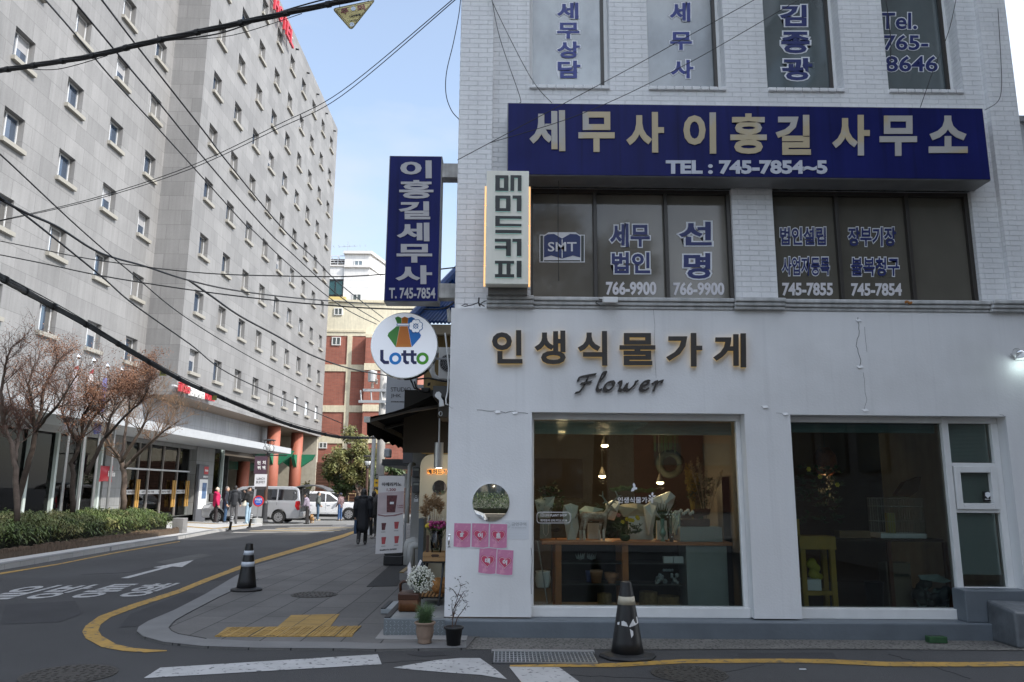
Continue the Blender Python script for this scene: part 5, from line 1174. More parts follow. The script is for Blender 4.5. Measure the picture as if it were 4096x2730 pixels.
MB().tube([C2(408, 950, 9.6), C2(405, 890, 9.6), C2(425, 872, 9.6), C2(520, 868, 9.6)], .018, 8).build('lid_back', MATS['lid_brown'], t, smooth=True)
c = C2(545, 855, 9.36); t = T('white_bouquet', 'round bouquet of tiny white flowers leaning out of the wicker trunk', 'bouquet', c)
rb = (C2(636, 855, 9.36)-c).length*1.08
mg, mw = MB(), MB()
for k in range(420):
    d = Vector((R.gauss(0, 1), R.gauss(0, 1)-.3, R.gauss(0, 1))).normalized(); p = c+Vector((d.x*rb, d.y*rb*.8, d.z*rb*.95))*R.uniform(.72, 1.02)
    if k % 3 == 0: leaf_fan(mg, p-d*.03, 3, .05, .004, 1.)
    mw.ball(p, R.uniform(.006, .0105), 5, 4)
for k in range(40): d = Vector((R.uniform(-1, 1), R.uniform(-1, .6), R.uniform(-1, 1))); mg.tube([C2(500, 960, 9.42), c+d*rb*.6], .003, 4)
mw.build('white_floret', M('floret', (.66, .66, .58), .7), t); mg.build('greenery', M('bouquet_green', (.10, .14, .06), .7, var=.3), t)
mb = MB(); 
for pts in ([(455, 770), (470, 738), (480, 790), (478, 850), (455, 850)], [(520, 770), (540, 725), (552, 735), (535, 775), (560, 800), (500, 800)]): mb.prism([C2(*p, 9.5) for p in pts], (0, .05, 0))
mb.build('wrap_paper', M('tissue', (.66, .64, .66), .6), t)
# plant stand, crate, bucket of flowers
ys_ = 9.95
a, b = C2(562, 672, ys_), C2(714, 735, ys_)
t = T('plant_stand', 'two-tier black steel plant stand with slatted wooden boards on the step', 'stand', ((a.x+b.x)/2, ys_+.1, zst_))
zt_ = b.z; zl_ = C2(600, 965, ys_).z
for x, y, x2, y2 in ((C2(548, 1, ys_).x, 9.8, a.x+.02, 10.0), (C2(700, 1, ys_).x, 9.8, b.x-.02, 10.0), (C2(560, 1, ys_).x, 10.4, a.x+.04, 10.15), (C2(690, 1, ys_).x, 10.4, b.x-.04, 10.15)): MB().tube([(x, y, zst_), (x2, y2, zt_-.01)], .014, 6).build('leg', black_metal, t)
MB().box(a.x-.02, b.x+.0, 9.85, 10.3, zl_-.03, zl_-.012).build('shelf_frame', black_metal, t)
mb = MB()
for k in range(6): x = a.x-.01+k*(b.x-a.x)/6; mb.box(x, x+.03, 9.84, 10.3, zl_-.011, zl_+.004)
mb.build('slat', M('slat_wood', (.30, .16, .06), .6, var=.2, vs=8), t); MB().box(a.x, b.x, 9.93, 10.25, zt_-.02, zt_-.001).build('top_frame', black_metal, t)
mb = MB()
for x0, x1, yy in ((638, 688, 860), (690, 714, 890)): mb.ball(C2((x0+x1)/2, 900, 10.05), (.085, .07, .10), 12, 8)
tag(remeshed(mb, .012, 1).build('fur_bag', M('fur_tan', (.40, .19, .06), .9, var=.3, vs=18, bump=.8, bs=50), smooth=True), 'fluffy tan bag on the lower board of the plant stand', 'bag')
t = T('wooden_crate', 'small pale wooden crate on top of the black plant stand', 'crate', ((a.x+b.x)/2, ys_, zt_)); cw = M('crate_wood', (.36, .21, .09), .6, var=.2, vs=6)
zc = a.z
for i, (z0, z1) in enumerate(((zt_+.002, zt_+(zc-zt_)*.47), (zt_+(zc-zt_)*.52, zc))):
    for y in (9.92, 10.24): MB().box(a.x, b.x, y, y+.012, z0, z1).build('side_board', cw, t, bevel=.003)
    for x in (a.x, b.x-.012): MB().box(x, x+.012, 9.933, 10.239, z0, z1).build('end_board', cw, t, bevel=.003)
mb = MB(); mb.prism([C2(*p, 9.918) for p in ((615, 694), (625, 686), (665, 686), (675, 694), (665, 703), (625, 703))], (0, .001, 0)); mb.build('hand_slot', wood_dark, t); MB().box(a.x+.013, b.x-.013, 9.933, 10.239, zt_+.002, zt_+.01).build('bottom_board', cw, t)
c = C2(652, 668, 10.07); top = C2(652, 520, 10.07).z
t = T('flower_vase', 'clear vase of bright pink flowers standing in the wooden crate', 'flowers', c)
MB().lathe([(.05, zt_+.012-c.z), (.07, .05), (.085, top-c.z), (.08, top-c.z), (.065, .05)], c, 18).build('vase', GLASS('vase_clear', (.72, .75, .72)), t, smooth=True)
mg, mp_, my = MB(), MB(), MB()
for k in range(30): mg.tube([c+Vector((R.uniform(-.03, .03), R.uniform(-.03, .03), .02)), C2(590+R.random()*130, 480+R.random()*40, 10.07)+Vector((0, R.uniform(-.08, .08), 0))], .0035, 4)
for k in range(60): leaf_fan(mg, C2(585+R.random()*135, 490+R.random()*30, 10.05+R.uniform(-.05, .1)), 4, .05, .006, 1.)
for k in range(85):
    p = C2(600+R.random()*118, 460+R.random()*48, 10.0+R.uniform(-.05, .14)); mp_.ball(p, R.uniform(.010, .020), 6, 4)
for k in range(5): my.ball(C2(575+R.random()*25, 475+R.random()*18, 10.0), .018, 6, 4)
mg.build('stems', M('stem_green', (.09, .13, .05), .6, var=.3), t); mp_.build('pink_blossom', M('petal_magenta', (.34, .03, .16), .6, var=.35, vs=25), t); my.build('yellow_blossom', yellow_f, t)
mb = MB()
for k in range(5): x = 590+k*27; mb.prism([C2(x, 470, 10.02+.02*k), C2(x+12, 410-10*(k % 2), 10.05), C2(x+30, 430, 10.08), C2(x+26, 475, 10.05)], (0, .004, 0))
mb.build('cellophane', GLASS('cellophane', (.93, .93, .92), ior=1.6), t)
pampas('pampas_bunch', 'feathery tan pampas grass behind the pink flowers at the cafe wall', C2(640, 560, 10.4), [C2(585, 305, 10.4), C2(640, 295, 10.4), C2(668, 320, 10.4), C2(555, 380, 10.4), C2(615, 330, 10.4), C2(690, 350, 10.45), C2(580, 370, 10.35)], M('pampas_tan', (.30, .19, .10), .9, var=.25), .085, 42)
mb = MB(); mb.pbox(*q('b2', 585, 555), *q('b2', 600, 672), 9.97, .02); tag(mb.build('chalk_board', wood_dark), 'small dark board behind the wooden crate', 'board')
# two pots on the pavement
c = gnd(*q('b2', 572, 1300), .022); c.z = .022
t = T('terracotta_pot', 'ribbed terracotta urn pot with feathery green plant at the steel step', 'potted plant', c)
h = at(*q('b2', 575, 1150), Y=c.y).z-c.z; r0 = (at(*q('b2', 648, 1150), Y=c.y)-at(*q('b2', 575, 1150), Y=c.y)).length
MB().lathe([(r0*.55, 0), (r0*.66, .012), (r0*.60, .03), (r0*.72, .06), (r0*.84, h*.55), (r0*.80, h*.80), (r0*.86, h*.86), (r0*1.0, h*.93), (r0*.98, h), (r0*.85, h), (r0*.8, h*.88)], c, 24, jag=.012).build('pot', M('clay', (.27, .19, .14), .8, var=.2, vs=6, bump=.3), t, smooth=True)
mb = MB(); mm = MB()
for k in range(150):
    p0 = c+Vector((R.uniform(-.6, .6)*r0, R.uniform(-.5, .5)*r0, h-.02)); tip = at(*q('b2', 500+R.random()*148, 1018+R.random()*115), Y=c.y+R.uniform(-.12, .12)); mid = p0.lerp(tip, .5)+Vector((0, 0, .05))
    mb.tube([p0, mid, tip], [.0016, .0013, .0007], 3)
    for j in range(11):
        p = (p0.lerp(mid, j/5) if j < 5 else mid.lerp(tip, (j-5)/5)); d = Vector((R.uniform(-1, 1), R.uniform(-1, 1), R.uniform(-.2, .9))).normalized()*.035; s = d.orthogonal().normalized()*.0016; mm.add([p-s, p+s, p+d], [(0, 1, 2)])
mb.build('stem', leaf, t); mm.build('foliage', M('fern_green', (.075, .135, .045), .6, var=.3, vs=10), t)
c = gnd(*q('b2', 772, 1312), .022); c.z = .022
t = T('black_pot', 'black plastic nursery pot with a nearly bare thin shrub', 'potted plant', c)
h = at(*q('b2', 772, 1182), Y=c.y).z-c.z; r0 = (at(*q('b2', 842, 1182), Y=c.y)-at(*q('b2', 772, 1182), Y=c.y)).length
MB().lathe([(r0*.66, 0), (r0*.84, h*.85), (r0*.98, h*.88), (r0*.98, h), (r0*.88, h), (r0*.84, h*.9), (.01, h*.88)], c, 24).build('pot', black_plastic, t, smooth=True)
mb, ml_ = MB(), MB()
S2 = lambda x, y: at(*q('b2', x, y), Y=c.y+.0)
for st in ([(765, 1185), (768, 1120), (775, 1060), (800, 980), (825, 900), (800, 850)], [(768, 1120), (760, 1050), (765, 1000)], [(775, 1060), (810, 1000), (845, 940), (878, 930)], [(780, 1180), (800, 1120), (840, 1070), (866, 1030), (850, 1000)], [(800, 980), (770, 930), (742, 910)], [(825, 900), (860, 890)], [(800, 960), (835, 985), (855, 960)], [(770, 1120), (790, 1050), (830, 1000)]):
    P = [S2(*p)+Vector((0, R.uniform(-.03, .03), 0)) for p in st]; mb.tube(P, [.006-.0045*i/(len(P)-1) for i in range(len(P))], 5)
    for p in P[1:]:
        for _ in range(5): leaf_fan(ml_, p+Vector((R.uniform(-.03, .03), R.uniform(-.02, .02), R.uniform(-.04, .03))), 1, .035, .009, .6)
mb.build('stem', wood_dark, t); ml_.build('leaf', M('withered_leaf', (.03, .03, .022), .7, col2=(.05, .09, .02), c2s=4), t)

# ---------------------------------------------------------------- cafe behind the corner
cream_w = M('cafe_cream', (.42, .39, .30), .6, var=.05, vs=2); ochre = M('ochre_wall', (.30, .21, .09), .8, var=.2, vs=2, streak=.2)
YK = 10.9
C7 = lambda x, y, Y=YK: at(*q7(x, y), Y=Y)
a = C7(632, 745); xk = a.x; zk = a.z
cafe = T('cafe_building', 'low cafe building with cream entrance wall and blue tiled roof behind the corner shop', 'building', (-.8, 12, 0))
mb = MB(); pts = [(xk, YK, .0), (-.35, YK, .0), (-.35, YK, zk+.05), (xk+.16, YK, zk+.05)]+[(xk+.16-.16*math.sin(rad(k*15)), YK, zk-.11+.16*math.cos(rad(k*15))) for k in range(1, 6)]+[(xk, YK, zk-.11)]
mb.prism([Vector(p) for p in pts], (0, .12, 0)); mb.build('entrance_wall', cream_w, cafe)
zr_ = at(1780, 1332, Y=11.2).z
MB().box(xk+.06, -.3, YK+.13, 16.2, 0, zr_-.1).build('side_wall', ochre, cafe)
MB().box(xk+.01, -.3, YK+.02, YK+.125, zk+.06, zr_-.1).build('upper_front_wall', ochre, cafe)
mb = MB(); p = at(1640, 1340, Y=10.7); zE = zr_
blue_tile = M('blue_tile', (.012, .055, .19), .35, var=.15, vs=5)
A0, A1 = Vector((p.x, 10.6, zE)), Vector((-.2, 10.6, zE)); B0, B1_ = Vector((p.x+.85, 13.2, zE+1.9)), Vector((-.2, 13.2, zE+1.9))
nr, nc = 6, 22
for i in range(nr):
    f0, f1 = i/nr, (i+1)/nr; L0, R0, L1, R1 = A0.lerp(B0, f0), A1.lerp(B1_, f0), A0.lerp(B0, f1), A1.lerp(B1_, f1)
    for j in range(nc*3):
        g0, g1 = j/(nc*3), (j+1)/(nc*3); w_ = lambda g: Vector((0, -.012, .022))*(1 if (int(g*nc*3+.5) % 3 == 0) else .15)
        up = Vector((0, -.02, .035)); mb.quad(L0.lerp(R0, g0)+w_(g0)+up, L0.lerp(R0, g1)+w_(g1)+up, L1.lerp(R1, g1)+w_(g1), L1.lerp(R1, g0)+w_(g0))
        mb.quad(L0.lerp(R0, g0)+w_(g0), L0.lerp(R0, g1)+w_(g1), L0.lerp(R0, g1)+w_(g1)+up, L0.lerp(R0, g0)+w_(g0)+up)
mb.build('tiled_roof', blue_tile, cafe); mb = MB(); mb.tube([A0+Vector((0, 0, .06)), B0+Vector((0, 0, .06))], .07, 8); mb.build('hip_ridge', blue_tile, cafe)
mb = MB(); mb.box(p.x+.02, -.2, 10.62, 10.75, zE-.14, zE+.0); mb.box(p.x+.1, -.2, 10.76, 11.0, zE-.1, zE-.06); mb.build('eaves_board', M('eaves', (.33, .27, .19), .7, var=.2), cafe)
MB().box(p.x+.3, -.3, 11.0, 16.2, zE-.1, zE-.0).build('ceiling_slab', ochre, cafe)
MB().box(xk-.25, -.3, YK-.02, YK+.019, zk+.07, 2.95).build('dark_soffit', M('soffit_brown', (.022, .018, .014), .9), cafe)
# letters on the cafe wall
t = T('cafe_sign', 'small black Korean letters with orange glow on the cream cafe wall', 'sign', C7(780, 868, YK-.02))
mb, mg = MB(), MB()
x0 = 694
for i, ch in enumerate('매머드카'):
    u0, u1 = x0+i*46, x0+i*46+40
    text_px(MB(), ch, *q7(u0, 848), *q7(u1, 888), YK-.03, depth=.012, bold=.05).build('letter', MATS['letter_black'], t); text_px(MB(), ch, *q7(u0-2, 846), *q7(u1+2, 890), YK-.012, depth=.006, bold=.07).build('letter_glow', EM('letter_glow_%d' % i, (1, .42, .06), .9), t)
c = C7(802, 1008, YK-.03); rm = (C7(864, 1008, YK-.03)-c).length
t = T('cafe_mirror', 'round mirror on the cream cafe wall under the small letters', 'mirror', c); disc_y(MB(), c, rm, rm, 0, .012).build('mirror_glass', mirror_mat, t); disc_y(MB(), c, rm-.01, rm-.01, .013, .028).build('mirror_back', black_plastic, t)
a, b = C7(757, 608, 10.3), C7(833, 835, 10.3); c = (a+b)/2; r0 = (b.x-a.x)/2
t = T('cylinder_lamp', 'brushed steel cylinder lamp hanging under the black awning', 'lamp', c); MB().lathe([(r0, b.z-c.z), (r0, a.z-c.z), (.01, a.z-c.z)], c, 24).build('cylinder', M('brushed_steel', (.42, .42, .42), .3, metal=.9, var=.1), t, smooth=False); MB().tube([(c.x, c.y, a.z), (c.x, c.y, a.z+.35)], .012, 6).build('rod', steel, t)
ld = bpy.data.lights.new('cylinder_light', 'POINT'); ld.energy = 2.0; ld.color = (1, .88, .70); ld.shadow_soft_size = .04
lo = bpy.data.objects.new('cylinder_light', ld); COL.objects.link(lo); lo.parent = t; lo.location = (0, .12, b.z-c.z-.03)
# side wall with gas meters and pipes
YM = 11.6
a, b = C7(560, 760, YM), C7(632, 1540, YM)
t = T('meter_wall', 'narrow grey rendered wall with gas meters left of the cream cafe wall', 'wall', ((a.x+b.x)/2, YM, 0)); MB().box(a.x, xk+.06, YM, YM+.6, 0, a.z+.5).build('wall', M('meter_wall_paint', (.30, .30, .29), .7, var=.15, streak=.15), t)
for y0, y1, l_ in ((828, 922, 'upper grey gas meter on the narrow wall by the cafe'), (958, 1060, 'lower grey gas meter on the narrow wall by the cafe')):
    a, b = C7(557, y0, YM-.12), C7(626, y1, YM-.12); m_ = T('gas_meter', l_, 'gas meter', (a+b)/2, 'gas meters by the cafe'); MB().box(a.x, b.x, YM-.12, YM-.01, b.z, a.z).build('meter_body', M('meter_grey_%d' % y0, (.085, .09, .095), .5), m_, bevel=.02, seg=3); MB().box(a.x+.02, b.x-.02, YM-.124, YM-.1205, a.z-.05, a.z-.02).build('dial', M('dial_%d' % y0, (.3, .32, .3), .4), m_)
def pipe(label, pts, r, mat, name='pipe', cat='pipe'): return tag(MB().tube(pts, r, 8).build(name, mat, smooth=True), label, cat)
pp_ = M('pipe_paint', (.36, .36, .35), .5, var=.15)
pipe('grey gas pipe running up beside the gas meters', [C7(512, 1330, YM-.3), C7(520, 1100, YM-.3), C7(530, 930, YM-.3), C7(536, 820, YM-.3), C7(546, 802, YM-.3), C7(575, 802, YM-.2)], .030, pp_)
pipe('fat grey drain pipe bending into the wall behind the flower stand', [C7(520, 1700, 11.2), C7(518, 1540, 11.2), C7(530, 1505, 11.2), C7(560, 1494, 11.2), C7(640, 1494, 11.2)], .065, pp_, 'drain_pipe')
pipe('second grey drain pipe bending below the first one', [C7(545, 1720, 11.1), C7(545, 1570, 11.1), C7(555, 1535, 11.1), C7(585, 1527, 11.1), C7(640, 1527, 11.1)], .055, pp_, 'drain_pipe')
a, b = C7(575, 1075, YM-.01), C7(612, 1140, YM-.01); t = T('no_smoking_sticker', 'small white no smoking sticker below the gas meters', 'notice', (a+b)/2); MB().box(a.x, b.x, YM-.012, YM-.002, b.z, a.z).build('sticker', paper, t); cc = C7(592, 1092, YM-.013); MB().tube([cc+Vector((.028*math.cos(k*.45), 0, .028*math.sin(k*.45))) for k in range(15)], .005, 4).build('ring_mark', black_plastic, t); MB().box(cc.x-.02, cc.x+.02, YM-.016, YM-.0135, cc.z-.004, cc.z+.004).build('cigarette_mark', black_plastic, t)
a = C7(620, 1285, 10.6); tag(MB().box(a.x, a.x+.07, 10.55, 10.95, .19, a.z).build('signboard', M('panel_blue_grey', (.07, .085, .10), .5, var=.1), bevel=.004), 'dark blue grey upright board at the edge of the cafe step', 'board')
# awning
awn = T('awning', 'black retractable awning with folding arms over the cafe entrance', 'awning', (-1.3, 12, 2.4))
XA = -1.78
n0, f0 = at(*q7(150, 402), X=XA), at(*q7(490, 640), X=XA); w0 = at(*q7(795, 175), X=-.88)
yN, yF = n0.y, min(f0.y, 15.2)
Wn, Wf = Vector((w0.x, yN, w0.z)), Vector((w0.x, yF, w0.z)); Bn, Bf = Vector((XA, yN, n0.z+.03)), Vector((XA, yF, n0.z+.03))
cloth_b = M('awning_black', (.006, .0065, .008), .9, var=.15, spec=.05)
mb = MB()
for k in range(8):
    g0, g1 = k/8, (k+1)/8; sag = lambda g: Vector((0, 0, -.05*math.sin(g*math.pi)))
    mb.quad(Wn.lerp(Bn, g0)+sag(g0), Wf.lerp(Bf, g0)+sag(g0), Wf.lerp(Bf, g1)+sag(g1), Wn.lerp(Bn, g1)+sag(g1))
mb.build('canopy', cloth_b, awn)
mb = MB(); hv = (at(*q7(170, 545), X=XA).z-n0.z)
for k in range(24):
    y0, y1 = yN+(yF-yN)*k/24, yN+(yF-yN)*(k+1)/24; wv = lambda y: hv+.018*math.cos(y*9)
    mb.quad((XA, y0, n0.z), (XA, y1, n0.z), (XA+.01, y1, n0.z+wv(y1)), (XA+.01, y0, n0.z+wv(y0)))
mb.build('valance', cloth_b, awn)
mb = MB(); mb.box(XA-.03, XA+.04, yN, yF, n0.z-.03, n0.z+.035); mb.build('front_bar', M('awning_bar', (.08, .075, .07), .4), awn)
MB().box(XA-.035, XA+.045, yN-.012, yN-.001, n0.z-.035, n0.z+.04).build('end_cap', chrome, awn)
arm_m = M('awning_arm', (.09, .085, .08), .4, metal=.3)
for y in (yN+.35, yN+1.6, yF-.4):
    e = Vector((XA+.35, y-.1, n0.z+.16-.08)); 
    MB().tube([(XA+.03, y-.28, n0.z), e+Vector((.15, .1, .08))], .030, 6).build('lower_arm', arm_m, awn); MB().tube([e+Vector((.15, .1, .08)), (w0.x-.02, y+.1, w0.z-.12)], .034, 6).build('upper_arm', arm_m, awn)
c = w0+Vector((-.03, -.05, .0))
MB().prism([at(*q7(*p), Y=yN-.03) for p in ((760, 180), (775, 155), (800, 150), (818, 170), (815, 200), (835, 230), (843, 278), (800, 284), (798, 225), (765, 200))], (0, .05, 0)).build('winch_bracket', white_frame, awn)
MB().box(w0.x-.06, w0.x+.12, yN, yF, w0.z-.06, w0.z+.09).build('roller_case', M('awning_case', (.05, .048, .045), .5), awn)
MB().tube([at(*q7(812+14*math.cos(k*.7), 348+20*math.sin(k*.7)), Y=yN) for k in range(10)], .006, 4).build('crank_ring', steel, awn)
MB().box(w0.x+.0, -.4, yN+.1, yF, w0.z-.30, w0.z-.1).build('back_beam', M('beam_dark', (.05, .04, .03), .7), awn)
# air conditioner
a, b = at(*q6(1322, 1148), Y=10.45), at(*q6(1445, 1485), Y=10.45)
t = T('air_conditioner', 'white outdoor air conditioner unit on the ochre wall beside the shop', 'air conditioner', (a+b)/2)
MB().box(a.x, b.x+.2, 10.45, 10.75, b.z, a.z).build('casing', white_frame, t, bevel=.012)
c = at(*q6(1420, 1315), Y=10.44); rf = (at(*q6(1420, 1225), Y=10.44)-c).length
disc_y(MB(), c, rf, rf, .0, .009, 28).build('fan_well', black_plastic, t); mb = MB()
for k in range(1, 6): mb.tube([c+Vector((rf*k/5.4*math.cos(j*.262), -.006, rf*k/5.4*math.sin(j*.262))) for j in range(25)], .004, 4)
for k in range(12): mb.tube([c+Vector((0, -.008, 0)), c+Vector((rf*math.cos(k*.524), -.008, rf*math.sin(k*.524)))], .003, 4)
mb.build('fan_grille', grey_metal, t)
pipe('white insulated pipe curving under the air conditioner', [at(*q6(*p), Y=10.5) for p in ((1250, 1320), (1250, 1400), (1270, 1450), (1310, 1478), (1400, 1480))], .035, white_frame)
pipe('white downpipe at the top left corner of the shop wall', [at(*q6(*p), Y=9.6) for p in ((1436, 880), (1430, 800), (1425, 762), (1440, 757))], .028, white_frame, 'downpipe')
pipe('thin white cable hanging down beside the shop wall', [at(*q6(*p), Y=9.7) for p in ((1385, 1000), (1400, 1120), (1412, 1250), (1425, 1370), (1418, 1500))]+[at(*q7(*p), Y=9.7) for p in ((880, 60), (875, 150), (860, 215), (860, 262), (880, 270))], .010, white_frame, 'cable', 'cable')
mb = MB()
for pts in ([(540, 40), (560, 80), (575, 120), (640, 140), (700, 150)], [(575, 60), (590, 110), (610, 130), (620, 145)], [(600, 40), (700, 30), (780, 45), (870, 60)], [(700, 100), (705, 75), (715, 70), (712, 95)]): mb.tube([at(*q7(*p), Y=10.3) for p in pts], .012, 5)
tag(mb.build('loose_cable', black_rubber), 'bundle of black cables hanging below the lottery sign', 'cable')
a, b = at(*q7(640, 118), Y=10.5), at(*q7(720, 155), Y=10.5); tag(MB().box(a.x, b.x, 10.45, 10.6, b.z, a.z).build('cable_splice_box', black_plastic, bevel=.015), 'black cable splice box on the ochre wall above the awning', 'box')
# banner stand
YB_ = 16.7
P7 = lambda x, y, Y=YB_: at(*q7(x, y), Y=Y)
TL, TR = P7(258, 906), P7(490, 906); BL, BR_ = at(*q('b2', 233, 684), Y=YB_), at(*q('b2', 420, 674), Y=YB_)
t = T('banner_stand', 'tall white cafe menu banner stand with iced coffee picture on the pavement', 'banner', ((BL.x+BR_.x)/2, YB_, gz(YB_)+.03))
def bn(fx, fz, dy=0.): p = BL.lerp(BR_, fx).lerp(TL.lerp(TR, fx), fz); return Vector((p.x, p.y-dy, p.z))
MB().prism([bn(0, 0), bn(1, 0), bn(1, 1), bn(0, 1)], (0, .004, 0)).build('banner_sheet', M('banner_white', (.62, .60, .60), .6), t)
tint = M('banner_tint', (.50, .42, .43), .6, var=.12, vs=6)
MB().prism([bn(.0, .50, .002), bn(1, .52, .002), bn(1, .80, .002), bn(0, .78, .002)], (0, .001, 0)).build('banner_picture', tint, t)
coffee = M('coffee_print', (.12, .035, .04), .5, var=.5, vs=25); redp = M('red_print', (.42, .07, .08), .5, var=.3, vs=20); darkp = M('dark_print', (.05, .045, .045), .6)
MB().prism([bn(.36, .525, .003), bn(.68, .525, .003), bn(.74, .745, .003), bn(.34, .745, .003)], (0, .001, 0)).build('cup_print', coffee, t)
MB().prism([bn(.47, .63, .005), bn(.62, .63, .005), bn(.62, .66, .005), bn(.47, .66, .005)], (0, .001, 0)).build('cup_label', paper, t)
mb = MB(); text_on(mb, '아메리카노', bn(.13, .865, .003), bn(.88, .865)-bn(.13, .865), bn(.13, .915)-bn(.13, .865), depth=.001, bold=.04); text_on(mb, 'MAMMOTH EXPRESS', bn(.16, .035, .003), bn(.78, .04)-bn(.16, .035), bn(.16, .055)-bn(.16, .035), depth=.001, bold=.04); mb.build('dark_lettering', darkp, t)
mb = MB(); text_on(mb, '1,200', bn(.33, .795, .003), bn(.68, .795)-bn(.33, .795), bn(.33, .838)-bn(.33, .795), depth=.001, bold=.02); text_on(mb, '1,600', bn(.76, .60, .003), bn(.97, .60)-bn(.76, .60), bn(.76, .618)-bn(.76, .60), depth=.001, bold=.02); text_on(mb, '3,000', bn(.76, .575, .003), bn(.97, .575)-bn(.76, .575), bn(.76, .593)-bn(.76, .575), depth=.001, bold=.02); mb.build('price_lettering', M('price_print', (.22, .05, .06), .6), t)
MB().prism([bn(.02, .49, .0035), bn(.3, .47, .0035), bn(.7, .475, .0035), bn(.97, .50, .0035), bn(.97, .515, .0035), bn(.6, .49, .0035), bn(.3, .487, .0035), bn(.02, .505, .0035)], (0, .001, 0)).build('table_print', M('table_print', (.26, .14, .15), .6), t)
for fx, fz in ((.18, .30), (.66, .31), (.2, .12), (.68, .125)):
    MB().prism([bn(fx+.02, fz, .003), bn(fx+.14, fz, .003), bn(fx+.18, fz+.09, .003), bn(fx, fz+.09, .003)], (0, .001, 0)).build('small_cup_print', coffee if fx < .3 and fz > .2 else redp, t); MB().prism([bn(fx+.0, fz-.03, .003), bn(fx+.16, fz-.03, .003), bn(fx+.16, fz-.022, .003), bn(fx, fz-.022, .003)], (0, .001, 0)).build('caption_print', M('caption_%d_%d' % (fx*100, fz*100), (.25, .25, .25), .6), t)
gb = gz(YB_)+.03
MB().tube([bn(.5, 1, -.03), (bn(.5, 0).x+.06, YB_+.08, gb+.25)], .012, 6).build('pole', black_metal, t); MB().tube([bn(0, 1, -.02), bn(1, 1, -.02)], .010, 6).build('top_bar', black_metal, t)
a, b = at(*q('b2', 288, 690), Y=YB_), at(*q('b2', 422, 768), Y=YB_)
MB().box(a.x, b.x, YB_-.0+.02, YB_+.35, gb, gb+.20).build('weight_box', black_plastic, t, bevel=.02); MB().box(a.x+.01, b.x-.02, YB_+.03, YB_+.33, gb+.201, gb+.33).build('water_tank', M('tank_grey', (.05, .05, .05), .5, var=.2), t, bevel=.02)
flat_poly('door_mat', [tuple(B2(*p)[:2]) for p in ((172, 920), (330, 772), (455, 768), (385, 915))], M('mat_rubber', (.025, .026, .028), .85, var=.15, vs=10, bump=.4, bs=120), .027, .006, kind=None, label='dark rubber door mat on the pavement in front of the cafe', cat='mat')
a = B2(385, 880); t = T('brass_kerb', 'low concrete step with brass edge beside the door mat', 'step', (a.x, a.y, 0)); MB().box(a.x+.02, a.x+.45, a.y+.1, a.y+1.9, .0, .15).build('step_block', concrete, t, bevel=.008); MB().box(a.x+.015, a.x+.09, a.y+.09, a.y+1.9, .151, .162).build('brass_edge', M('brass', (.23, .16, .05), .5, metal=.4), t)
# studio sign, farther shop row
YJ = 13.0
J0, J1 = at(1547, 1505, Y=YJ), at(1659, 1652, Y=YJ)
t = T('studio_sign', 'grey metal blade sign reading STUDIO JHK behind the lottery sign', 'sign', ((J0.x+J1.x)/2, YJ, J1.z)); MB().box(J0.x, J1.x, YJ, YJ+.12, J1.z-.05, J0.z+.1).build('sign_panel', M('studio_grey', (.33, .34, .36), .5, var=.04), t, bevel=.004)
mb = MB(); text_px(mb, 'STUDIO', *q7(365, 112), *q7(546, 150), YJ-.003, depth=.002); text_px(mb, 'JHK', *q7(365, 172), *q7(458, 210), YJ-.003, depth=.002); text_px(mb, 'JEWELRY/METAL ART', *q7(365, 236), *q7(548, 248), YJ-.003, depth=.002, bold=.03); mb.build('sign_lettering', darkp, t); MB().box(J1.x+.001, -1.0, YJ+.03, YJ+.09, J0.z-.2, J0.z-.14).build('bracket', grey_metal, t)
pipe('grey downpipe beside the studio sign', [at(*q7(585, 30), Y=12.5), at(*q7(585, 260), Y=12.5)], .03, grey_metal, 'downpipe')
row = T('shop_row', 'low grey shop row farther along the street behind the banner stand', 'building', (-1.0, 24, 0))
MB().box(-.74, 3, 17.0, 21, -.2, 10.4).build('shade_block', ochre, row); MB().box(-1.0, 3, 21.01, 25.9, -.2, 7.9).build('shade_block', ochre, row); MB().box(-1.45, -1.01, 17.2, 25.8, -.2, 4.8).build('near_block', M('row_grey', (.30, .30, .29), .75, var=.15, streak=.1), row); MB().box(-1.45, 3, 26, 46, -.4, 5.7).build('far_block', M('row_beige', (.42, .40, .36), .75, var=.12), row)  # tall blocks unseen behind the shop, added to cast the road's shadow edge
a, b = at(*q7(475, 690), Y=17.0), at(*q7(622, 790), Y=17.0); MB().box(a.x, b.x, 17.0, 18.6, b.z, a.z).build('awning_box', M('row_dark', (.055, .055, .06), .6), row)
a, b = at(*q7(288, 755), Y=20), at(*q7(480, 815), Y=20); MB().box(a.x, b.x+.3, 20, 24, b.z, a.z).build('shop_canopy', black_metal, row)
for y in (18.2, 21, 28, 33): MB().box(-1.49, -1.451, y, y+1.8, gz(y)+.3, 2.5).build('shop_window', PANE('row_glass_%d' % y, (.03, .035, .04), .3), row)
a, b = at(*q7(305, 660), Y=19), at(*q7(355, 740), Y=19); tag(MB().box(a.x, b.x, 19, 19.35, b.z, a.z).build('vent_box', grey_metal, bevel=.03, seg=3), 'grey ventilation outlet box above the dark canopy', 'vent')
c = at(*q7(505, 950), Y=22); t = T('road_sign', 'white round traffic sign partly hidden behind the banner stand', 'sign', (c.x, c.y, gz(22))); disc_y(MB(), c, .2, .2, 0, .01, 24).build('sign_plate', white_frame, t); MB().tube([c+Vector((0, .04, .2)), (c.x, c.y+.04, gz(22))], .03, 6).build('post', grey_metal, t)
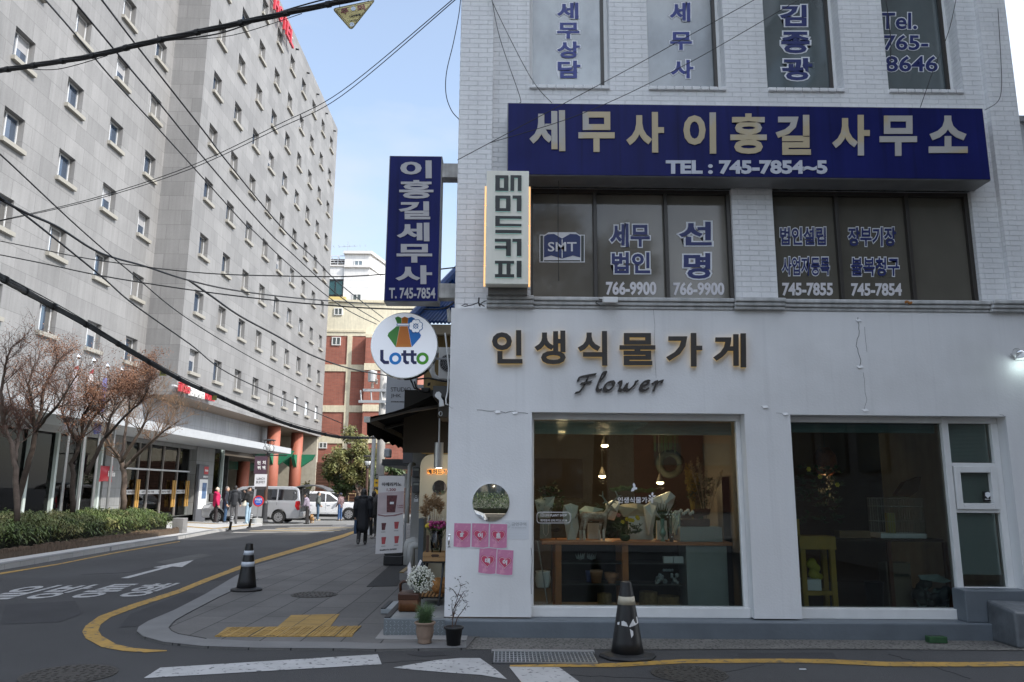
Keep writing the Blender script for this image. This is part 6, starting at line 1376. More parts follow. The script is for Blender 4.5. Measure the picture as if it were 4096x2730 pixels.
# ================================================================ THE HOTEL
stone = BR('hotel_stone', (.245, .242, .24), (.195, .193, .192), (.14, .138, .137), 1.35, .75, .009, .7, .25, 'wall', .14, .45, streak=.10, dist=.01)
stone_low = BR('hotel_stone_low', (.26, .265, .265), (.22, .225, .225), (.14, .14, .14), 1.0, .75, .01, .65, .2, 'wall', .14, .8, streak=.12)
HR = rad(.404)
hotel = T('hotel_building', 'tall grey stone hotel with rows of small square windows across the street', 'building', (-15.6, 40, 0), rotz=HR)
def hp(u, v, lx):
    """pixel -> (distance along the facade, height) on the hotel plane lx"""
    r = CD*F_PX + CR*(u-2048) - CU*(v-1365); c, s = math.cos(-HR), math.sin(-HR)
    o = Vector((CO.x+15.6, CO.y-40, CO.z)); rl = Vector((r.x*c-r.y*s, r.x*s+r.y*c, r.z)); ol = Vector((o.x*c-o.y*s, o.x*s+o.y*c, o.z))
    t = (lx-ol.x)/rl.x; P = ol+rl*t; return P.y, P.z
LW = -1.65
def holed_x(mb, y0, y1, z0, z1, holes, x, dep):
    ys = sorted(set([y0, y1]+[h[i] for h in holes for i in (0, 1)])); zs = sorted(set([z0, z1]+[h[i] for h in holes for i in (2, 3)]))
    for i in range(len(ys)-1):
        for j in range(len(zs)-1):
            cy, cz = (ys[i]+ys[i+1])/2, (zs[j]+zs[j+1])/2
            if any(h[0] < cy < h[1] and h[2] < cz < h[3] for h in holes): continue
            mb.quad((x, ys[i], zs[j]), (x, ys[i+1], zs[j]), (x, ys[i+1], zs[j+1]), (x, ys[i], zs[j+1]))
    for a, b, c, d in holes:
        X = x-dep
        mb.quad((x, a, c), (x, a, d), (X, a, d), (X, a, c)); mb.quad((x, b, d), (x, b, c), (X, b, c), (X, b, d)); mb.quad((x, b, c), (x, a, c), (X, a, c), (X, b, c)); mb.quad((x, a, d), (x, b, d), (X, b, d), (X, a, d))
WW, WH = 1.14, 1.12
rw = [(37.67-40+3.3*k, 7.18+3*j) for k in range(9) for j in range(9)]
lw = [(27.85-40+3.33*k, 7.18+3*j) for k in (-1, 0, 1, 2) for j in range(6)]
mb = MB(); holed_x(mb, -3.55, 26.8, 5.85, 34.24, [(y, y+WW, z, z+WH) for y, z in rw], 0, .34)
mb.quad((0, 26.8, 5.85), (-14, 26.8, 5.85), (-14, 26.8, 34.24), (0, 26.8, 34.24)); mb.quad((-14, -3.55, 5.85), (0, -3.55, 5.85), (0, -3.55, 34.24), (-14, -3.55, 34.24))
mb.quad((0, -3.55, 34.24), (0, 26.8, 34.24), (-14, 26.8, 34.24), (-14, -3.55, 34.24)); mb.build('right_wing_wall', stone, hotel, local=True)
mb = MB(); mb.quad((0, 26.8, 5.85), (0, -3.55, 5.85), (-14, -3.55, 5.85), (-14, 26.8, 5.85)); mb.build('soffit', M('soffit', (.20, .15, .11), .7, var=.15), hotel, local=True)
mb = MB(); holed_x(mb, -32, -3.55, 3.9, 34.0, [(y, y+WW, z, z+WH) for y, z in lw], LW, .34); mb.quad((LW, -32, 3.9), (-14, -32, 3.9), (-14, -32, 34), (LW, -32, 34)); mb.quad((LW, -32, 34), (LW, -3.55, 34), (-14, -3.55, 34), (-14, -32, 34)); mb.build('left_wing_wall', stone, hotel, local=True)
MB().box(-3.4, -.45, -3.2, 26.5, 6.1, 34.1).build('dark_core', black_plastic, hotel, local=True); MB().box(-4.4, LW-.45, -31.8, -3.6, 4.2, 33.9).build('dark_core', black_plastic, hotel, local=True)
sill_m = M('hotel_sill', (.30, .285, .25), .7, var=.08); wf = M('hotel_window_frame', (.52, .53, .54), .4); wp = PANE('hotel_glass', (.03, .05, .085), .22, .02); wc = M('hotel_curtain', (.09, .088, .085), .7)
proto = None
for i, (x, y, z) in enumerate([(0, y, z) for y, z in rw]+[(LW, y, z) for y, z in lw]):
    if proto is None:
        mb = MB(); d = -.22
        mb.box(d-.05, d, 0, .045, 0, WH); mb.box(d-.05, d, WW-.05, WW, 0, WH); mb.box(d-.05, d, .045, WW-.05, WH-.05, WH); mb.box(d-.05, d, .045, WW-.05, 0, .035); mb.box(d-.05, d+.01, .42, .48, .035, WH-.05)
        proto = mb.build('window', wf, hotel, local=True)
        MB().box(d-.04, d-.032, .045, WW-.05, .035, WH-.05).build('pane', wp, proto, local=True)
        curt = MB().box(d-.03, d-.028, .82, WW-.055, .04, WH-.055).build('curtain', wc, proto, local=True)
        cvar = [curt.data]+[MB().box(d-.03, d-.028, a_, b_, c_, WH-.055).build('curtain', M('curtain_%d' % i_, cc_, .7), proto, local=True) for i_, (a_, b_, c_, cc_) in enumerate(((.60, WW-.055, .04, (.16, .155, .15)), (.49, WW-.055, .60, (.30, .30, .31)), (.05, .40, .04, (.22, .21, .20)), (.95, WW-.055, .04, (.05, .05, .05))))]
        for c_ in cvar[1:]: pass
        extra = [o_ for o_ in list(proto.children) if o_.name.startswith('curtain.')]
        cvar = [curt.data]+[o_.data for o_ in extra]
        for o_ in extra: bpy.data.objects.remove(o_)
        rw_ = random.Random(5)
        MB().box(-.02, .14, -.06, WW+.10, -.17, -.015).build('sill', sill_m, proto, local=True)
        w = proto
    else: w = dup(proto, hotel)
    w.location = (x, y, z)
    for o_ in w.children:
        if o_.name.startswith('curtain'): o_.data = cvar[rw_.choice((0, 0, 1, 1, 2, 3, 4, 4))]
    if i % 9 == 0 and 54 <= i <= 72 and x == 0:           # the three blank white windows at the far end
        MB().box(-.16, -.155, .02, WW-.02, .02, WH-.02).build('white_screen', M('white_screen_%d' % i, (.66, .70, .74), .5), w, local=True)
# ground floor of the left wing
light_frame = M('storefront_post', (.50, .56, .54), .4); fascia = M('fascia_grey', (.42, .43, .43), .5, var=.08)
xg = LW+.25
MB().box(LW-.3, LW+.55, -32, hp(420, 1720, LW+.5)[0], 3.55, 4.25).build('storefront_fascia', fascia, hotel, local=True)
ye = hp(400, 2000, xg)[0]
MB().box(xg-.05, xg-.04, -32, ye, .1, 3.55).build('storefront_glass', glass_store, hotel, local=True)
for u in (-60, 87, 200, 308, 383):
    y = hp(u, 2000, xg)[0]; MB().box(xg-.03, xg+.09, y-.07, y+.07, .1, 3.55).build('storefront_post', light_frame, hotel, local=True)
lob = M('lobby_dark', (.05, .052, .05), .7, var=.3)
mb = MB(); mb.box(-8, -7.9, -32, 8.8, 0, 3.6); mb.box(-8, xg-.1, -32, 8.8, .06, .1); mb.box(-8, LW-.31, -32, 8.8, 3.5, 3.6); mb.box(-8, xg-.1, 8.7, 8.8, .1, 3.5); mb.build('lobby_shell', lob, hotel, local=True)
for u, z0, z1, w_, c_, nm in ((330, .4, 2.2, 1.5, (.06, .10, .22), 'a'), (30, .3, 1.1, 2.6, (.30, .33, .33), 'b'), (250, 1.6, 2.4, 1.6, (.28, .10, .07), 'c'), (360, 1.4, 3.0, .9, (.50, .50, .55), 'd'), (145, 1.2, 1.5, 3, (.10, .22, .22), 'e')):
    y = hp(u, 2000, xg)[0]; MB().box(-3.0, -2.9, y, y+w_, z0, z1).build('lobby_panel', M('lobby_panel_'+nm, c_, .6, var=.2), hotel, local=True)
ya, yb = ye, hp(478, 2000, LW+.3)[0]
MB().box(LW-.6, LW+.3, ya, yb, .1, 3.9).build('stone_pillar', stone_low, hotel, local=True)
yd, yp = hp(755, 2000, LW+.1)[0], hp(828, 2000, LW+.1)[0]
MB().box(LW-.06, LW-.05, yb, yd, .1, 3.6).build('entrance_glass', glass_store, hotel, local=True)
dfr = M('door_frame', (.22, .20, .19), .4)
for u in (480, 541, 585, 640, 700, 752):
    y = hp(u, 2000, LW)[0]; MB().box(LW-.05, LW+.02, y-.04, y+.04, .1, 3.6).build('entrance_post', dfr, hotel, local=True)
MB().box(LW-.05, LW+.03, yb, yd, 2.35, 2.43).build('entrance_transom', light_grey, hotel, local=True)
MB().box(LW-.08, LW+.3, yb, yd, 3.6, 3.95).build('entrance_head', stone_low, hotel, local=True)
y0, y1 = hp(634, 2000, LW)[0], hp(697, 2000, LW)[0]; MB().box(LW-.5, LW-.4, y0, y1, .1, 2.4).build('red_panel', M('red_panel', (.42, .03, .02), .5), hotel, local=True)
y0, y1 = hp(570, 1850, LW)[0], hp(640, 1850, LW)[0]; MB().box(LW-.45, LW-.4, y0, y1, 2.5, 3.5).build('poster_panel', M('poster_panel', (.50, .42, .42), .6, var=.3, vs=3), hotel, local=True)
orange_w = M('orange_handle', (.50, .28, .07), .5)
for u in (543, 551, 689, 697, 742, 750): y = hp(u, 2000, LW+.12)[0]; MB().box(LW+.08, LW+.14, y-.05, y+.05, .55, 1.9).build('door_handle', orange_w, hotel, local=True)
mb = MB(); y0, y1 = hp(485, 2000, LW)[0], hp(745, 2000, LW)[0]; mb.box(LW-.049, LW-.045, y0, y1, 1.22, 1.42); mb.build('door_band', M('door_band', (.55, .55, .55), .6), hotel, local=True)
mb = MB()
for k in range(4): y = y0+(y1-y0)*k/4; text_on(mb, 'GET INTO THE', (LW-.044, y+.2, 1.27), (0, (y1-y0)/4-.5, 0), (0, 0, .1), depth=.002, bold=.03, nrm=(1, 0, 0))
mb.build('band_lettering', darkp, hotel, local=True)
MB().box(LW-.6, LW+.35, yd, yp, .1, 4.0).build('stone_pillar', stone_low, hotel, local=True)
yw = hp(882, 2000, LW)[0]; MB().box(LW-.3, LW+.1, yp, yw, .0, .95).build('window_base', stone_low, hotel, local=True); MB().box(LW-.1, LW-.09, yp, yw-.1, .95, 4.0).build('corner_glass', glass_store, hotel, local=True); MB().box(LW-.15, LW+.05, yw-.12, yw, .95, 4.0).build('corner_post', light_frame, hotel, local=True)
# wall above the canopy under the overhang, canopy, garage
yE = hp(1117, 1740, LW)[0]
MB().box(LW-.3, LW, -3.56, yE, 3.95, 5.84).build('recessed_wall', BR('stone_dark', (.30, .31, .33), (.27, .28, .30), (.22, .22, .23), 1.3, .7, .01, .7, .2, 'wall', .12, .6, streak=.2), hotel, local=True)
xc = 1.4; yA, yB2 = hp(500, 1700, xc)[0], hp(1164, 1807, xc)[0]
zc0, zc1 = hp(1164, 1817, xc)[1], hp(1164, 1798, xc)[1]
MB().box(LW+.36, xc, yA-7, yB2, zc0, zc0+.36).build('canopy', M('canopy_white', (.40, .415, .43), .5, var=.06), hotel, local=True)
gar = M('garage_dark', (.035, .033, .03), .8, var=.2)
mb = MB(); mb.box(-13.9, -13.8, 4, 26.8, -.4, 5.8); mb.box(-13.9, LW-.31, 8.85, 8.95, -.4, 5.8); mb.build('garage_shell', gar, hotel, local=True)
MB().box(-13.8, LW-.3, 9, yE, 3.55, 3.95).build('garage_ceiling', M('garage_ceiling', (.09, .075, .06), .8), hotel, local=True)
redc = M('column_red', (.33, .105, .065), .6, var=.08); green_b = M('bracket_green', (.012, .15, .075), .6, var=.1)
for i, (u, lx, r_, zb) in enumerate(((1180, -.75, .46, 5.84), (1085, -.75, .46, 5.84), (972, -4.5, .46, 3.54), (1120, -5.5, .46, 5.84))):
    y, _ = hp(u, 1900, lx); MB().lathe([(r_, -.6), (r_, zb)], (lx, y, 0), 24).build('red_column', redc, hotel, local=True, smooth=True)
    if i < 2:
        mb = MB()
        for s in (-1, 1): mb.prism([Vector((lx-.05, y+s*.44, 3.15)), Vector((lx-.05, y+s*1.2, 3.75)), Vector((lx-.05, y+s*1.35, 4.1)), Vector((lx-.05, y+s*.44, 4.1))], (.25, 0, 0))
        for s in (-1, 1): mb.prism([Vector((lx+s*.44, y-.1, 3.15)), Vector((lx+s*1.3, y-.1, 3.75)), Vector((lx+s*1.5, y-.1, 4.15)), Vector((lx+s*.44, y-.1, 4.15))], (0, .25, 0))
        mb.build('green_bracket', green_b, hotel, local=True)
mb = MB(); mb.box(-5, -4.8, 9, 26.5, 2.9, 3.5); mb.box(-12, -4.8, 15.2, 15.4, 2.9, 3.5); mb.build('green_beam', M('beam_green_dark', (.01, .05, .03), .7, var=.2), hotel, local=True)
MB().box(-13.6, -.2, 26.3, 26.79, -.4, 5.84).build('rear_pier_wall', M('rear_pier', (.40, .37, .30), .8, var=.1), hotel, local=True)
mb = MB()
for k in range(9):
    y = -1.2+k*3.3; mb.tube([(.0, y, 33.3), (.22, y, 33.25)], .07, 8)
mb.build('roof_spout', black_metal, hotel, local=True)
# hotel lettering: low sign and roof sign
hred = M('hotel_red', (.50, .035, .05), .4); hwh = M('hotel_white', (.78, .78, .76), .4)
yS0, zS0 = hp(727, 1560, .35); yS1, zS1 = hp(862, 1590, .35)
sg = T('hotel_sign', 'red and white raised hotel letters on the stone wall above the entrance canopy', 'sign', (-15.25, 40+yS0, 6.0))
sg.parent = None
def hl(y, z, x=0.): v = Vector((x, y, z)); c, s = math.cos(HR), math.sin(HR); return Vector((-15.6+v.x*c-v.y*s, 40+v.x*s+v.y*c, v.z))
zt_h, zb_h = 7.0-.1, 6.02
L_ = yS1-yS0; zT_, zB_ = hp(733, 1527, .35)[1], hp(733, 1568, .35)[1]
for s, f0, f1, mt_, zb_, zt2_ in (('ibis', 0, .25, hred, zB_, zT_), ('앰', .27, .36, hwh, zB_-.04, zT_), ('배', .375, .465, hwh, zB_-.04, zT_), ('서', .48, .57, hwh, zB_-.04, zT_), ('더', .585, .675, hwh, zB_-.04, zT_), ('HOTEL', .70, 1.0, hred, zB_, zT_-.05)):
    text_on(MB(), s, hl(yS0+L_*f0, zb_, .16), hl(yS0+L_*f1, zb_, .16)-hl(yS0+L_*f0, zb_, .16), (0, 0, zt2_-zb_), depth=.16, bold=.02, nrm=(1, 0, 0)).build('raised_letter', mt_, sg)
MB().box(hl(yS0, 0).x+.03, hl(yS0, 0).x+.16, hl(yS0-.4, 0).y, hl(yS1, 0).y, zB_+.2, zB_+.26).build('sign_rail', light_grey, sg)
yR0, zR0 = hp(1098, -20, .3); yR1, zR1 = hp(1174, 165, .3)
rs = T('roof_sign', 'red roof letters spelling HOTEL on the upper edge of the stone hotel', 'sign', hl(yR0, 31, .1))
zr0 = hp(1160, 168, .3)[1]
for k, ch in enumerate('HOTEL'):
    ya_ = yR0+(yR1-yR0)*(k+.06)/5; yb_ = yR0+(yR1-yR0)*(k+.9)/5
    text_on(MB(), ch, hl(ya_, zr0-.1, .25), hl(yb_, zr0-.1, .25)-hl(ya_, zr0-.1, .25), (0, 0, 1.05), depth=.14, bold=.012, nrm=(1, 0, 0)).build('roof_letter', hred, rs)
MB().box(hl(yR0, 0).x+.05, hl(yR0, 0).x+.22, hl(yR0-.2, 0).y, hl(yR1, 0).y, zr0+.7, zr0+.78).build('sign_rail', light_grey, rs)
# red pillow sign on the pillar and the pylon sign
Pa = q('b1', 705, 72); Pb = q('b1', 783, 188)
ya, za = hp(*Pa, LW+.42); yb, zb = hp(*Pb, LW+.42)
zt3_, zb3_ = hp(437, 1863, LW+.42)[1], hp(437, 1929, LW+.42)[1]
t = T('red_hotel_sign', 'red cushion-shaped wall sign with white lower-case lettering on the stone pillar', 'sign', hl(ya, zb3_, LW+.42))
mb = MB(); n = 8; W_ = yb-ya; H_ = zt3_-zb3_
fr_ = []
for i in range(n+1):
    for j in range(n+1):
        f, g = i/n*2-1, j/n*2-1; b_ = (1-f*f)*(1-g*g)
        mb.v.append(hl(ya+W_*(f*(1-.10*(1-g*g))+1)/2, zb3_+H_*(g*(1-.10*(1-f*f))+1)/2, LW+.34+.14*b_))
for i in range(n):
    for j in range(n): mb.f.append((i*(n+1)+j, (i+1)*(n+1)+j, (i+1)*(n+1)+j+1, i*(n+1)+j+1))
mb.build('cushion', hred, t, smooth=True)
text_on(MB(), 'ibis', hl(ya+W_*.38, zb3_+H_*.33, LW+.485), hl(ya+W_*.92, zb3_+H_*.33, LW+.485)-hl(ya+W_*.38, zb3_+H_*.33, LW+.485), (0, 0, H_*.36), depth=.01, bold=.03, nrm=(1, 0, 0)).build('lettering', hwh, t)
yp0, yp1 = hp(788, 2000, LW+.55)[0], hp(826, 2000, LW+.55)[0]
t = T('pylon_sign', 'slim grey pylon sign with white panel and red square logo beside the hotel entrance', 'sign', hl((yp0+yp1)/2, gz(42), LW+.55))
def pyl(nm, f0, f1, z0, z1, x0, x1, mt_):
    a, b = hl(yp0+(yp1-yp0)*f0, z0, LW+x0), hl(yp0+(yp1-yp0)*f1, z1, LW+x1); return MB().box(a.x, b.x, a.y, b.y, z0, z1).build(nm, mt_, t, bevel=.008)
zz = lambda v: hp(805, v, LW+.55)[1]
pyl('pylon_body', 0, 1, -.3, zz(1858), .40, .55, M('pylon_grey', (.11, .115, .13), .5)); pyl('white_panel', .12, .97, zz(2036), zz(1918), .55, .56, hwh); pyl('picture_panel', .42, .88, zz(1996), zz(1932), .561, .565, M('picture_blue', (.10, .17, .30), .5, var=.4, vs=3)); pyl('logo_square', .5, .95, zz(1897), zz(1866), .551, .56, hred)
mb = MB(); a0_ = hl(yp0+(yp1-yp0)*.56, zz(1886), LW+.562); text_on(mb, 'ibis', a0_, hl(yp0+(yp1-yp0)*.9, 0, LW+.562)-hl(yp0+(yp1-yp0)*.56, 0, LW+.562), (0, 0, zz(1876)-zz(1886)), depth=.004, bold=.03, nrm=(1, 0, 0)); a0_ = hl(yp0+(yp1-yp0)*.45, zz(1912), LW+.552); text_on(mb, '앰배서더', a0_, hl(yp0+(yp1-yp0)*.95, 0, LW+.552)-hl(yp0+(yp1-yp0)*.45, 0, LW+.552), (0, 0, zz(1903)-zz(1912)), depth=.004, bold=.04, nrm=(1, 0, 0)); mb.build('lettering', hwh, t)
# flagpoles with hanging flags
for i, (u, v, col, l_) in enumerate(((312, 1428, (.62, .60, .64), 'leftmost flagpole with a limp white flag in front of the hotel'), (373, 1443, (.66, .62, .62), 'second flagpole from the left with a limp white and red flag'), (428, 1465, (.20, .22, .50), 'third flagpole from the left with a limp blue and white flag'), (485, 1480, (.50, .50, .52), 'rightmost flagpole of the four in front of the hotel'))):
    X = -14.6; P = at(u, v, X=X); t = T('flagpole', l_, 'flagpole', (X, P.y, .1), 'flagpoles in front of the hotel')
    MB().tube([(X, P.y, .1), (X, P.y, P.z-.12)], [.055, .035], 8).build('pole', M('pole_steel_%d' % i, (.5, .5, .5), .3, metal=.8), t); MB().lathe([(.03, -.14), (.10, -.05), (.11, .0), (.05, .06), (.0, .16)], P, 12).build('finial', chrome, t, smooth=True)
    if i == 3: continue
    mb = MB(); fh = 2.1; n = 10
    for k in range(n):
        for j in range(5):
            def fp(a, b): w_ = .42*(.25+.75*b/n); return Vector((X+.04+.07*math.sin(a*2.2+b*.7), P.y-.05-w_*a/5*(.6+.4*math.sin(b*.9)), P.z-.3-fh*b/n-.12*a/5))
            mb.quad(fp(j, k), fp(j+1, k), fp(j+1, k+1), fp(j, k+1))
    mb.build('flag', M('flag_%d' % i, col, .7, col2=((.40, .05, .06), (.45, .06, .08), (.6, .6, .62))[i], c2s=2.2, c2w=(.56, .6)), t)
# ================================================================ VEHICLES
tyre = M('tyre', (.014, .014, .014), .8); rim_m = M('rim', (.42, .42, .43), .3, metal=.6); car_glass = PANE('car_glass', (.012, .013, .016), .16, .02); tail_red = M('tail_red', (.42, .012, .015), .2); lamp_w = M('headlight', (.55, .57, .6), .15); trim_b = M('car_trim', (.02, .02, .022), .5)
def arch_profile(pts, axles, r, zlow):
    """close a lower body outline with wheel-arch notches; pts runs from rear-bottom over the top to front-bottom"""
    out = list(pts)
    for x in sorted(axles, reverse=True):
        dz = zlow-.34; a0 = math.acos(max(-1, min(1, 0))) ; hw = math.sqrt(max(r*r-(zlow-.34)**2, .01))
        for k in range(11):
            th = math.pi*k/10; out.append((x+hw*math.cos(th), max(zlow, .34+r*math.sin(th)) if 0 < k < 10 else zlow))
    return out
def prism_side(mb, prof, w0, tap=None):
    """profile (x,z) extruded across the width; tap(z)->half width"""
    n = len(prof); hw = tap or (lambda z: w0); b = len(mb.v)
    for s in (-1, 1):
        for x, z in prof: mb.v.append(Vector((x, s*hw(z), z)))
    mb.f.append(tuple(b+i for i in range(n))); mb.f.append(tuple(b+n+i for i in range(n-1, -1, -1)))
    for i in range(n): j = (i+1) % n; mb.f.append((b+i, b+n+i, b+n+j, b+j))
    return mb
def wheel(t, x, y, r, s):
    mb = MB(); A = [(x, y, r)]; d = s*.11
    def drum(rr, y0, y1, mat, nm, n=24):
        m_ = MB(); P0 = [Vector((x+rr*math.cos(2*math.pi*k/n), y0, r+rr*math.sin(2*math.pi*k/n))) for k in range(n)]; P1 = [Vector((p.x, y1, p.z)) for p in P0]
        m_.add(P0+P1, [tuple(range(n)), tuple(range(2*n-1, n-1, -1))]+[(k, n+k, n+(k+1) % n, (k+1) % n) for k in range(n)]); return m_
    w = drum(r, y, y+d*2, tyre, '').build('wheel', tyre, t, local=True, bevel=.02)
    m_ = MB(); yo = y+d*2+s*.004
    for k in range(10):
        a = k*.628; u = Vector((math.cos(a), 0, math.sin(a))); p = Vector((-u.z, 0, u.x)); c = Vector((x, yo, r)); rr = r*.64
        m_.prism([c+u*rr*.12-p*.02, c+u*rr-p*.042, c+u*rr+p*.042, c+u*rr*.12+p*.02], (0, s*.012, 0))
    n = 24
    for k in range(n):
        a, b = 2*math.pi*k/n, 2*math.pi*(k+1)/n
        m_.prism([Vector((x+q_*math.cos(g), yo, r+q_*math.sin(g))) for q_, g in ((r*.60, a), (r*.67, a), (r*.67, b), (r*.60, b))], (0, s*.014, 0))
    m_.build('rim', rim_m, w, local=True)
    drum(r*.60, y+d*2, y+d*2+s*.003, trim_b, '').build('wheel_well', trim_b, w, local=True)
def side_panel(prof, y, s, hw):
    mb = MB(); P = [Vector((x, s*(hw(z)+.004), z)) for x, z in prof]; n = len(P); mb.prism(P, (0, s*.004, 0)); return mb
def make_car(name, label, spec, paint, loc, rotz):
    t = T(name, label, spec['cat'], loc, rotz=rotz, group=spec.get('group')); L_, W_ = spec['L'], spec['W']/2
    belt = spec['belt']; top = max(z for _, z in spec['green'])
    hw_low = lambda z: W_*(1-.05*max(0, .5-z)/.3-.03*max(0, (z-.75)/.4)); hw_up = lambda z: W_*.965*(1-spec['tumble']*max(0, z-belt)/(top-belt))
    body = prism_side(MB(), arch_profile(spec['low'], spec['axles'], spec['arch'], spec['zlow']), W_, hw_low).build('body', paint, t, local=True, bevel=.045, seg=3)
    prism_side(MB(), spec['green'], W_, hw_up).build('cabin', paint, t, local=True, bevel=.05, seg=3)
    for s in (-1, 1):
        for wpf in spec['windows']: side_panel(wpf, 0, s, hw_up).build('window', car_glass, t, local=True)
        for x in spec['axles']: wheel(t, x, s*(W_-.235), spec['wr'], s)
        for x in spec['doors']: side_panel([(x, spec['zlow']+.12), (x+.012, spec['zlow']+.12), (x+.012, belt-.02), (x, belt-.02)], 0, s, hw_low).build('door_seam', trim_b, t, local=True)
        for x, z in spec['handles']: MB().box(x, x+.17, s*(hw_low(z)+.002), s*(hw_low(z)+.03), z, z+.03).build('door_handle', paint, t, local=True)
        x, z = spec['mirror']; MB().ball((x, s*(W_+.09), z), (.10, .11, .08), 10, 8).build('wing_mirror', paint, t, local=True, smooth=True)
        side_panel(spec['tail'], 0, s, hw_low).build('taillight', tail_red, t, local=True); side_panel(spec['head'], 0, s, hw_low).build('headlight', lamp_w, t, local=True)
        side_panel([(spec['axles'][0]+.45, spec['zlow']), (spec['axles'][1]-.45, spec['zlow']), (spec['axles'][1]-.45, spec['zlow']+.09), (spec['axles'][0]+.45, spec['zlow']+.09)], 0, s, hw_low).build('sill_trim', trim_b, t, local=True)
    x0, z0, x1, z1 = spec['shield']
    MB().add([(x0+.02, -W_*.80, z0), (x0+.02, W_*.80, z0), (x1+.03, W_*.70, z1), (x1+.03, -W_*.70, z1)], [(0, 1, 2, 3)]).build('windscreen', car_glass, t, local=True)
    MB().box(L_-.03, L_+.012, -W_*.6, W_*.6, .50, .72).build('grille', trim_b, t, local=True)
    MB().box(.3, L_-.3, -W_*.8, W_*.8, .2, .5).build('underbody', trim_b, t, local=True)
    return t
silver = M('paint_silver', (.42, .43, .45), .28, metal=.35, coat=.5); white_car = M('paint_white', (.74, .75, .77), .3, coat=.6); dark_car = M('paint_dark', (.03, .032, .036), .3, coat=.6)
VAN = dict(cat='van', L=5.15, W=1.92, belt=1.12, tumble=.16, zlow=.27, arch=.40, wr=.335, axles=(1.10, 4.30), doors=(1.22, 2.40, 3.42), handles=((2.2, 1.0), (2.75, 1.0)), mirror=(3.75, 1.18),
           low=[(.06, .27), (.0, .42), (-.02, .62), (.0, 1.14), (4.05, 1.16), (4.55, 1.06), (5.02, .92), (5.14, .70), (5.12, .38), (5.05, .27)],
           green=[(.0, 1.10), (.10, 1.68), (.22, 1.86), (.5, 1.915), (2.6, 1.925), (3.15, 1.88), (3.45, 1.76), (4.2, 1.14)],
           windows=[[(.20, 1.25), (.16, 1.36), (.22, 1.70), (.30, 1.75), (1.18, 1.77), (1.18, 1.21), (.30, 1.20)], [(1.26, 1.21), (1.26, 1.77), (2.36, 1.77), (2.36, 1.22)], [(2.48, 1.22), (2.48, 1.77), (3.05, 1.74), (3.30, 1.66), (3.72, 1.24)]],
           tail=[(-.0, .72), (.14, .70), (.26, .9), (.24, 1.14), (.06, 1.18), (.0, 1.12)], head=[(4.75, .78), (5.06, .72), (5.02, .88), (4.6, .98)], shield=(4.18, 1.16, 3.46, 1.76))
vp = gnd(1126, 2096)
van = make_car('parked_van', 'silver van parked with its tailgate raised beside the group of people', VAN, silver, (-10.72, vp.y+.98, gz(vp.y)), math.pi)
bk = MB(); bk.box(-.035, -.022, -.82, .82, .45, 1.80); bk.build('boot_shade_panel', trim_b, van, local=True)  # dark panel standing in for the shaded boot interior
mb = MB(); tgp = [(.25, 1.93), (-.25, 2.03), (-.70, 2.00), (-1.15, 1.86), (-1.36, 1.72)]
for i in range(len(tgp)-1):
    (x0, z0), (x1, z1) = tgp[i], tgp[i+1]; mb.add([(x0, -.8, z0), (x0, .8, z0), (x1, .76, z1), (x1, -.76, z1), (x0, -.8, z0-.07), (x0, .8, z0-.07), (x1, .76, z1-.06), (x1, -.76, z1-.06)], [(0, 1, 2, 3), (7, 6, 5, 4), (0, 3, 7, 4), (1, 5, 6, 2), (0, 4, 5, 1), (2, 6, 7, 3)])
mb.build('tailgate', M('tailgate_grey', (.09, .095, .10), .4, var=.2), van, local=True)
for s in (-.7, .7): MB().tube([(-.02, s, 1.45), (-.55, s, 1.94)], .014, 6).build('gas_strut', black_metal, van, local=True)
MB().box(-.16, .03, -.90, .90, .36, .62).build('rear_bumper', silver, van, local=True, bevel=.04)
SUV = dict(cat='car', L=4.75, W=1.90, belt=1.04, tumble=.24, zlow=.28, arch=.42, wr=.36, axles=(.95, 3.80), doors=(1.32, 2.38, 3.36), handles=((1.45, .90), (2.50, .90)), mirror=(3.18, 1.10),
           low=[(.08, .28), (.0, .5), (.02, .85), (.12, 1.06), (3.3, 1.08), (3.7, 1.06), (4.35, .96), (4.66, .84), (4.75, .62), (4.70, .36), (4.60, .28)],
           green=[(.10, 1.02), (.32, 1.34), (.62, 1.58), (1.3, 1.69), (2.1, 1.70), (2.55, 1.63), (3.42, 1.06)],
           windows=[[(.62, 1.12), (.74, 1.40), (1.30, 1.56), (1.30, 1.10)], [(1.36, 1.10), (1.36, 1.57), (2.05, 1.60), (2.30, 1.57), (2.34, 1.09)], [(2.40, 1.09), (2.37, 1.56), (2.58, 1.51), (3.14, 1.12)]],
           tail=[(.02, .78), (.28, .86), (.30, .96), (.08, .98)], head=[(4.10, .86), (4.62, .74), (4.60, .86), (4.25, .93)], shield=(3.44, 1.08, 2.60, 1.61))
sp_ = gnd(1393, 2083)
suv = make_car('parked_car', 'white SUV parked nose to the right behind the silver van', SUV, white_car, (sp_.x-3.80, sp_.y+.95, gz(sp_.y)), 0)
gp = at(965, 1958, Y=52.5)
make_car('parked_car', 'dark car standing in the shadowy hotel garage behind the red columns', SUV, dark_car, (-21.5, 53.5, gz(53)), 0)

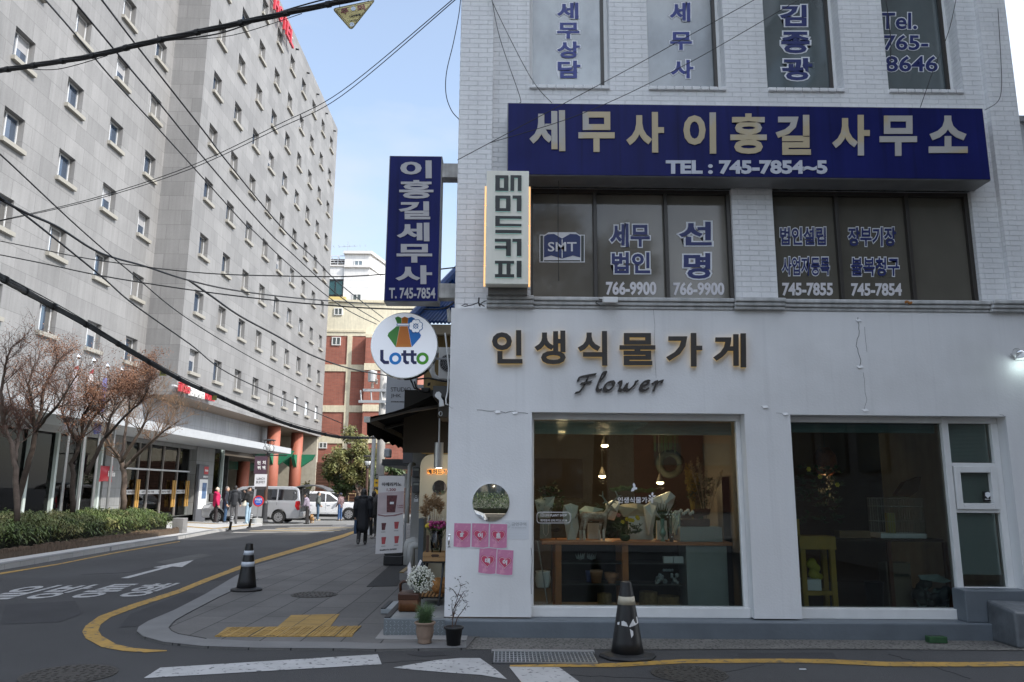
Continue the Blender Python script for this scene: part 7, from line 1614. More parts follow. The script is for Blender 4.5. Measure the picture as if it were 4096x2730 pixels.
# ================================================================ PEOPLE
def person(label, foot, h, face, jacket, trousers, shoes=(.03, .03, .03), coat_len=.88, hair=(.012, .010, .009), hairstyle='short', arms=None, legs=None, lean=0., puff=0., hat=None, hood=None, name='person', skin=None, head_turn=0, mat_j=None):
    t = T('person', label, 'person', foot, rotz=rad(face)); S = h/1.70
    V = lambda x, y, z: Vector((x*S, y*S, z*S))
    ln = lambda z: -0 + lean*max(0, z-.9)
    arms = arms or {}; legs = legs or {}
    sh = {s: V(s*.185, ln(1.38), 1.385) for s in (-1, 1)}
    el = {s: V(*arms.get((s, 'e'), (s*.235, ln(1.1)-.03, 1.11))) for s in (-1, 1)}; wr = {s: V(*arms.get((s, 'w'), (s*.235, ln(.9)+.06, .87))) for s in (-1, 1)}
    hipj = {s: V(s*.095, 0, .90) for s in (-1, 1)}; kn = {s: V(*legs.get((s, 'k'), (s*.10, .02, .48))) for s in (-1, 1)}; an = {s: V(*legs.get((s, 'a'), (s*.11, 0, .08))) for s in (-1, 1)}
    nk, hd = V(0, ln(1.45), 1.45), V(0, ln(1.57)+.02, 1.575)
    b = MB()
    b.capsule(V(0, 0, .92), V(0, ln(1.25), 1.25), .115*S, .135*S); b.capsule(sh[-1], sh[1], .06*S, .06*S); b.capsule(V(0, ln(1.36), 1.36), hd, .055*S, .05*S)
    b.ball(hd, (.074*S, .092*S, .112*S), 14, 10); fy = hd+V(0, .085, -.015)
    b.capsule(fy+V(0, 0, .03), fy+V(0, .02, -.01), .012*S, .017*S, 6); b.ball(fy+V(0, -.03, -.065), (.045*S, .04*S, .035*S), 8, 6)
    for s in (-1, 1):
        b.ball(hd+V(s*.075, -.005, -.005), (.014*S, .022*S, .032*S), 8, 6)
        b.capsule(sh[s], el[s], .048*S, .038*S); b.capsule(el[s], wr[s], .038*S, .026*S)
        d = (wr[s]-el[s]).normalized(); pc = wr[s]+d*.075*S; sd = d.cross(Vector((s, .2, 0))).normalized()
        b.capsule(wr[s], pc, .028*S, .036*S)
        for k in range(4):
            o = sd*(k-1.5)*.020*S; l_ = (.075, .088, .082, .062)[k]*S; bend = Vector((-s*.012, .03, 0))*S
            b.capsule(pc+o, pc+o+d*l_*.55+bend*.3, .011*S, .0105*S, 6); b.capsule(pc+o+d*l_*.55+bend*.3, pc+o+d*l_+bend, .0105*S, .009*S, 6)
        b.capsule(wr[s]+d*.03*S+sd*.03*S, wr[s]+d*.085*S+sd*.062*S, .013*S, .010*S, 6)
        b.capsule(hipj[s], kn[s], .078*S, .052*S); b.capsule(kn[s], an[s], .052*S, .036*S); b.capsule(an[s]+V(0, -.03, -.04), an[s]+V(0, .13, -.05), .036*S, .03*S)
    sk = remeshed(b, .0135*S, 2).build('body', skin or skin_mat, t, local=True, smooth=True)
    e = MB()
    for s in (-1, 1): e.ball(hd+V(s*.032, .082, .012), (.011*S, .008*S, .007*S), 6, 5)
    e.build('eye', hair_mat, t, local=True)
    jm = mat_j or M('jacket_'+str(len(MATS)), jacket, .75, var=.12, vs=12)
    j = MB(); p = puff
    j.capsule(V(0, 0, max(coat_len, .9)), V(0, ln(1.28), 1.28), (.150+p)*S, (.160+p)*S); j.capsule(sh[-1], sh[1], (.082+p)*S, (.082+p)*S); j.capsule(V(0, ln(1.25), 1.25), nk+V(0, -.01, -.01), (.12+p)*S, .075*S)
    if coat_len < .85: j.capsule(V(0, 0, .95), V(0, .01, coat_len+.14), (.155+p)*S, (.175+p)*S)
    for s in (-1, 1): j.capsule(sh[s], el[s], (.070+p)*S, (.058+p*.8)*S); j.capsule(el[s], wr[s], (.058+p*.8)*S, (.044+p*.5)*S)
    if hood: j.capsule(nk+V(-.05, -.075, 0), nk+V(.05, -.075, 0), .075*S, .075*S)
    remeshed(j, .018*S, 4).build('jacket', jm, t, local=True, smooth=True)
    tm = M('trousers_'+str(len(MATS)), trousers, .8, var=.12, vs=10); q_ = MB()
    q_.capsule(V(-.06, 0, .93), V(.06, 0, .93), .115*S, .115*S)
    for s in (-1, 1): q_.capsule(hipj[s], kn[s], .094*S, .074*S); q_.capsule(kn[s], an[s]+V(0, 0, .0), .074*S, .062*S)
    remeshed(q_, .018*S, 3).build('trousers', tm, t, local=True, smooth=True)
    sm = M('shoes_'+str(len(MATS)), shoes, .6)
    for s in (-1, 1):
        f = MB(); f.capsule(an[s]+V(0, -.05, -.035), an[s]+V(0, .14, -.048), .048*S, .036*S); f.capsule(an[s]+V(0, -.04, -.04), an[s]+V(0, -.01, .03), .045*S, .05*S); remeshed(f, .014*S, 2).build('shoe', sm, t, local=True, smooth=True)
    hm = M('hair_'+str(len(MATS)), hair, .55); g = MB()
    if hairstyle == 'short': g.ball(hd+V(0, -.018, .030), (.084*S, .094*S, .100*S)); g.ball(hd+V(0, -.05, -.02), (.076*S, .055*S, .075*S))
    elif hairstyle == 'curly':
        for _ in range(26): a = R.uniform(0, 6.28); z = R.uniform(.02, .12); g.ball(hd+V(.075*math.cos(a)*(1.3-z*4), .085*math.sin(a)*(1.3-z*4)-.015, z), .032*S, 7, 5)
    elif hairstyle == 'long':
        g.ball(hd+V(0, -.02, .03), (.095*S, .105*S, .105*S)); g.capsule(hd+V(0, -.05, 0), hd+V(0, -.085, -.30), .092*S, .07*S); g.capsule(hd+V(-.05, -.03, 0), hd+V(-.07, -.07, -.26), .05*S, .05*S); g.capsule(hd+V(.05, -.03, 0), hd+V(.07, -.07, -.26), .05*S, .05*S)
    remeshed(g, .016*S, 3).build('hair', hm, t, local=True, smooth=True)
    if hat:
        k, col = hat; m_ = M('hat_'+str(len(MATS)), col, .8); g = MB(); g.ball(hd+V(0, -.01, .05), (.093*S, .104*S, .092*S))
        if k == 'cap': g.capsule(hd+V(-.04, .08, .045), hd+V(-.03, .155, .035), .022*S, .016*S); g.capsule(hd+V(.04, .08, .045), hd+V(.03, .155, .035), .022*S, .016*S)
        else: g.ball(hd+V(0, -.01, .14), .03*S)
        remeshed(g, .015*S, 2).build('cap' if k == 'cap' else 'knit_hat', m_, t, local=True, smooth=True)
    return t, S
def ft(x, y, dz=0): p = gnd(*qv(x, y)); return p
def onp(x, y):       # people stand on the raised far pavement or on the road
    p = gnd(*qv(x, y), dz=.0); return p
p1, S = person('person in a hot pink puffer jacket and pale knit hat carrying a dark backpack', gnd(*qv(415, 1022), dz=.10), 1.70, -60, (.50, .010, .085), (.025, .018, .02), puff=.028, hat=('knit', (.55, .47, .38)), hood=True)
mb = MB(); mb.box(-.17, .17, -.36, -.18, 1.0, 1.42); l = p1.location; tag(mb.build('backpack', M('backpack_black', (.03, .022, .022), .7), None, bevel=.05, seg=3), 'dark backpack worn by the person in the pink jacket', 'backpack'); bo = bpy.data.objects['backpack']; bo.location = l; bo.rotation_euler = p1.rotation_euler
person('grey-haired person in a long dark navy coat and blue jeans facing the group', gnd(*qv(517, 1020), dz=.10), 1.78, -75, (.015, .018, .028), (.03, .07, .14), coat_len=.55, hair=(.16, .14, .13))
person('person with back turned in a dark hooded jacket and grey trousers', gnd(*qv(607, 1036), dz=.10), 1.80, 8, (.018, .020, .025), (.085, .085, .09), hood=True, puff=.012)
mb = MB()
p4, S = person('person in a black jacket and pale jeans eating beside the no-parking sign', gnd(*qv(758, 1032), dz=.10), 1.74, 75, (.012, .012, .013), (.30, .42, .52), shoes=(.42, .52, .58), hairstyle='curly', hair=(.03, .018, .012), puff=.02, hood=True, arms={(1, 'e'): (.24, .14, 1.16), (1, 'w'): (.08, .24, 1.40), (-1, 'e'): (-.24, .08, 1.13), (-1, 'w'): (-.16, .28, 1.02)})
c = qv(728, 820); c = at(*c, Y=p4.location.y-.12); mb = MB()
for k in range(16): a = k*.393; mb.add([c+Vector((math.cos(a)*.05, math.sin(a)*.04, .18)), c+Vector((math.cos(a)*.15, math.sin(a)*.08, -.10)), c+Vector((math.cos(a+.393)*.15, math.sin(a+.393)*.08, -.10)), c+Vector((math.cos(a+.393)*.05, math.sin(a+.393)*.04, .18))], [(0, 1, 2, 3)])
mb.ball(c+Vector((0, 0, -.10)), (.15, .08, .06), 12, 8); tag(mb.build('plastic_bag', M('bag_plastic', (.66, .62, .52), .5)), 'white plastic carrier bag held by the person eating', 'bag')
person('older person bending at the open tailgate in a lilac vest with blue sleeves', gnd(*qv(1380, 1038)), 1.56, 85, (.26, .22, .28), (.025, .022, .022), lean=.22, arms={(1, 'e'): (.2, .18, 1.05), (1, 'w'): (.10, .36, 1.0), (-1, 'e'): (-.2, .16, 1.05), (-1, 'w'): (-.1, .34, .98)}, hair=(.02, .018, .018))
person('person in a grey-green sweater and blue jeans standing by the white car', gnd(*qv(1487, 1002)), 1.68, -70, (.11, .125, .115), (.06, .11, .17), shoes=(.50, .42, .30), arms={(1, 'w'): (.17, .12, .92), (-1, 'w'): (-.17, .12, .92)})
person('person in a dark cap, reddish checked jacket and blue jeans before the white car', gnd(*qv(1722, 1004)), 1.62, 60, (.23, .15, .15), (.035, .085, .20), shoes=(.25, .20, .15), hat=('cap', (.03, .035, .06)), arms={(1, 'w'): (.15, .16, .93), (-1, 'w'): (-.15, .16, .93)}, mat_j=M('plaid', (.24, .16, .16), .8, col2=(.10, .06, .07), c2s=16, c2w=(.48, .52)))
wk_ = {(1, 'k'): (.09, .10, .49), (1, 'a'): (.08, .16, .09), (-1, 'k'): (-.09, .02, .48), (-1, 'a'): (-.09, -.20, .12)}
w8, S = person('person with long black hair in a long black quilted coat walking away', gnd(*qv(1952, 1258), dz=.02), 1.64, 4, (.010, .011, .015), (.010, .010, .011), coat_len=.42, hairstyle='long', puff=.03, hood=True, legs=wk_, shoes=(.05, .05, .05))
c = w8.location; x0 = at(*qv(1890, 1100), Y=c.y).x; tag(MB().box(x0-.03, x0+.04, c.y-.15, c.y+.15, c.z+.33, c.z+.72).build('blue_bag', M('blue_bag', (.012, .04, .09), .6), bevel=.006), 'dark blue shopping bag carried by the walking person in the black coat', 'bag')
MB().tube([(x0, c.y-.08, c.z+.71), (x0, c.y, c.z+.80), (x0, c.y+.08, c.z+.71)], .006, 5).build('bag_handle', black_plastic, bpy.data.objects['blue_bag'])
person('person in a dark jacket walking away on the right beside the long black coat', gnd(*qv(2062, 1192), dz=.02), 1.60, -4, (.014, .013, .013), (.012, .012, .012), puff=.025, legs={(-1, 'k'): (-.09, .10, .49), (-1, 'a'): (-.08, .16, .09), (1, 'k'): (.09, .02, .48), (1, 'a'): (.09, -.20, .12)}, shoes=(.32, .30, .28), hair=(.015, .012, .011))
# dog
c = gnd(*qv(1432, 1030)); t = T('small_dog', 'small fluffy tan dog standing on the road behind the older person', 'dog', c)
mb = MB(); mb.capsule((0, -.12, .24), (0, .13, .25), .10, .11); mb.capsule((0, .13, .27), (0, .24, .36), .08, .06); mb.ball((0, .27, .38), (.07, .075, .07)); mb.capsule((0, .31, .36), (0, .37, .35), .035, .022)
for x in (-.06, .06):
    mb.capsule((x, .12, .22), (x, .13, .11), .04, .026); mb.capsule((x, .13, .11), (x, .14, .02), .026, .024); mb.capsule((x, -.10, .22), (x, -.06, .13), .05, .03); mb.capsule((x, -.06, .13), (x, -.12, .08), .028, .022); mb.capsule((x, -.12, .08), (x, -.10, .02), .022, .024); mb.capsule((x*.9, .26, .43), (x*1.1, .25, .49), .026, .012)
mb.capsule((0, -.18, .28), (0, -.24, .40), .04, .03)
o = remeshed(mb, .012, 2).build('body', M('dog_fur', (.42, .23, .09), .9, var=.3, vs=9, bump=.8, bs=40, col2=(.60, .50, .36), c2s=5, c2w=(.52, .6)), t, local=True, smooth=True); t.rotation_euler = (0, 0, rad(25)); MB().ball((0, .385, .355), .014).build('nose', black_plastic, t, local=True)
# ================================================================ STREET FURNITURE
pc = (.085, .045, .03)
def street_lamp(u, vb, vt, Y, label, banner=False):
    B = at(u, vb, Y=Y); X = B.x; Tt = at(u+18, vt, Y=Y).z; g = gz(Y)+(.10 if X < -10 else .02); S = Tt-g
    t = T('street_lamp', label, 'street lamp', (X, Y, g), 'brown street lamps')
    MB().lathe([(.21, 0), (.21, .08), (.14, .14), (.13, .9), (.16, .95), (.13, 1.02), (.10, 1.08)], (X, Y, g), 16).build('base', M('lamp_base_%d' % u, (.035, .036, .04), .5), t)
    MB().tube([(X, Y, g+1.05), (X, Y, Tt-.72)], [.085, .075], 10).build('pole', M('lamp_pole_%d' % u, pc, .5, var=.15), t)
    MB().lathe([(.08, -.08), (.11, 0), (.09, .05)], (X, Y, Tt-.72), 14).build('collar', black_metal, t)
    MB().lathe([(.05, 0), (.14, .10), (.19, .28), (.17, .30), (.01, .31)], (X, Y, Tt-.66), 16).build('lantern', M('lantern_%d' % u, (.62, .64, .64), .25), t, smooth=True)
    mb = MB(); mb.lathe([(.30, 0), (.33, .02), (.30, .05), (.05, .09)], (X, Y, Tt-.09), 20); mb.build('lamp_cap', black_metal, t)
    mb = MB()
    for k in range(4):
        a = k*1.571+.5; d = Vector((math.cos(a), math.sin(a), 0)); c = Vector((X, Y, Tt-.66)); mb.tube([c+d*.06, c+d*.24+Vector((0, 0, .08)), c+d*.26+Vector((0, 0, .22)), c+d*.18+Vector((0, 0, .36)), c+d*.26+Vector((0, 0, .45)), c+d*.20+Vector((0, 0, .57))], .016, 5)
    mb.build('scroll_bracket', black_metal, t)
    return t, X, g, Tt
lp_ = gnd(1056, 2091, .10); t, X, g, Tt = street_lamp(1056, 2091, 1757, lp_.y, 'brown street lamp with lunch buffet banners in front of the hotel')
Yl = lp_.y-.1
MB().box(X-.75, X+.98, Yl, Yl+.04, at(1050, 1824, Y=Yl).z, at(1050, 1821, Y=Yl).z+.02).build('banner_arm', black_metal, t)
bw_ = T('street_banner', 'maroon and white lunch buffet banner hanging from the brown lamp pole', 'banner', (X-.4, Yl, 3))
def bz_(nm, y0, y1, mt_, dy=0., x0=836, x1=955): a, b = at(*qv(x0, y0), Y=Yl), at(*qv(x1, y1), Y=Yl); return MB().box(a.x, b.x, Yl-dy, Yl-dy+.012, b.z, a.z).build(nm, mt_, bw_)
bz_('maroon_part', 328, 515, M('banner_maroon', (.075, .04, .06), .7, var=.15)); bz_('white_part', 516, 645, M('banner_pale', (.66, .66, .68), .7)); bz_('dark_foot', 646, 676, darkp)
mb = MB()
for ch, x, y in (('런', 862, 378), ('치', 915, 376), ('뷔', 862, 430), ('페', 912, 430)): text_px(mb, ch, *qv(x, y), *qv(x+32, y+38), Yl-.004, depth=.004, bold=.03)
mb.build('white_lettering', hwh, bw_)
mb = MB(); text_px(mb, 'LUNCH', *qv(855, 552), *qv(940, 575), Yl-.004, depth=.003); text_px(mb, 'BUFFET', *qv(850, 588), *qv(942, 612), Yl-.004, depth=.003); mb.build('grey_lettering', darkp, bw_)
street_lamp(1461, 2080, 1822, 47.5, 'brown street lamp farther along the pavement beside the bushy trees')
# no-parking sign, bollards
c = at(*qv(872, 798), Y=lp_.y-1.0); g = gz(c.y)+.10; r0 = .27
t = T('no_parking_sign', 'round blue no parking sign with red rim on a steel post', 'sign', (c.x, c.y, g)); disc_y(MB(), c, r0, r0, .0, .02, 36).build('red_rim', M('sign_red', (.58, .03, .03), .4), t); disc_y(MB(), c, r0*.74, r0*.74, -.004, -.001, 36).build('blue_disc', M('sign_blue', (.03, .10, .50), .4), t)
mb = MB(); text_on(mb, '주차금지', c+Vector((-.17, -.005, .02)), (.34, 0, 0), (0, 0, .11), depth=.003, bold=.03); text_on(mb, '견인지역', c+Vector((-.13, -.005, -.08)), (.26, 0, 0), (0, 0, .06), depth=.003, bold=.02); mb.build('sign_lettering', hwh, t)
MB().tube([(c.x-.02, c.y+.04, g+.2), (c.x, c.y+.04, c.z)], .03, 8).build('post', steel, t); MB().lathe([(.28, 0), (.27, .22), (.05, .26)], (c.x-.02, c.y+.04, g), 20).build('base_drum', M('drum_steel', (.5, .5, .48), .4, metal=.5), t)
for u, v, u2, v2, l_ in ((917, 2126, 931, 2062, 'tilted black bollard with silver bands nearest the bamboo hedge'), (997, 2114, 1007, 2052, 'tilted black bollard with silver bands nearer the lamp pole')):
    A = gnd(u, v, .10); Bq = at(u2, v2, Y=A.y); d = Bq-A; t = T('bollard', l_, 'bollard', A, 'black bollards at the crossing')
    MB().tube([A, A+d*.97, A+d], [.05, .045, .02], 12).build('tube', black_plastic, t, smooth=True); MB().lathe([(.12, 0), (.11, .03), (.06, .06)], A, 14).build('foot', black_rubber, t)
    for f in (.62, .75, .87): MB().tube([A+d*f, A+d*(f+.07)], .052, 12).build('band', M('bollard_band_%d_%d' % (u, f*100), (.55, .57, .6), .3), t)
# utility pole
YP_ = 30.0
mb = MB(); P0, P1, P2 = at(1520, 1900, Y=YP_), at(1528, 1700, Y=YP_), at(1541, 1380, Y=YP_)
t = T('utility_pole', 'grey concrete utility pole with steel crossarms and insulators behind the banner stand', 'pole', (P1.x, YP_, gz(YP_)))
MB().tube([(P1.x, YP_, gz(YP_)), (P1.x, YP_, P2.z)], [.17, .14], 14).build('pole_shaft', M('pole_concrete', (.45, .44, .42), .8, var=.15), t, smooth=True)
MB().tube([(P1.x-.33, YP_+.1, gz(YP_)), (P1.x-.30, YP_+.1, at(1505, 1700, Y=YP_).z)], .075, 10).build('cable_riser', light_grey, t)
zz_ = lambda v: at(1528, v, Y=YP_).z
mb = MB()
gal = M('galvanised', (.50, .51, .52), .4, metal=.4)
for v, l in ((1565, .75), (1610, .9)):
    mb.box(P1.x-l, P1.x+.35, YP_-.25, YP_-.17, zz_(v)-.05, zz_(v)+.05)
mb.build('crossarm', gal, t); mb = MB()
for x in (-.85, -.45, -.05): mb.tube([(P1.x+x, YP_-.21, zz_(1565)), (P1.x+x+.05, YP_-.21, zz_(1612))], .03, 6)
mb.build('brace', gal, t); mb = MB()
for x, v in ((-.4, 1545), (-.25, 1530), (-.3, 1510), (.25, 1548), (.25, 1530)):
    for k in range(4): mb.lathe([(.07, 0), (.04, .035)], (P1.x+x, YP_-.2, zz_(v)-.1+k*.055), 10)
mb.build('insulator', M('insulator', (.35, .33, .30), .3), t); MB().lathe([(.17, 0), (.18, .4), (.03, .45)], (P1.x-.42, YP_-.15, zz_(1530)), 14).build('transformer_can', light_grey, t)
a, b = at(*q7(218, 935), Y=YP_-.3), at(*q7(258, 1003), Y=YP_-.3); y_ = T('yellow_plate', 'yellow notice plate on the utility pole behind the banner stand', 'sign', (a+b)/2); MB().box(a.x, b.x, YP_-.3, YP_-.28, b.z, a.z).build('plate', M('plate_yellow', (.62, .36, .02), .5), y_); mb = MB()
for k in range(3): mb.box(a.x+.05, b.x-.05, YP_-.305, YP_-.3005, b.z+.12+k*.15, b.z+.18+k*.15)
mb.build('print_line', darkp, y_)
MB().tube([(P1.x-.0, YP_, gz(YP_)+.35), (P1.x, YP_, gz(YP_)+1.75)], .185, 14).build('striped_guard', M('guard_yellow', (.60, .36, .03), .5, col2=(.02, .02, .02), c2s=2.6, c2w=(.5, .51)), t, smooth=True)

# ================================================================ HEDGE, PLANTER AND TREES
timber = M('timber_edge', (.11, .075, .05), .85, var=.4, vs=9)
ta, tb = B1(-60, 762), B1(1222, 560)
t = T('timber_edging', 'row of short brown timber logs edging the hedge bed along the kerb', 'edging', (ta.x, (ta.y+tb.y)/2, .1))
mb = MB(); n = 175
for k in range(n):
    p = ta.lerp(tb, k/(n-1)); zt_ = gz(p.y)+.30+R.uniform(-.03, .02); mb.tube([(p.x+R.uniform(-.01, .01), p.y, gz(p.y)), (p.x, p.y, zt_)], .045, 7)
mb.build('log_row', timber, t)
p = tb; tag(MB().box(p.x-.25, p.x+.15, p.y+.05, p.y+.45, gz(p.y)+.1, gz(p.y)+.62).build('concrete_post', concrete, bevel=.015), 'square concrete post ending the hedge bed', 'post')
blade_g = M('bamboo_grass', (.085, .125, .028), .5, var=.5, vs=1.6, col2=(.20, .19, .07), c2s=1.3, c2w=(.5, .66))
def hedge(label, x_of, y0, y1, w, h, n, ln, mat, core, name='hedge', rnd=random.Random(5)):
    mb = MB()
    for _ in range(n):
        y = rnd.uniform(y0, y1); x1 = x_of(y); f = rnd.random(); x = x1-w*f; prof = h*(.55+.45*min(1, 2.2*min(f+.12, 1-f+.12)))*(.88+.16*mnoise.noise(Vector((x*.8, y*.8, 0)))+.1*mnoise.noise(Vector((x*3, y*3, 5))))
        z = prof*(1-abs(rnd.gauss(0, .30))) if rnd.random() < .75 else rnd.uniform(.1, prof)
        z = max(.05, z); a = rnd.uniform(0, 6.283); l_ = ln*rnd.uniform(.6, 1.3); d = Vector((math.cos(a), math.sin(a), rnd.uniform(-.15, .75))).normalized(); s = d.cross(Vector((0, 0, 1)))
        s = s.normalized()*(.010+.012*rnd.random()); c = Vector((x, y, gz(y)+.2+z)); m1 = c+d*l_*.5+Vector((0, 0, .03)); e = c+d*l_-Vector((0, 0, l_*.28))
        mb.add([c, m1-s, e, m1+s], [(0, 1, 2, 3)])
    t = T(name, label, 'hedge', (x_of((y0+y1)/2)-w/2, (y0+y1)/2, .2)); mb.build('foliage', mat, t)
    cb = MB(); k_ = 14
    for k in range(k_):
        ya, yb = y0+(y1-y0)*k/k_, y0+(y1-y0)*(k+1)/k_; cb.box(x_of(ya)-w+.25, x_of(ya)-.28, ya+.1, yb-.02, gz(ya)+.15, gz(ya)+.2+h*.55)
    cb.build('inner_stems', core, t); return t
hx_ = lambda y: ta.x+(tb.x-ta.x)*(y-ta.y)/(tb.y-ta.y)-.15
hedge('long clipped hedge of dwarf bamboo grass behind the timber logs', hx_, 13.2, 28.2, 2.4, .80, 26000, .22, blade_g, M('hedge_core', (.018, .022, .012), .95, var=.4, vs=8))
mb = MB()
for _ in range(2600):
    y = R.uniform(13.5, 28.4); x = hx_(y)+.1+R.gauss(0, .06); 
    if mnoise.noise(Vector((y*.5, 1, 0))) < .12: continue
    a = R.uniform(0, 6.28); d = Vector((math.cos(a), math.sin(a), R.uniform(.2, 1))).normalized()*R.uniform(.1, .2); s = d.orthogonal().normalized()*.004; c = Vector((x, y, gz(y)+.25)); mb.add([c-s, c+s, c+d], [(0, 1, 2)])
tag(mb.build('dry_grass', M('dry_grass', (.34, .24, .14), .9, var=.25)), 'dry straw-coloured grass along the timber logs', 'grass', kind='stuff')

bark = M('bark', (.060, .043, .033), .9, var=.35, vs=7, bump=.5, bs=30); bark_l = M('bark_pale', (.125, .092, .072), .9, var=.3, vs=7, bump=.4, bs=30)
twig_m = M('twig', (.105, .052, .037), .9, var=.3, vs=3); twig_p = M('twig_pale', (.24, .15, .085), .9, var=.3, vs=3)
brown_l = M('brown_leaves', (.19, .088, .050), .8, var=.5, vs=2.2, col2=(.28, .145, .08), c2s=6)
def tree(name, label, base, limbs, bk, tw, lf, dens, seed, crown, twl=.5, levels=3, green=None, leaf_sz=.035, up=.5):
    """limbs: polylines (lists of points) of the main stems; the crown grows from them"""
    rn = random.Random(seed); t = T(name, label, 'tree', base, 'small trees in the hedge bed' if name == 'maple_tree' else None)
    mbk, mtw, mlf = MB(), MB(), MB()
    def leafs(p, n, sp):
        for _ in range(n):
            c = p+Vector((rn.gauss(0, sp), rn.gauss(0, sp), rn.gauss(0, sp*.7))); d = Vector((rn.uniform(-1, 1), rn.uniform(-1, 1), rn.uniform(-1, .4))).normalized()*leaf_sz*rn.uniform(.6, 1.3); s = d.orthogonal().normalized()*leaf_sz*.36
            mlf.add([c, c+d*.5-s, c+d, c+d*.5+s], [(0, 1, 2, 3)])
    def grow(p, d, l, r, lev):
        pts = [p]; k = 4; dd = d.copy()
        for i in range(k):
            dd = (dd+Vector((rn.uniform(-1, 1), rn.uniform(-1, 1), rn.uniform(-.7, 1)))*.20+Vector((0, 0, .05*up))).normalized(); pts.append(pts[-1]+dd*l/k)
        if lev <= 0:
            mtw.tube(pts, [r, r*.8, r*.6, r*.45, r*.3], 3, cap=False)
            dn = crown(pts[-1])
            if rn.random() < dn: leafs(pts[-1], int(dens*rn.uniform(.5, 1.5)), .09); leafs(pts[2], int(dens*.5), .08)
            return
        (mbk if lev > 1 else mtw).tube(pts, [r, r*.85, r*.7, r*.58, r*.45], 5 if lev > 1 else 4, cap=False)
        for i in range(1, k+1):
            for _ in range(2):
                if rn.random() < (.6 if i < 2 else .28): continue
                sd = Vector((rn.uniform(-1, 1), rn.uniform(-1, 1), rn.uniform(-.25, .9))).normalized(); grow(pts[i], (dd*.65+sd*.85).normalized(), l*rn.uniform(.5, .75), max(r*.42, .0035), lev-1)
    for lim in limbs:
        P = [Vector(x) for x in lim[0]]; r0, r1 = lim[1]; n = len(P); rr = [r0+(r1-r0)*i/(n-1) for i in range(n)]
        fine, fr = [], []
        for i in range(n-1):
            for k in range(4): f = k/4; fine.append(P[i].lerp(P[i+1], f)+Vector((rn.uniform(-1, 1), rn.uniform(-1, 1), 0))*rr[i]*.3); fr.append(rr[i]+(rr[i+1]-rr[i])*f)
        fine.append(P[-1]); fr.append(rr[-1]); mbk.tube(fine, fr, 8)
        for i in range(max(2, int(len(fine)*lim[2])), len(fine)):
            for _ in range(2 if i % 2 else 1):
                dd = (fine[i]-fine[max(i-1, 0)]).normalized(); sd = Vector((rn.uniform(-1, 1), rn.uniform(-1, 1), rn.uniform(-.1, 1))).normalized(); grow(fine[i], (dd*.5+sd).normalized(), twl*rn.uniform(.7, 1.5), max(fr[i]*.45, .007), levels-1)
    mbk.build('trunk', bk, t, smooth=True); mtw.build('branches', tw, t)
    if mlf.v: mlf.build('crown', lf, t)
    return t
def LP(Y, pts, dy=None): return [at(u, v, Y=Y+(dy[i] if dy else 0)) for i, (u, v) in enumerate(pts)]
zt = lambda x, y: (x*.3826, 1300+y*.3826)
Z = lambda pts: [zt(*p) for p in pts]
tree('maple_tree', 'bare twiggy small tree at the left edge of the hedge bed', at(70, 2080, Y=18), [(LP(18, [(68, 2085)]+Z([(165, 1500), (120, 1250), (60, 1080), (30, 960)])), (.065, .035), .5), (LP(18, Z([(160, 1420), (190, 1200), (215, 1050)]), [0, .3, .5]), (.05, .02), .4), (LP(18, Z([(40, 1050), (10, 700), (60, 420), (110, 240)]), [0, -.3, -.5, -.6]), (.045, .015), .35)], bark_l, twig_m, brown_l, 5, 11, lambda p: .4 if mnoise.noise(p*1.2) > .05 else .05, .42)
tree('maple_tree', 'dark forked small tree with few brown leaves second from the left in the hedge bed', at(100, 2070, Y=19.5), [(LP(19.5, [(60, 2080)]+Z([(260, 1560), (350, 1280), (370, 1100), (360, 1000)])), (.075, .05), .8), (LP(19.5, Z([(370, 1150), (430, 900), (460, 650), (560, 470), (600, 380)]), [0, .2, .4, .6, .8]), (.055, .015), .35), (LP(19.5, Z([(365, 1080), (340, 850), (300, 620), (370, 380)]), [0, -.3, -.5, -.5]), (.045, .012), .35), (LP(19.5, Z([(370, 1120), (470, 980), (600, 850), (700, 690), (820, 500)]), [0, -.2, -.4, -.5, -.6]), (.05, .012), .4), (LP(19.5, Z([(320, 1080), (230, 980), (120, 840), (70, 620)]), [0, .3, .3, .4]), (.04, .012), .3)], bark, twig_m, brown_l, 7, 12, lambda p: .5 if mnoise.noise(p*1.2) > 0 else .08, .42)
tree('maple_tree', 'wide small tree keeping dense reddish brown leaves in the middle of the hedge bed', at(285, 2040, Y=21), [(LP(21, [(290, 2050)]+Z([(770, 1560), (745, 1450), (800, 1330), (855, 1180)])), (.07, .045), .8), (LP(21, Z([(900, 1568), (1040, 1290), (1110, 1150), (1160, 960), (1290, 780), (1400, 620)]), [0, 0, .2, .3, .5, .6]), (.06, .014), .5), (LP(21, Z([(855, 1180), (870, 950), (960, 800), (1050, 620)]), [0, -.2, -.4, -.5]), (.045, .012), .3), (LP(21, Z([(850, 1200), (950, 1000), (1080, 850), (1250, 680)]), [0, .3, .6, .8]), (.045, .012), .3), (LP(21, Z([(830, 1260), (720, 1080), (640, 900), (700, 640)]), [0, -.2, -.2, 0]), (.035, .010), .3), (LP(21, Z([(1100, 1180), (1300, 960), (1480, 800), (1560, 650)]), [0, -.3, -.4, -.5]), (.04, .012), .4)], bark, twig_m, brown_l, 12, 13, lambda p: .75 if mnoise.noise(p*1.1) > -.05 else .15, .44)
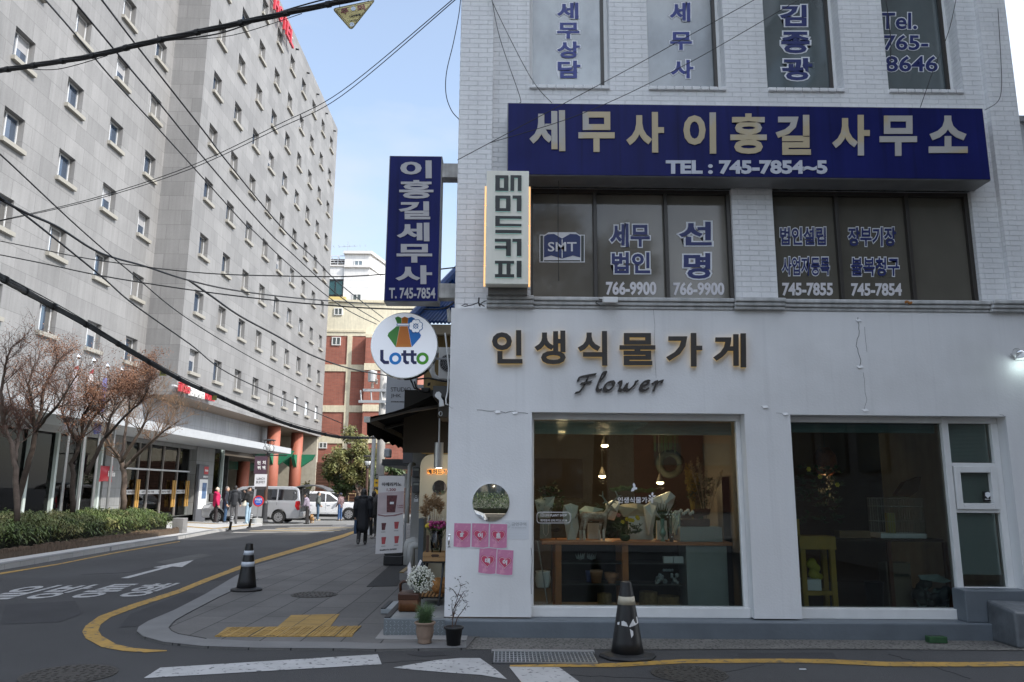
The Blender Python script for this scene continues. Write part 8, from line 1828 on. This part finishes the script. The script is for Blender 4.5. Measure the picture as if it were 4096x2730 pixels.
tree('maple_tree', 'pale-barked fan-shaped small tree at the right end of the hedge bed', at(493, 2030, Y=24.5), [(LP(24.5, [(493, 2040)]+Z([(1300, 1560), (1270, 1440), (1245, 1380)])), (.09, .065), .9), (LP(24.5, Z([(1260, 1420), (1300, 1200), (1330, 980), (1420, 800), (1480, 640)]), [0, .2, .3, .4, .5]), (.055, .014), .4), (LP(24.5, Z([(1265, 1440), (1400, 1220), (1500, 1050), (1560, 880), (1600, 720)]), [0, -.2, -.3, -.3, 0]), (.06, .012), .4), (LP(24.5, Z([(1300, 1500), (1460, 1330), (1640, 1180), (1780, 1000), (1850, 800)]), [0, .2, .4, .6, .7]), (.06, .012), .4), (LP(24.5, Z([(1250, 1390), (1150, 1260), (1090, 1130), (1130, 950)]), [0, -.3, -.5, -.6]), (.045, .012), .4), (LP(24.5, Z([(1380, 1420), (1560, 1240), (1720, 1110), (1900, 980)]), [0, -.3, -.5, -.6]), (.05, .012), .4)], bark_l, twig_p, brown_l, 4, 14, lambda p: .35 if p.x < at(640, 1600, Y=24.5).x else .05, .52)

# ================================================================ BUILDINGS AND PLANTING AT THE END OF THE STREET
red_brick = BR('red_brick', (.36, .125, .085), (.30, .10, .07), (.25, .15, .12), .42, .14, .012, .85, .3, 'wall', .15, .8, streak=.1)
cream_b = M('cream_band', (.64, .58, .43), .8, var=.1, streak=.12); cream_d = M('cream_wall', (.66, .61, .47), .8, var=.08, streak=.12)
YR = 72.0
t = T('brick_apartment', 'red brick apartment building with cream bands at the end of the street', 'building', (-14, YR, 0))
xl_, xp, xr_ = at(1180, 1500, Y=YR).x, at(1458, 1500, Y=YR-.9).x, at(1660, 1500, Y=YR).x
z_of = lambda v, Y=YR: at(1400, v, Y=Y).z
zt_, zc_ = z_of(1212), z_of(1345)
MB().box(xl_, xr_, YR, YR+9, -.5, zc_).build('brick_wall', red_brick, t)
MB().box(xl_, xr_, YR-.05, YR+9, zc_+.002, zt_).build('cream_top_wall', cream_d, t); MB().box(xl_-.1, xr_+.1, YR-.2, YR+9, zt_+.002, zt_+.25).build('parapet_cap', cream_b, t); MB().box(xl_, xp-.2, YR-.12, YR-.06, z_of(1330), z_of(1322)).build('cornice', cream_b, t)
MB().box(xp, xr_+.4, YR-.95, YR-.002, -.5, zc_-.3).build('brick_bay', red_brick, t); MB().box(xp-.02, xr_+.4, YR-.97, YR-.06, zc_-.298, zc_).build('bay_cornice', cream_b, t)
for v0, v1 in ((1460, 1487), (1623, 1650), (1745, 1775)):
    a, b = z_of(v1), z_of(v0); MB().box(xl_, xp-.002, YR-.08, YR-.002, a, b).build('cream_band', cream_b, t); MB().box(xp-.05, xr_+.4, YR-1.03, YR-.952, a, b).build('cream_band', cream_b, t)
xs0, xs1 = at(1384, 1500, Y=YR).x, at(1403, 1500, Y=YR).x; MB().box(xs0, xs1, YR-.10, YR-.003, z_of(1850), zc_).build('cream_post', cream_b, t)
wnw = M('flat_window_frame', (.66, .66, .64), .5); wng = PANE('flat_glass', (.10, .12, .12), .2)
def flatwin(p0, p1, Y, par, grp=None):
    a, b = at(*p0, Y=Y), at(*p1, Y=Y); f = MB(); f.box(a.x-.08, b.x+.08, Y-.10, Y-.003, b.z-.08, b.z); f.box(a.x-.08, b.x+.08, Y-.10, Y-.003, a.z, a.z+.08); f.box(a.x-.08, a.x, Y-.10, Y-.003, b.z, a.z); f.box(b.x, b.x+.08, Y-.10, Y-.003, b.z, a.z); m_ = (a.x+b.x)/2; f.box(m_-.04, m_+.04, Y-.10, Y-.003, b.z, a.z)
    w = f.build('window', wnw, par); MB().box(a.x, b.x, Y-.05, Y-.04, b.z, a.z).build('pane', wng, w)
flatwin(q6(238, 748), q6(305, 808), YR-.05, t); flatwin(q6(214, 1052), q6(286, 1122), YR, t); flatwin(qv(1515, 192), qv(1580, 238), YR, t)
MB().box(at(1245, 1, Y=YR-.3).x, at(1300, 1, Y=YR-.3).x, YR-.3, YR-.003, -.4, z_of(1775)).build('cream_pier', cream_b, t)
tile_w = BR('white_tile', (.68, .67, .66), (.64, .63, .62), (.5, .5, .5), 1.6, .9, .015, .6, .1, 'wall', .06, 1, streak=.08)
YW = 90.0
t = T('white_apartment', 'pale tiled apartment block rising behind the red brick building', 'building', (-18, YW, 0))
wl, wm, wr_ = at(1290, 1100, Y=YW).x, at(1376, 1100, Y=YW).x, at(1476, 1100, Y=YW).x; zw = lambda v: at(1420, v, Y=YW).z
wrx = at(1508, 1100, Y=YW).x
mb = MB(); top = [(wm, YW), (wr_, YW), (wrx+.2, YW+4.5), (wrx+.2, YW+12), (wm, YW+12)]
mb.prism([Vector((x, y, -1)) for x, y in top], (0, 0, zw(1018)+1)); mb.build('tower_wall', tile_w, t)
mb = MB(); mb.prism([Vector((x+(.25 if i in (1, 2) else -.15 if i == 0 else 0), y-(.3 if i < 2 else 0), zw(1018)+.01)) for i, (x, y) in enumerate(top)], (0, 0, .35)); mb.build('roof_cornice', M('cornice_tile', (.60, .58, .56), .6), t)
mb = MB(); mb.prism([Vector((x+(.2 if i in (1,) else 0), y-(.25 if i < 2 else 0), zw(1072))) for i, (x, y) in enumerate(top)], (0, 0, .3)); mb.build('string_course', MATS['cornice_tile'], t)
MB().box(wl, wm-.003, YW+.2, YW+12, -1, zw(1064)).build('side_block', tile_w, t); MB().box(wl, wm+.2, YW+.05, YW+.199, zw(1066), zw(1060)).build('ledge', MATS['cornice_tile'], t)
flatwin(q6(445, 250), q6(518, 305), YW, t); flatwin(q6(428, 600), q6(502, 660), YW, t)
a, b = at(*q6(165, 440), Y=YW+.2), at(*q6(328, 630), Y=YW+.2); MB().box(a.x, b.x, YW+.1, YW+.199, b.z, a.z).build('glazed_balcony', PANE('balcony_glass', (.03, .10, .11), .3), t); mb = MB(); mb.box(b.x-.18, b.x, YW+.02, YW+.098, b.z, a.z); mb.box(a.x, b.x, YW+.02, YW+.098, a.z-.2, a.z); mb.box(a.x, b.x, YW+.02, YW+.098, b.z, b.z+.3); mb.box((a.x+b.x)/2-.1, (a.x+b.x)/2, YW+.02, YW+.098, b.z, a.z); mb.build('balcony_frame', black_metal, t)
a, b = at(*q6(165, 632), Y=YW), at(*q6(355, 672), Y=YW); MB().box(a.x, b.x, YW-.6, YW+.19, b.z, a.z).build('yellow_ledge', M('ledge_yellow', (.60, .46, .18), .7), t)
mb = MB(); x0, x1 = at(1322, 1, Y=YW).x, wm; z0, z1 = zw(1060), zw(1022)
for z in (z0+.3, (z0+z1)/2, z1): mb.tube([(x0, YW+.3, z), (x1, YW+.3, z)], .05, 5); mb.tube([(x0, YW+4, z), (x1, YW+4, z)], .05, 5)
for k in range(5): x = x0+(x1-x0)*k/4; mb.tube([(x, YW+.3, z0), (x, YW+.3, z1)], .05, 5); mb.tube([(x, YW+.3, z1), (x+.5, YW+4, z0)], .04, 5)
mb.build('roof_frame', M('roof_frame_white', (.55, .55, .55), .5), t); MB().box(x0, x1, YW+2, YW+6, z1+.02, z1+.1).build('roof_sheet', M('roof_sheet', (.10, .08, .07), .8), t)
c = at(*q6(367, 160), Y=YW+2); t2 = T('roof_antenna', 'thin television antenna on the roof of the pale apartment block', 'antenna', c); mb = MB(); h_ = (at(*q6(367, 45), Y=YW+2).z-c.z); mb.tube([c-Vector((0, 0, .6)), c+Vector((0, 0, h_))], .03, 5); mb.build('mast', grey_metal, t2); mb = MB(); zb_ = at(*q6(367, 98), Y=YW+2).z; mb.tube([(at(*q6(275, 100), Y=YW+2).x, YW+2, zb_-.05), (at(*q6(472, 92), Y=YW+2).x, YW+2, zb_+.1)], .025, 4)
for k in range(8): x = c.x-2.4+k*.65; mb.tube([(x, YW+1.6, zb_+k*.018), (x, YW+2.4, zb_+k*.018)], .018, 4); mb.tube([(x, YW+2, zb_-.15+k*.018), (x, YW+2, zb_+.15+k*.018)], .018, 4)
mb.build('elements', grey_metal, t2)
# timber slat wall with planting in front
YS2 = 66.5
a, b = at(1225, 1850, Y=YS2), at(1560, 1850, Y=YS2); zs_ = at(1250, 1852, Y=YS2).z; zm_ = at(1400, 1985, Y=YS2).z
t = T('slat_wall', 'brown horizontal timber slat wall below the brick building', 'wall', ((a.x+b.x)/2, YS2, -.5))
sl_m = M('slat_brown', (.10, .045, .028), .75, var=.25, vs=3); mb = MB(); k = -.5
while k < zs_: mb.box(a.x-2, b.x+6, YS2, YS2+.08, k, k+.20); k += .25
mb.build('slats', sl_m, t); MB().box(a.x-2, b.x+6, YS2+.15, YS2+.3, -.5, zs_).build('backing', M('slat_back', (.05, .028, .02), .9), t)
mb = MB(); ph = at(1400, 1975, Y=YS2-1).z
for k in range(16): x = at(1370, 1, Y=YS2-1).x+k*.55; mb.tube([(x, YS2-1, gz(60)), (x, YS2-1, ph)], .03, 5)
mb.tube([(at(1370, 1, Y=YS2-1).x, YS2-1, ph), (b.x+2, YS2-1, ph)], .03, 5); tag(mb.build('bamboo_rail', M('rail_bamboo', (.36, .27, .14), .7)), 'thin bamboo pole fence in front of the slat wall', 'fence')
bam_g = M('bamboo_leaf', (.12, .125, .035), .6, var=.45, vs=1.5, col2=(.20, .165, .055), c2s=1.2, c2w=(.5, .66)); bam_d = M('evergreen_leaf', (.055, .085, .025), .6, var=.4, vs=1.2)
def bushy(name, label, Y, blobs, stems, lf, bk, n, sz, seed, cat='tree', depth=1.2):
    rn = random.Random(seed); t = T(name, label, cat, at(*stems[0][0], Y=Y)); mb = MB()
    for st in stems: mb.tube([at(u, v, Y=Y+rn.uniform(-.3, .3)) for u, v in st], [.09-.06*i/(len(st)-1) for i in range(len(st))], 6)
    for (u, v, ru, rv) in blobs:
        c = at(u, v, Y=Y); rx = (at(u+ru, v, Y=Y)-c).length; rz = (at(u, v+rv, Y=Y)-c).length
        for _ in range(max(2, int(rx*3))): e = c+Vector((rn.uniform(-1, 1)*rx, rn.uniform(-1, 1)*depth, rn.uniform(-.6, 1)*rz)); mb.tube([c-Vector((0, 0, rz*.8)), (c+e)/2, e], [.03, .02, .008], 4)
    mb.build('trunk', bk, t); ml_ = MB(); tot = sum(b[2]*b[3] for b in blobs)
    for (u, v, ru, rv) in blobs:
        c = at(u, v, Y=Y); rx = (at(u+ru, v, Y=Y)-c).length; rz = (at(u, v+rv, Y=Y)-c).length
        for _ in range(int(n*ru*rv/tot)):
            d = Vector((rn.gauss(0, 1), rn.gauss(0, 1), rn.gauss(0, 1))).normalized()*(rn.random()**.45); p = c+Vector((d.x*rx, d.y*depth, d.z*rz)); 
            if mnoise.noise(p*1.1+Vector((seed, 0, 0))) < -.02: continue
            q_ = Vector((rn.uniform(-1, 1), rn.uniform(-1, 1), rn.uniform(-1.0, .3))).normalized()*sz*rn.uniform(.6, 1.4); s = q_.orthogonal().normalized()*sz*.24; ml_.add([p, p+q_*.5-s, p+q_, p+q_*.5+s], [(0, 1, 2, 3)])
    ml_.build('crown', lf, t); return t
bushy('bamboo_clump', 'tall yellow-green bushy bamboo in front of the brick building', 62, [(1400, 1735, 38, 35), (1425, 1790, 62, 60), (1380, 1830, 60, 60), (1450, 1850, 70, 70), (1500, 1830, 45, 60), (1340, 1870, 45, 40), (1480, 1900, 50, 50), (1420, 1890, 50, 45)], [[(1430, 2010), (1425, 1900), (1410, 1750)], [(1445, 2010), (1460, 1900), (1490, 1790)], [(1440, 1990), (1400, 1880), (1360, 1800)], [(1440, 2000), (1445, 1880), (1440, 1760)], [(1450, 2005), (1480, 1920), (1510, 1850)]], bam_g, bark_l, 15000, .25, 3)
bushy('evergreen_bush', 'dark green bush under the yellow-green bamboo at the slat wall', 63, [(1390, 1925, 50, 40), (1360, 1960, 35, 30), (1500, 1960, 55, 50), (1330, 1900, 30, 25)], [[(1385, 2020), (1390, 1940)], [(1500, 2020), (1500, 1960)]], bam_d, bark, 5000, .30, 4, 'bush')
bushy('young_bamboo', 'slender young bamboo stems growing by the red column', 63.5, [(1317, 1850, 22, 40), (1310, 1900, 16, 30), (1205+25, 1945, 14, 16), (1200, 1990, 10, 16)], [[(1318, 1985), (1318, 1830)], [(1216, 1990), (1222, 1925)]], bam_g, M('bamboo_stem', (.25, .2, .08), .6), 700, .34, 6, 'bamboo', .5)
bushy('street_tree', 'green leafy tree farther down the street behind the utility pole', 52, [(1545, 1905, 55, 45), (1590, 1920, 40, 40), (1570, 1880, 40, 30)], [[(1560, 2060), (1560, 1960), (1550, 1900)]], bam_d, bark_l, 3500, .30, 7)
# far low buildings closing the street
t = T('far_building', 'plain beige building closing the far end of the street on the right', 'building', (-4, 78, 0)); MB().box(-9.3, 6, 76, 88, -1, 9).build('wall', cream_d, t)
for k in range(4):
    for j in range(2): MB().box(-8.2+k*2.6, -7.0+k*2.6, 75.95, 75.999, 2+j*3.2, 3.4+j*3.2).build('window', wng, t)
# neighbour on the right
t = T('neighbour_building', 'pale grey building behind the right edge of the white brick shop', 'building', (8, 16, 0)); zt_ = at(4070, 495, Y=14).z; MB().box(6.7, 16, 14, 26, 0, zt_).build('wall', M('neighbour_grey', (.50, .51, .52), .7, var=.06), t); MB().box(6.65, 16.1, 13.9, 26.1, zt_+.002, zt_+.12).build('parapet_cap', M('neighbour_cap', (.22, .23, .24), .6), t); MB().box(6.7, 16, 13.93, 13.998, at(4080, 775, Y=14).z, at(4080, 765, Y=14).z).build('dark_joint', M('neighbour_joint', (.12, .12, .12), .7), t)

# ================================================================ OVERHEAD CABLES
cab = M('cable_black', (.012, .012, .013), .6, var=.2)
def cable(name, label, pts, r, n=5, bundle=1, grp=None, seed=1):
    rn = random.Random(seed); P = [at(u, v, Y=Y) for u, v, Y in pts]; fine = []
    for i in range(len(P)-1):
        p0, p1, p2, p3 = P[max(i-1, 0)], P[i], P[i+1], P[min(i+2, len(P)-1)]
        for k in range(8):
            u = k/8; fine.append(.5*((2*p1)+(p2-p0)*u+(2*p0-5*p1+4*p2-p3)*u*u+(3*p1-p0-3*p2+p3)*u**3))
    fine.append(P[-1]); mb = MB()
    if pts[0][0] <= 0:                             # cables run on well past the left edge
        d = (fine[0]-fine[1]).normalized(); e = fine[0]
        for k in (1, 2, 3, 4): fine.insert(0, e+d*k*3.5+Vector((0, 0, .02*k*k*3.5)))
    if bundle == 1: mb.tube(fine, r, n)
    else:
        for b in range(bundle):
            a0 = b*2*math.pi/bundle; mb.tube([p+Vector((0, math.cos(a0+i*.25)*r*.75, math.sin(a0+i*.25)*r*.75)) for i, p in enumerate(fine)], r*.52, 5)
        for i in range(3, len(fine), 5): mb.tube([fine[i], fine[i]+(fine[min(i+1, len(fine)-1)]-fine[i]).normalized()*.06], r*1.42, 8)
    return tag(mb.build(name, cab), label, 'cable', grp)
def G(k, pts, Y0, Y1):
    n = len(pts); return [(*q(k, *p), Y0+(Y1-Y0)*i/(n-1)) for i, p in enumerate(pts)]
cable('cable_bundle', 'thick black cable bundle crossing the top left sky and carrying the yellow triangle', G('r1', [(-400, 540), (0, 487), (300, 442), (630, 388), (1000, 300), (1400, 215), (1900, 108), (2353, 12), (2700, -60)], 10.5, 8.5), .030, bundle=5)
cable('cable_bundle', 'thin spare cable splitting from the top bundle', G('r1', [(1050, 290), (1500, 235), (1900, 95), (2150, 20), (2400, -40)], 9.6, 8.6), .010)
cable('overhead_cable', 'thin loose wire sagging below the top cable bundle', G('r1', [(140, 470), (400, 478), (740, 385)], 10.2, 9.8), .006); cable('overhead_cable', 'thin wire leaving the top bundle towards the roof sign', G('r1', [(1200, 278), (1600, 245), (2080, 95)], 9.6, 8.8), .005)
cable('cable_bundle', 'thickest black cable bundle sagging from the left edge down to the street end', [(-140, 1010, 8.6)]+G('r4', [(0, 340), (240, 478), (590, 668), (940, 878), (1260, 1058), (1500, 1163), (1800, 1288), (2000, 1363), (2200, 1418), (2353, 1447)], 9, 26)+[(1480, 1752, 29), (1528, 1748, 30)], .038, bundle=6, seed=2)
cable('overhead_cable', 'thin messenger wire above the thickest bundle', G('r4', [(0, 318), (480, 580), (900, 835), (1260, 1035), (1600, 1190), (2000, 1345), (2353, 1440)], 9, 26), .008)
cable('overhead_cable', 'black cable rising over the hotel front and passing behind the navy blade sign', [(-80, 740, 10)]+[(0, 797, 10.5), (105, 853, 11), (232, 910, 12), (400, 1012, 14), (580, 1066, 16), (755, 1122, 18), (958, 1165, 20), (1250, 1199, 24), (1537, 1218, 29.8)], .020)
cable('overhead_cable', 'black cable branching down from the middle cable to the utility pole', [(755, 1122, 18), (842, 1183, 19), (958, 1264, 21), (1103, 1342, 23), (1248, 1422, 26), (1400, 1475, 28), (1548, 1503, 29.8)], .026)
cable('overhead_cable', 'nearly level cable crossing the hotel at the height of the blade sign', [(-60, 955, 16)]+G('r4', [(0, 95), (250, 145), (600, 215), (1100, 285), (1500, 322), (2000, 337), (2353, 340)], 16, 12)+[(1540, 1098, 11), (1700, 1084, 10.4), (1850, 1068, 10)], .010)
cable('overhead_cable', 'cable running below the level cable and along the bottom of the blade sign', G('r4', [(-60, 180), (0, 190), (300, 250), (700, 335), (1300, 430), (1900, 505), (2353, 545)], 16, 12.5)+[(1530, 1236, 11.6), (1660, 1238, 11), (1765, 1236, 10.6), (1818, 1210, 10)], .012)
for k, (pa, pb, sd) in enumerate((([(310, 0), (500, 218), (770, 540), (1110, 910), (1400, 1230), (1700, 1562)], [(1720, 0), (2000, 265), (2353, 545)], 'lowest'), ([(500, 0), (880, 455), (1120, 740), (1420, 1110), (1820, 1568)], [(2000, 170), (2353, 485)], 'middle'), ([(700, 0), (960, 340), (1400, 900), (1560, 1110), (1940, 1568)], [(2160, 210), (2353, 400)], 'highest'))):
    cable('overhead_cable', '%s of three parallel wires slanting down across the hotel front' % sd, [(q('r1', *p)[0], q('r1', *p)[1], 9+14*i/8) for i, p in enumerate([(2*pa[0][0]-pa[1][0], -(pa[1][1]))]+pa)]+[(*q('r4', *p), 21+2*i) for i, p in enumerate(pb)]+[((1506, 1298), (1518, 1287), (1533, 1273))[k]+(29.8,)], .016, grp='parallel slanting wires')
for k, dy in enumerate((0, 28)): cable('overhead_cable', ('upper' if k == 0 else 'lower')+' of two thin wires rising from the left edge to the shop roof corner', [(-60, 892+dy*.2, 14)]+[(q('r1', x, y)[0], q('r1', x, y)[1]+dy*(.58*x/2353+.1), 14-.4*i) for i, (x, y) in enumerate(((0, 1520), (640, 1368), (1300, 1150), (1900, 868), (2353, 630)))]+[(1816+k*12, -6, 9.6), (1870+k*12, -60, 9.3)], .007, grp='two thin rising wires')
cable('overhead_cable', 'black wire slanting from the far left edge down behind the trees', [(-60, 580, 10)]+[(0, 618, 10.5), (313, 910, 13), (522, 1090, 15), (725, 1258, 18), (987, 1421, 22), (1290, 1580, 27)], .012)
cable('overhead_cable', 'black wire crossing under the thick middle cable towards the street end', [(-60, 750, 10), (20, 803, 10.6), (162, 910, 12), (406, 1107, 15), (534, 1218, 17), (755, 1374, 20), (952, 1514, 24), (1366, 1694, 31)], .017)
for k, pts in enumerate(([(1830, 641), (1958, 573), (2500, 285), (2732, 157), (3018, 0), (3110, -50)], [(1958, 573), (2330, 455), (2732, 265), (3195, 0), (3290, -55)])): cable('overhead_cable', ('first' if k == 0 else 'second')+' thin wire crossing in front of the navy fascia sign', [(u, v, 9.0-.9*i/len(pts)-.45) for i, (u, v) in enumerate(pts)], .0045, grp='thin wires before the fascia sign')
cable('overhead_cable', 'slack wire loop hanging at the left edge of the brick corner', [(1845, -30, 9.2), (1835, 60, 9.2), (1813, 174, 9.2), (1786, 290, 9.2), (1784, 377, 9.2), (1805, 441, 9.2), (1836, 478, 9.15)], .006)
for k, pts in enumerate(([(1030, -40), (1090, 260), (1225, 655), (1228, 710)], [(1030, -40), (1060, 60), (1300, 530), (1450, 712)])): cable('overhead_cable', ('left' if k == 0 else 'right')+' of two thin wires running down the brick to the fascia sign', [(*q('r2', *p), 8.95) for p in pts], .0045, grp='two thin wires on the brick')
cable('overhead_cable', 'thin black wire dangling down the right third-floor window', [(*q('r3', *p), 9.0) for p in ((1395, -20), (1415, 120), (1432, 290), (1430, 440))], .006); cable('overhead_cable', 'thin wire slanting down from the roof to the right end of the fascia sign', [(*q('r3', *p), 8.95) for p in ((1885, -20), (1830, 220), (1720, 500), (1635, 742))], .0045)
cable('overhead_cable', 'thin black wire hanging in front of the book emblem', [(*q('r2', 1495, 1235), 8.9), (*q('r5', 1492, 0), 8.92), (*q('r5', 1497, 370), 8.92)], .004); cable('overhead_cable', 'pale wire on the right edge of the brick wall', [(*q('r3', *p), 8.95) for p in ((2170, 60), (2190, 400), (2195, 600), (2170, 700), (2080, 760))], .004)
# yellow warning triangle
Yc = 8.9
def tz(x, y): return 1050+x*.2125, y*.2124
P_ = lambda x, y, dy=0.: at(*tz(x, y), Y=Yc-dy)
t = T('warning_triangle', 'yellow triangular cable warning sign hanging from the top cable bundle', 'sign', P_(1720, 280))
def rtri(pts, r, dy, th, holes=None):
    out = []; c = Vector((sum(p[0] for p in pts)/3, sum(p[1] for p in pts)/3))
    for i in range(3):
        p = Vector(pts[i]); a = (Vector(pts[i-1])-p).normalized(); b = (Vector(pts[(i+1) % 3])-p).normalized()
        for k in range(5): f = k/4; out.append(p+(a*(1-f)+b*f)*r*(1.0-.35*math.sin(f*math.pi)))
    return [P_(v.x, v.y, dy) for v in out]
tri = [(1305, 165), (2135, -10), (1668, 580)]
MB().prism(rtri(tri, 60, 0, 0), (0, .006, 0)).build('plate_edge', M('plate_edge', (.20, .17, .08), .6), t); yel = M('tri_yellow', (.66, .56, .24), .55, var=.1)
MB().prism(rtri([(1345, 180), (2090, 25), (1672, 545)], 45, .003, 0), (0, .002, 0)).build('yellow_face', yel, t)
mb = MB(); lpt = rtri([(1375, 192), (2060, 48), (1675, 515)], 40, .004, 0); mb.tube(lpt+[lpt[0]], .0025, 4); mb.build('border_line', darkp, t)
mb = MB(); ang = Vector((P_(2090, 25)-P_(1345, 180))).normalized(); upv = Vector((-ang.z, 0, ang.x))
def tt(mb, s, x0, y1, wpx, hpx, **k): s_ = (P_(100, 0)-P_(0, 0)).length/100; text_on(mb, s, P_(x0, y1, .006), ang*wpx*s_, upv*hpx*s_, depth=.002, **k)
tt(mb, '주', 1490, 285, 140, 120, bold=.03); tt(mb, '의', 1790, 220, 150, 125, bold=.03); mb.build('red_lettering', M('tri_red', (.26, .08, .08), .6), t)
mb = MB(); tt(mb, 'LG파워콤', 1640, 338, 215, 42, bold=.03); tt(mb, 'T.1544-3633', 1608, 425, 170, 34, bold=.0); mb.build('dark_lettering', darkp, t)
for x, y in ((1712, 175), (1686, 470)): disc_y(MB(), P_(x, y), .030, .030, -.009, -.006, 20).build('hole_disc', M('hole_pale_%d' % x, (.62, .70, .80), .6), t)
mb = MB(); mb.tube([P_(1452, 150), P_(1455, 110), P_(1432, 70)], .004, 5); mb.tube([P_(1985, 42), P_(1990, 5), P_(1985, -30)], .004, 5); mb.build('wire_hook', black_metal, t)
a, b = at(640, 1484, Y=16.5), at(663, 1504, Y=16.5); t = T('cable_tag', 'small olive cable tag hanging by the thick bundle before the hotel', 'sign', (a+b)/2); MB().box(a.x, b.x, 16.5, 16.51, b.z, a.z).build('tag_plate', M('tag_olive', (.20, .18, .04), .6, var=.2), t); text_px(MB(), '주의', 643, 1489, 658, 1498, 16.495, depth=.002, bold=.03).build('tag_print', darkp, t)
a, b = at(848, 1583, Y=18.2), at(866, 1602, Y=18.2); t = T('cable_tag', 'small olive cable tag hanging over the red hotel letters', 'sign', (a+b)/2); MB().box(a.x, b.x, 18.2, 18.21, b.z, a.z).build('tag_plate', MATS['tag_olive'], t)

# ================================================================ ACROSS THE STREET (behind the camera: seen in mirrors and panes, and casting the shade)
tw_m = BR('tower_wall', (.24, .23, .22), (.21, .205, .20), (.14, .14, .14), 1.2, .6, .01, .8, .2, 'wall', .12, .5)
t = T('office_block', 'tall grey office block across the street that shades the flower shop', 'building', (24, -8, 0)); MB().box(7.8, 42, -8.5, 3.6, 0, 34).build('wall', tw_m, t)
mb = MB()
for k in range(8):
    for j in range(6): mb.box(7.72, 7.799, -8.2+j*1.9, -6.9+j*1.9, 2+k*3.3, 3.9+k*3.3)
mb.build('window_strip', wng, t)
flat_poly('bounce_apron', [(-40, -6.9), (8.5, -6.9), (8.5, -2.2), (-40, -2.2)], kerb_stone, .02, .05)  # unseen pale strip added behind the camera to bounce light onto the shop
t = T('garden_wall', 'low pale stone garden wall across the street', 'wall', (-2, -7, 0)); gw = M('garden_stone', (.42, .39, .33), .8, var=.15); mb = MB()
for k in range(24): mb.box(-12+k*.72, -11.3+k*.72, -7.3, -7.0, 0, .72)
mb.build('stone_panels', gw, t); MB().box(-12.1, 5.4, -7.4, -6.9, .722, .82).build('coping', M('coping', (.40, .34, .26), .8), t)
hedge('rounded green garden hedge across the street', lambda y: 5.0, -9.4, -7.5, 17, 1.35, 15000, .13, M('garden_hedge_leaf', (.08, .12, .025), .6, var=.45, vs=2), M('garden_core', (.03, .03, .015), .9))
make_car('parked_car', 'white car parked across the street, seen in the round mirror', SUV, white_car, (-5.25, -5.2, 0), 0)
bushy_b = random.Random(9)
for n_, (tx, ty, th, l_) in enumerate(((3.4, -10, 12.5, 'broad dark tree across the street reflected in the upper windows'), (-3.0, -14, 11, 'second dark tree across the street left of the broad one'))):
    t = T('street_pine', l_, 'tree', (tx, ty, 0)); mb, ml_ = MB(), MB(); mb.tube([(tx, ty, 0), (tx+.2, ty, th*.5), (tx, ty-.2, th*.9)], [.32, .22, .08], 8)
    for k in range(16):
        c = Vector((tx+bushy_b.uniform(-2.4, 2.4), ty+bushy_b.uniform(-1.8, 1.8), th*bushy_b.uniform(.5, .97))); mb.tube([(tx, ty, c.z-1.2), c], [.09, .03], 5)
        for _ in range(620):
            d = Vector((bushy_b.gauss(0, 1), bushy_b.gauss(0, 1), bushy_b.gauss(0, .5))).normalized()*bushy_b.random()**.4*1.05; p = c+d; g_ = Vector((bushy_b.uniform(-1, 1), bushy_b.uniform(-1, 1), bushy_b.uniform(-.3, 1))).normalized()*.3; s = g_.orthogonal().normalized()*.04; ml_.add([p, p+g_*.5-s, p+g_, p+g_*.5+s], [(0, 1, 2, 3)])
    mb.build('trunk', bark, t); ml_.build('crown', MATS.get('pine_needle') or M('pine_needle', (.03, .05, .02), .7, var=.3), t)
t = T('villa', 'pale low house behind the garden hedge across the street', 'building', (-4, -22, 0)); MB().box(-16, 6, -30, -18, 0, 4.6).build('wall', cream_d, t); MB().box(-16.6, 6.6, -30.6, -17.4, 4.602, 4.9).build('roof_slab', light_grey, t)
for k in range(5): MB().box(-13+k*3.6, -10.8+k*3.6, -17.98, -17.9, 1.2, 3.0).build('window', wng, t)
for k in range(7):
    x = -58+k*17; hh = (9, 12, 8, 11, 9.5, 13, 10)[k]; t = T('street_house', ('pale', 'brick red', 'grey', 'beige', 'brown', 'white', 'ochre')[k]+' flat-roofed house in the far row across the street', 'building', (x, -44, 0), 'houses across the street')
    MB().box(x, x+16.4, -56, -42, 0, hh).build('wall', (cream_d, red_brick, tw_m, cream_b, red_brick, tile_w, cream_d)[k], t)
    for j in range(4): MB().box(x+1.5+j*3.8, x+3.6+j*3.8, -41.98, -41.9, 3.5, 5.2).build('window', wng, t)
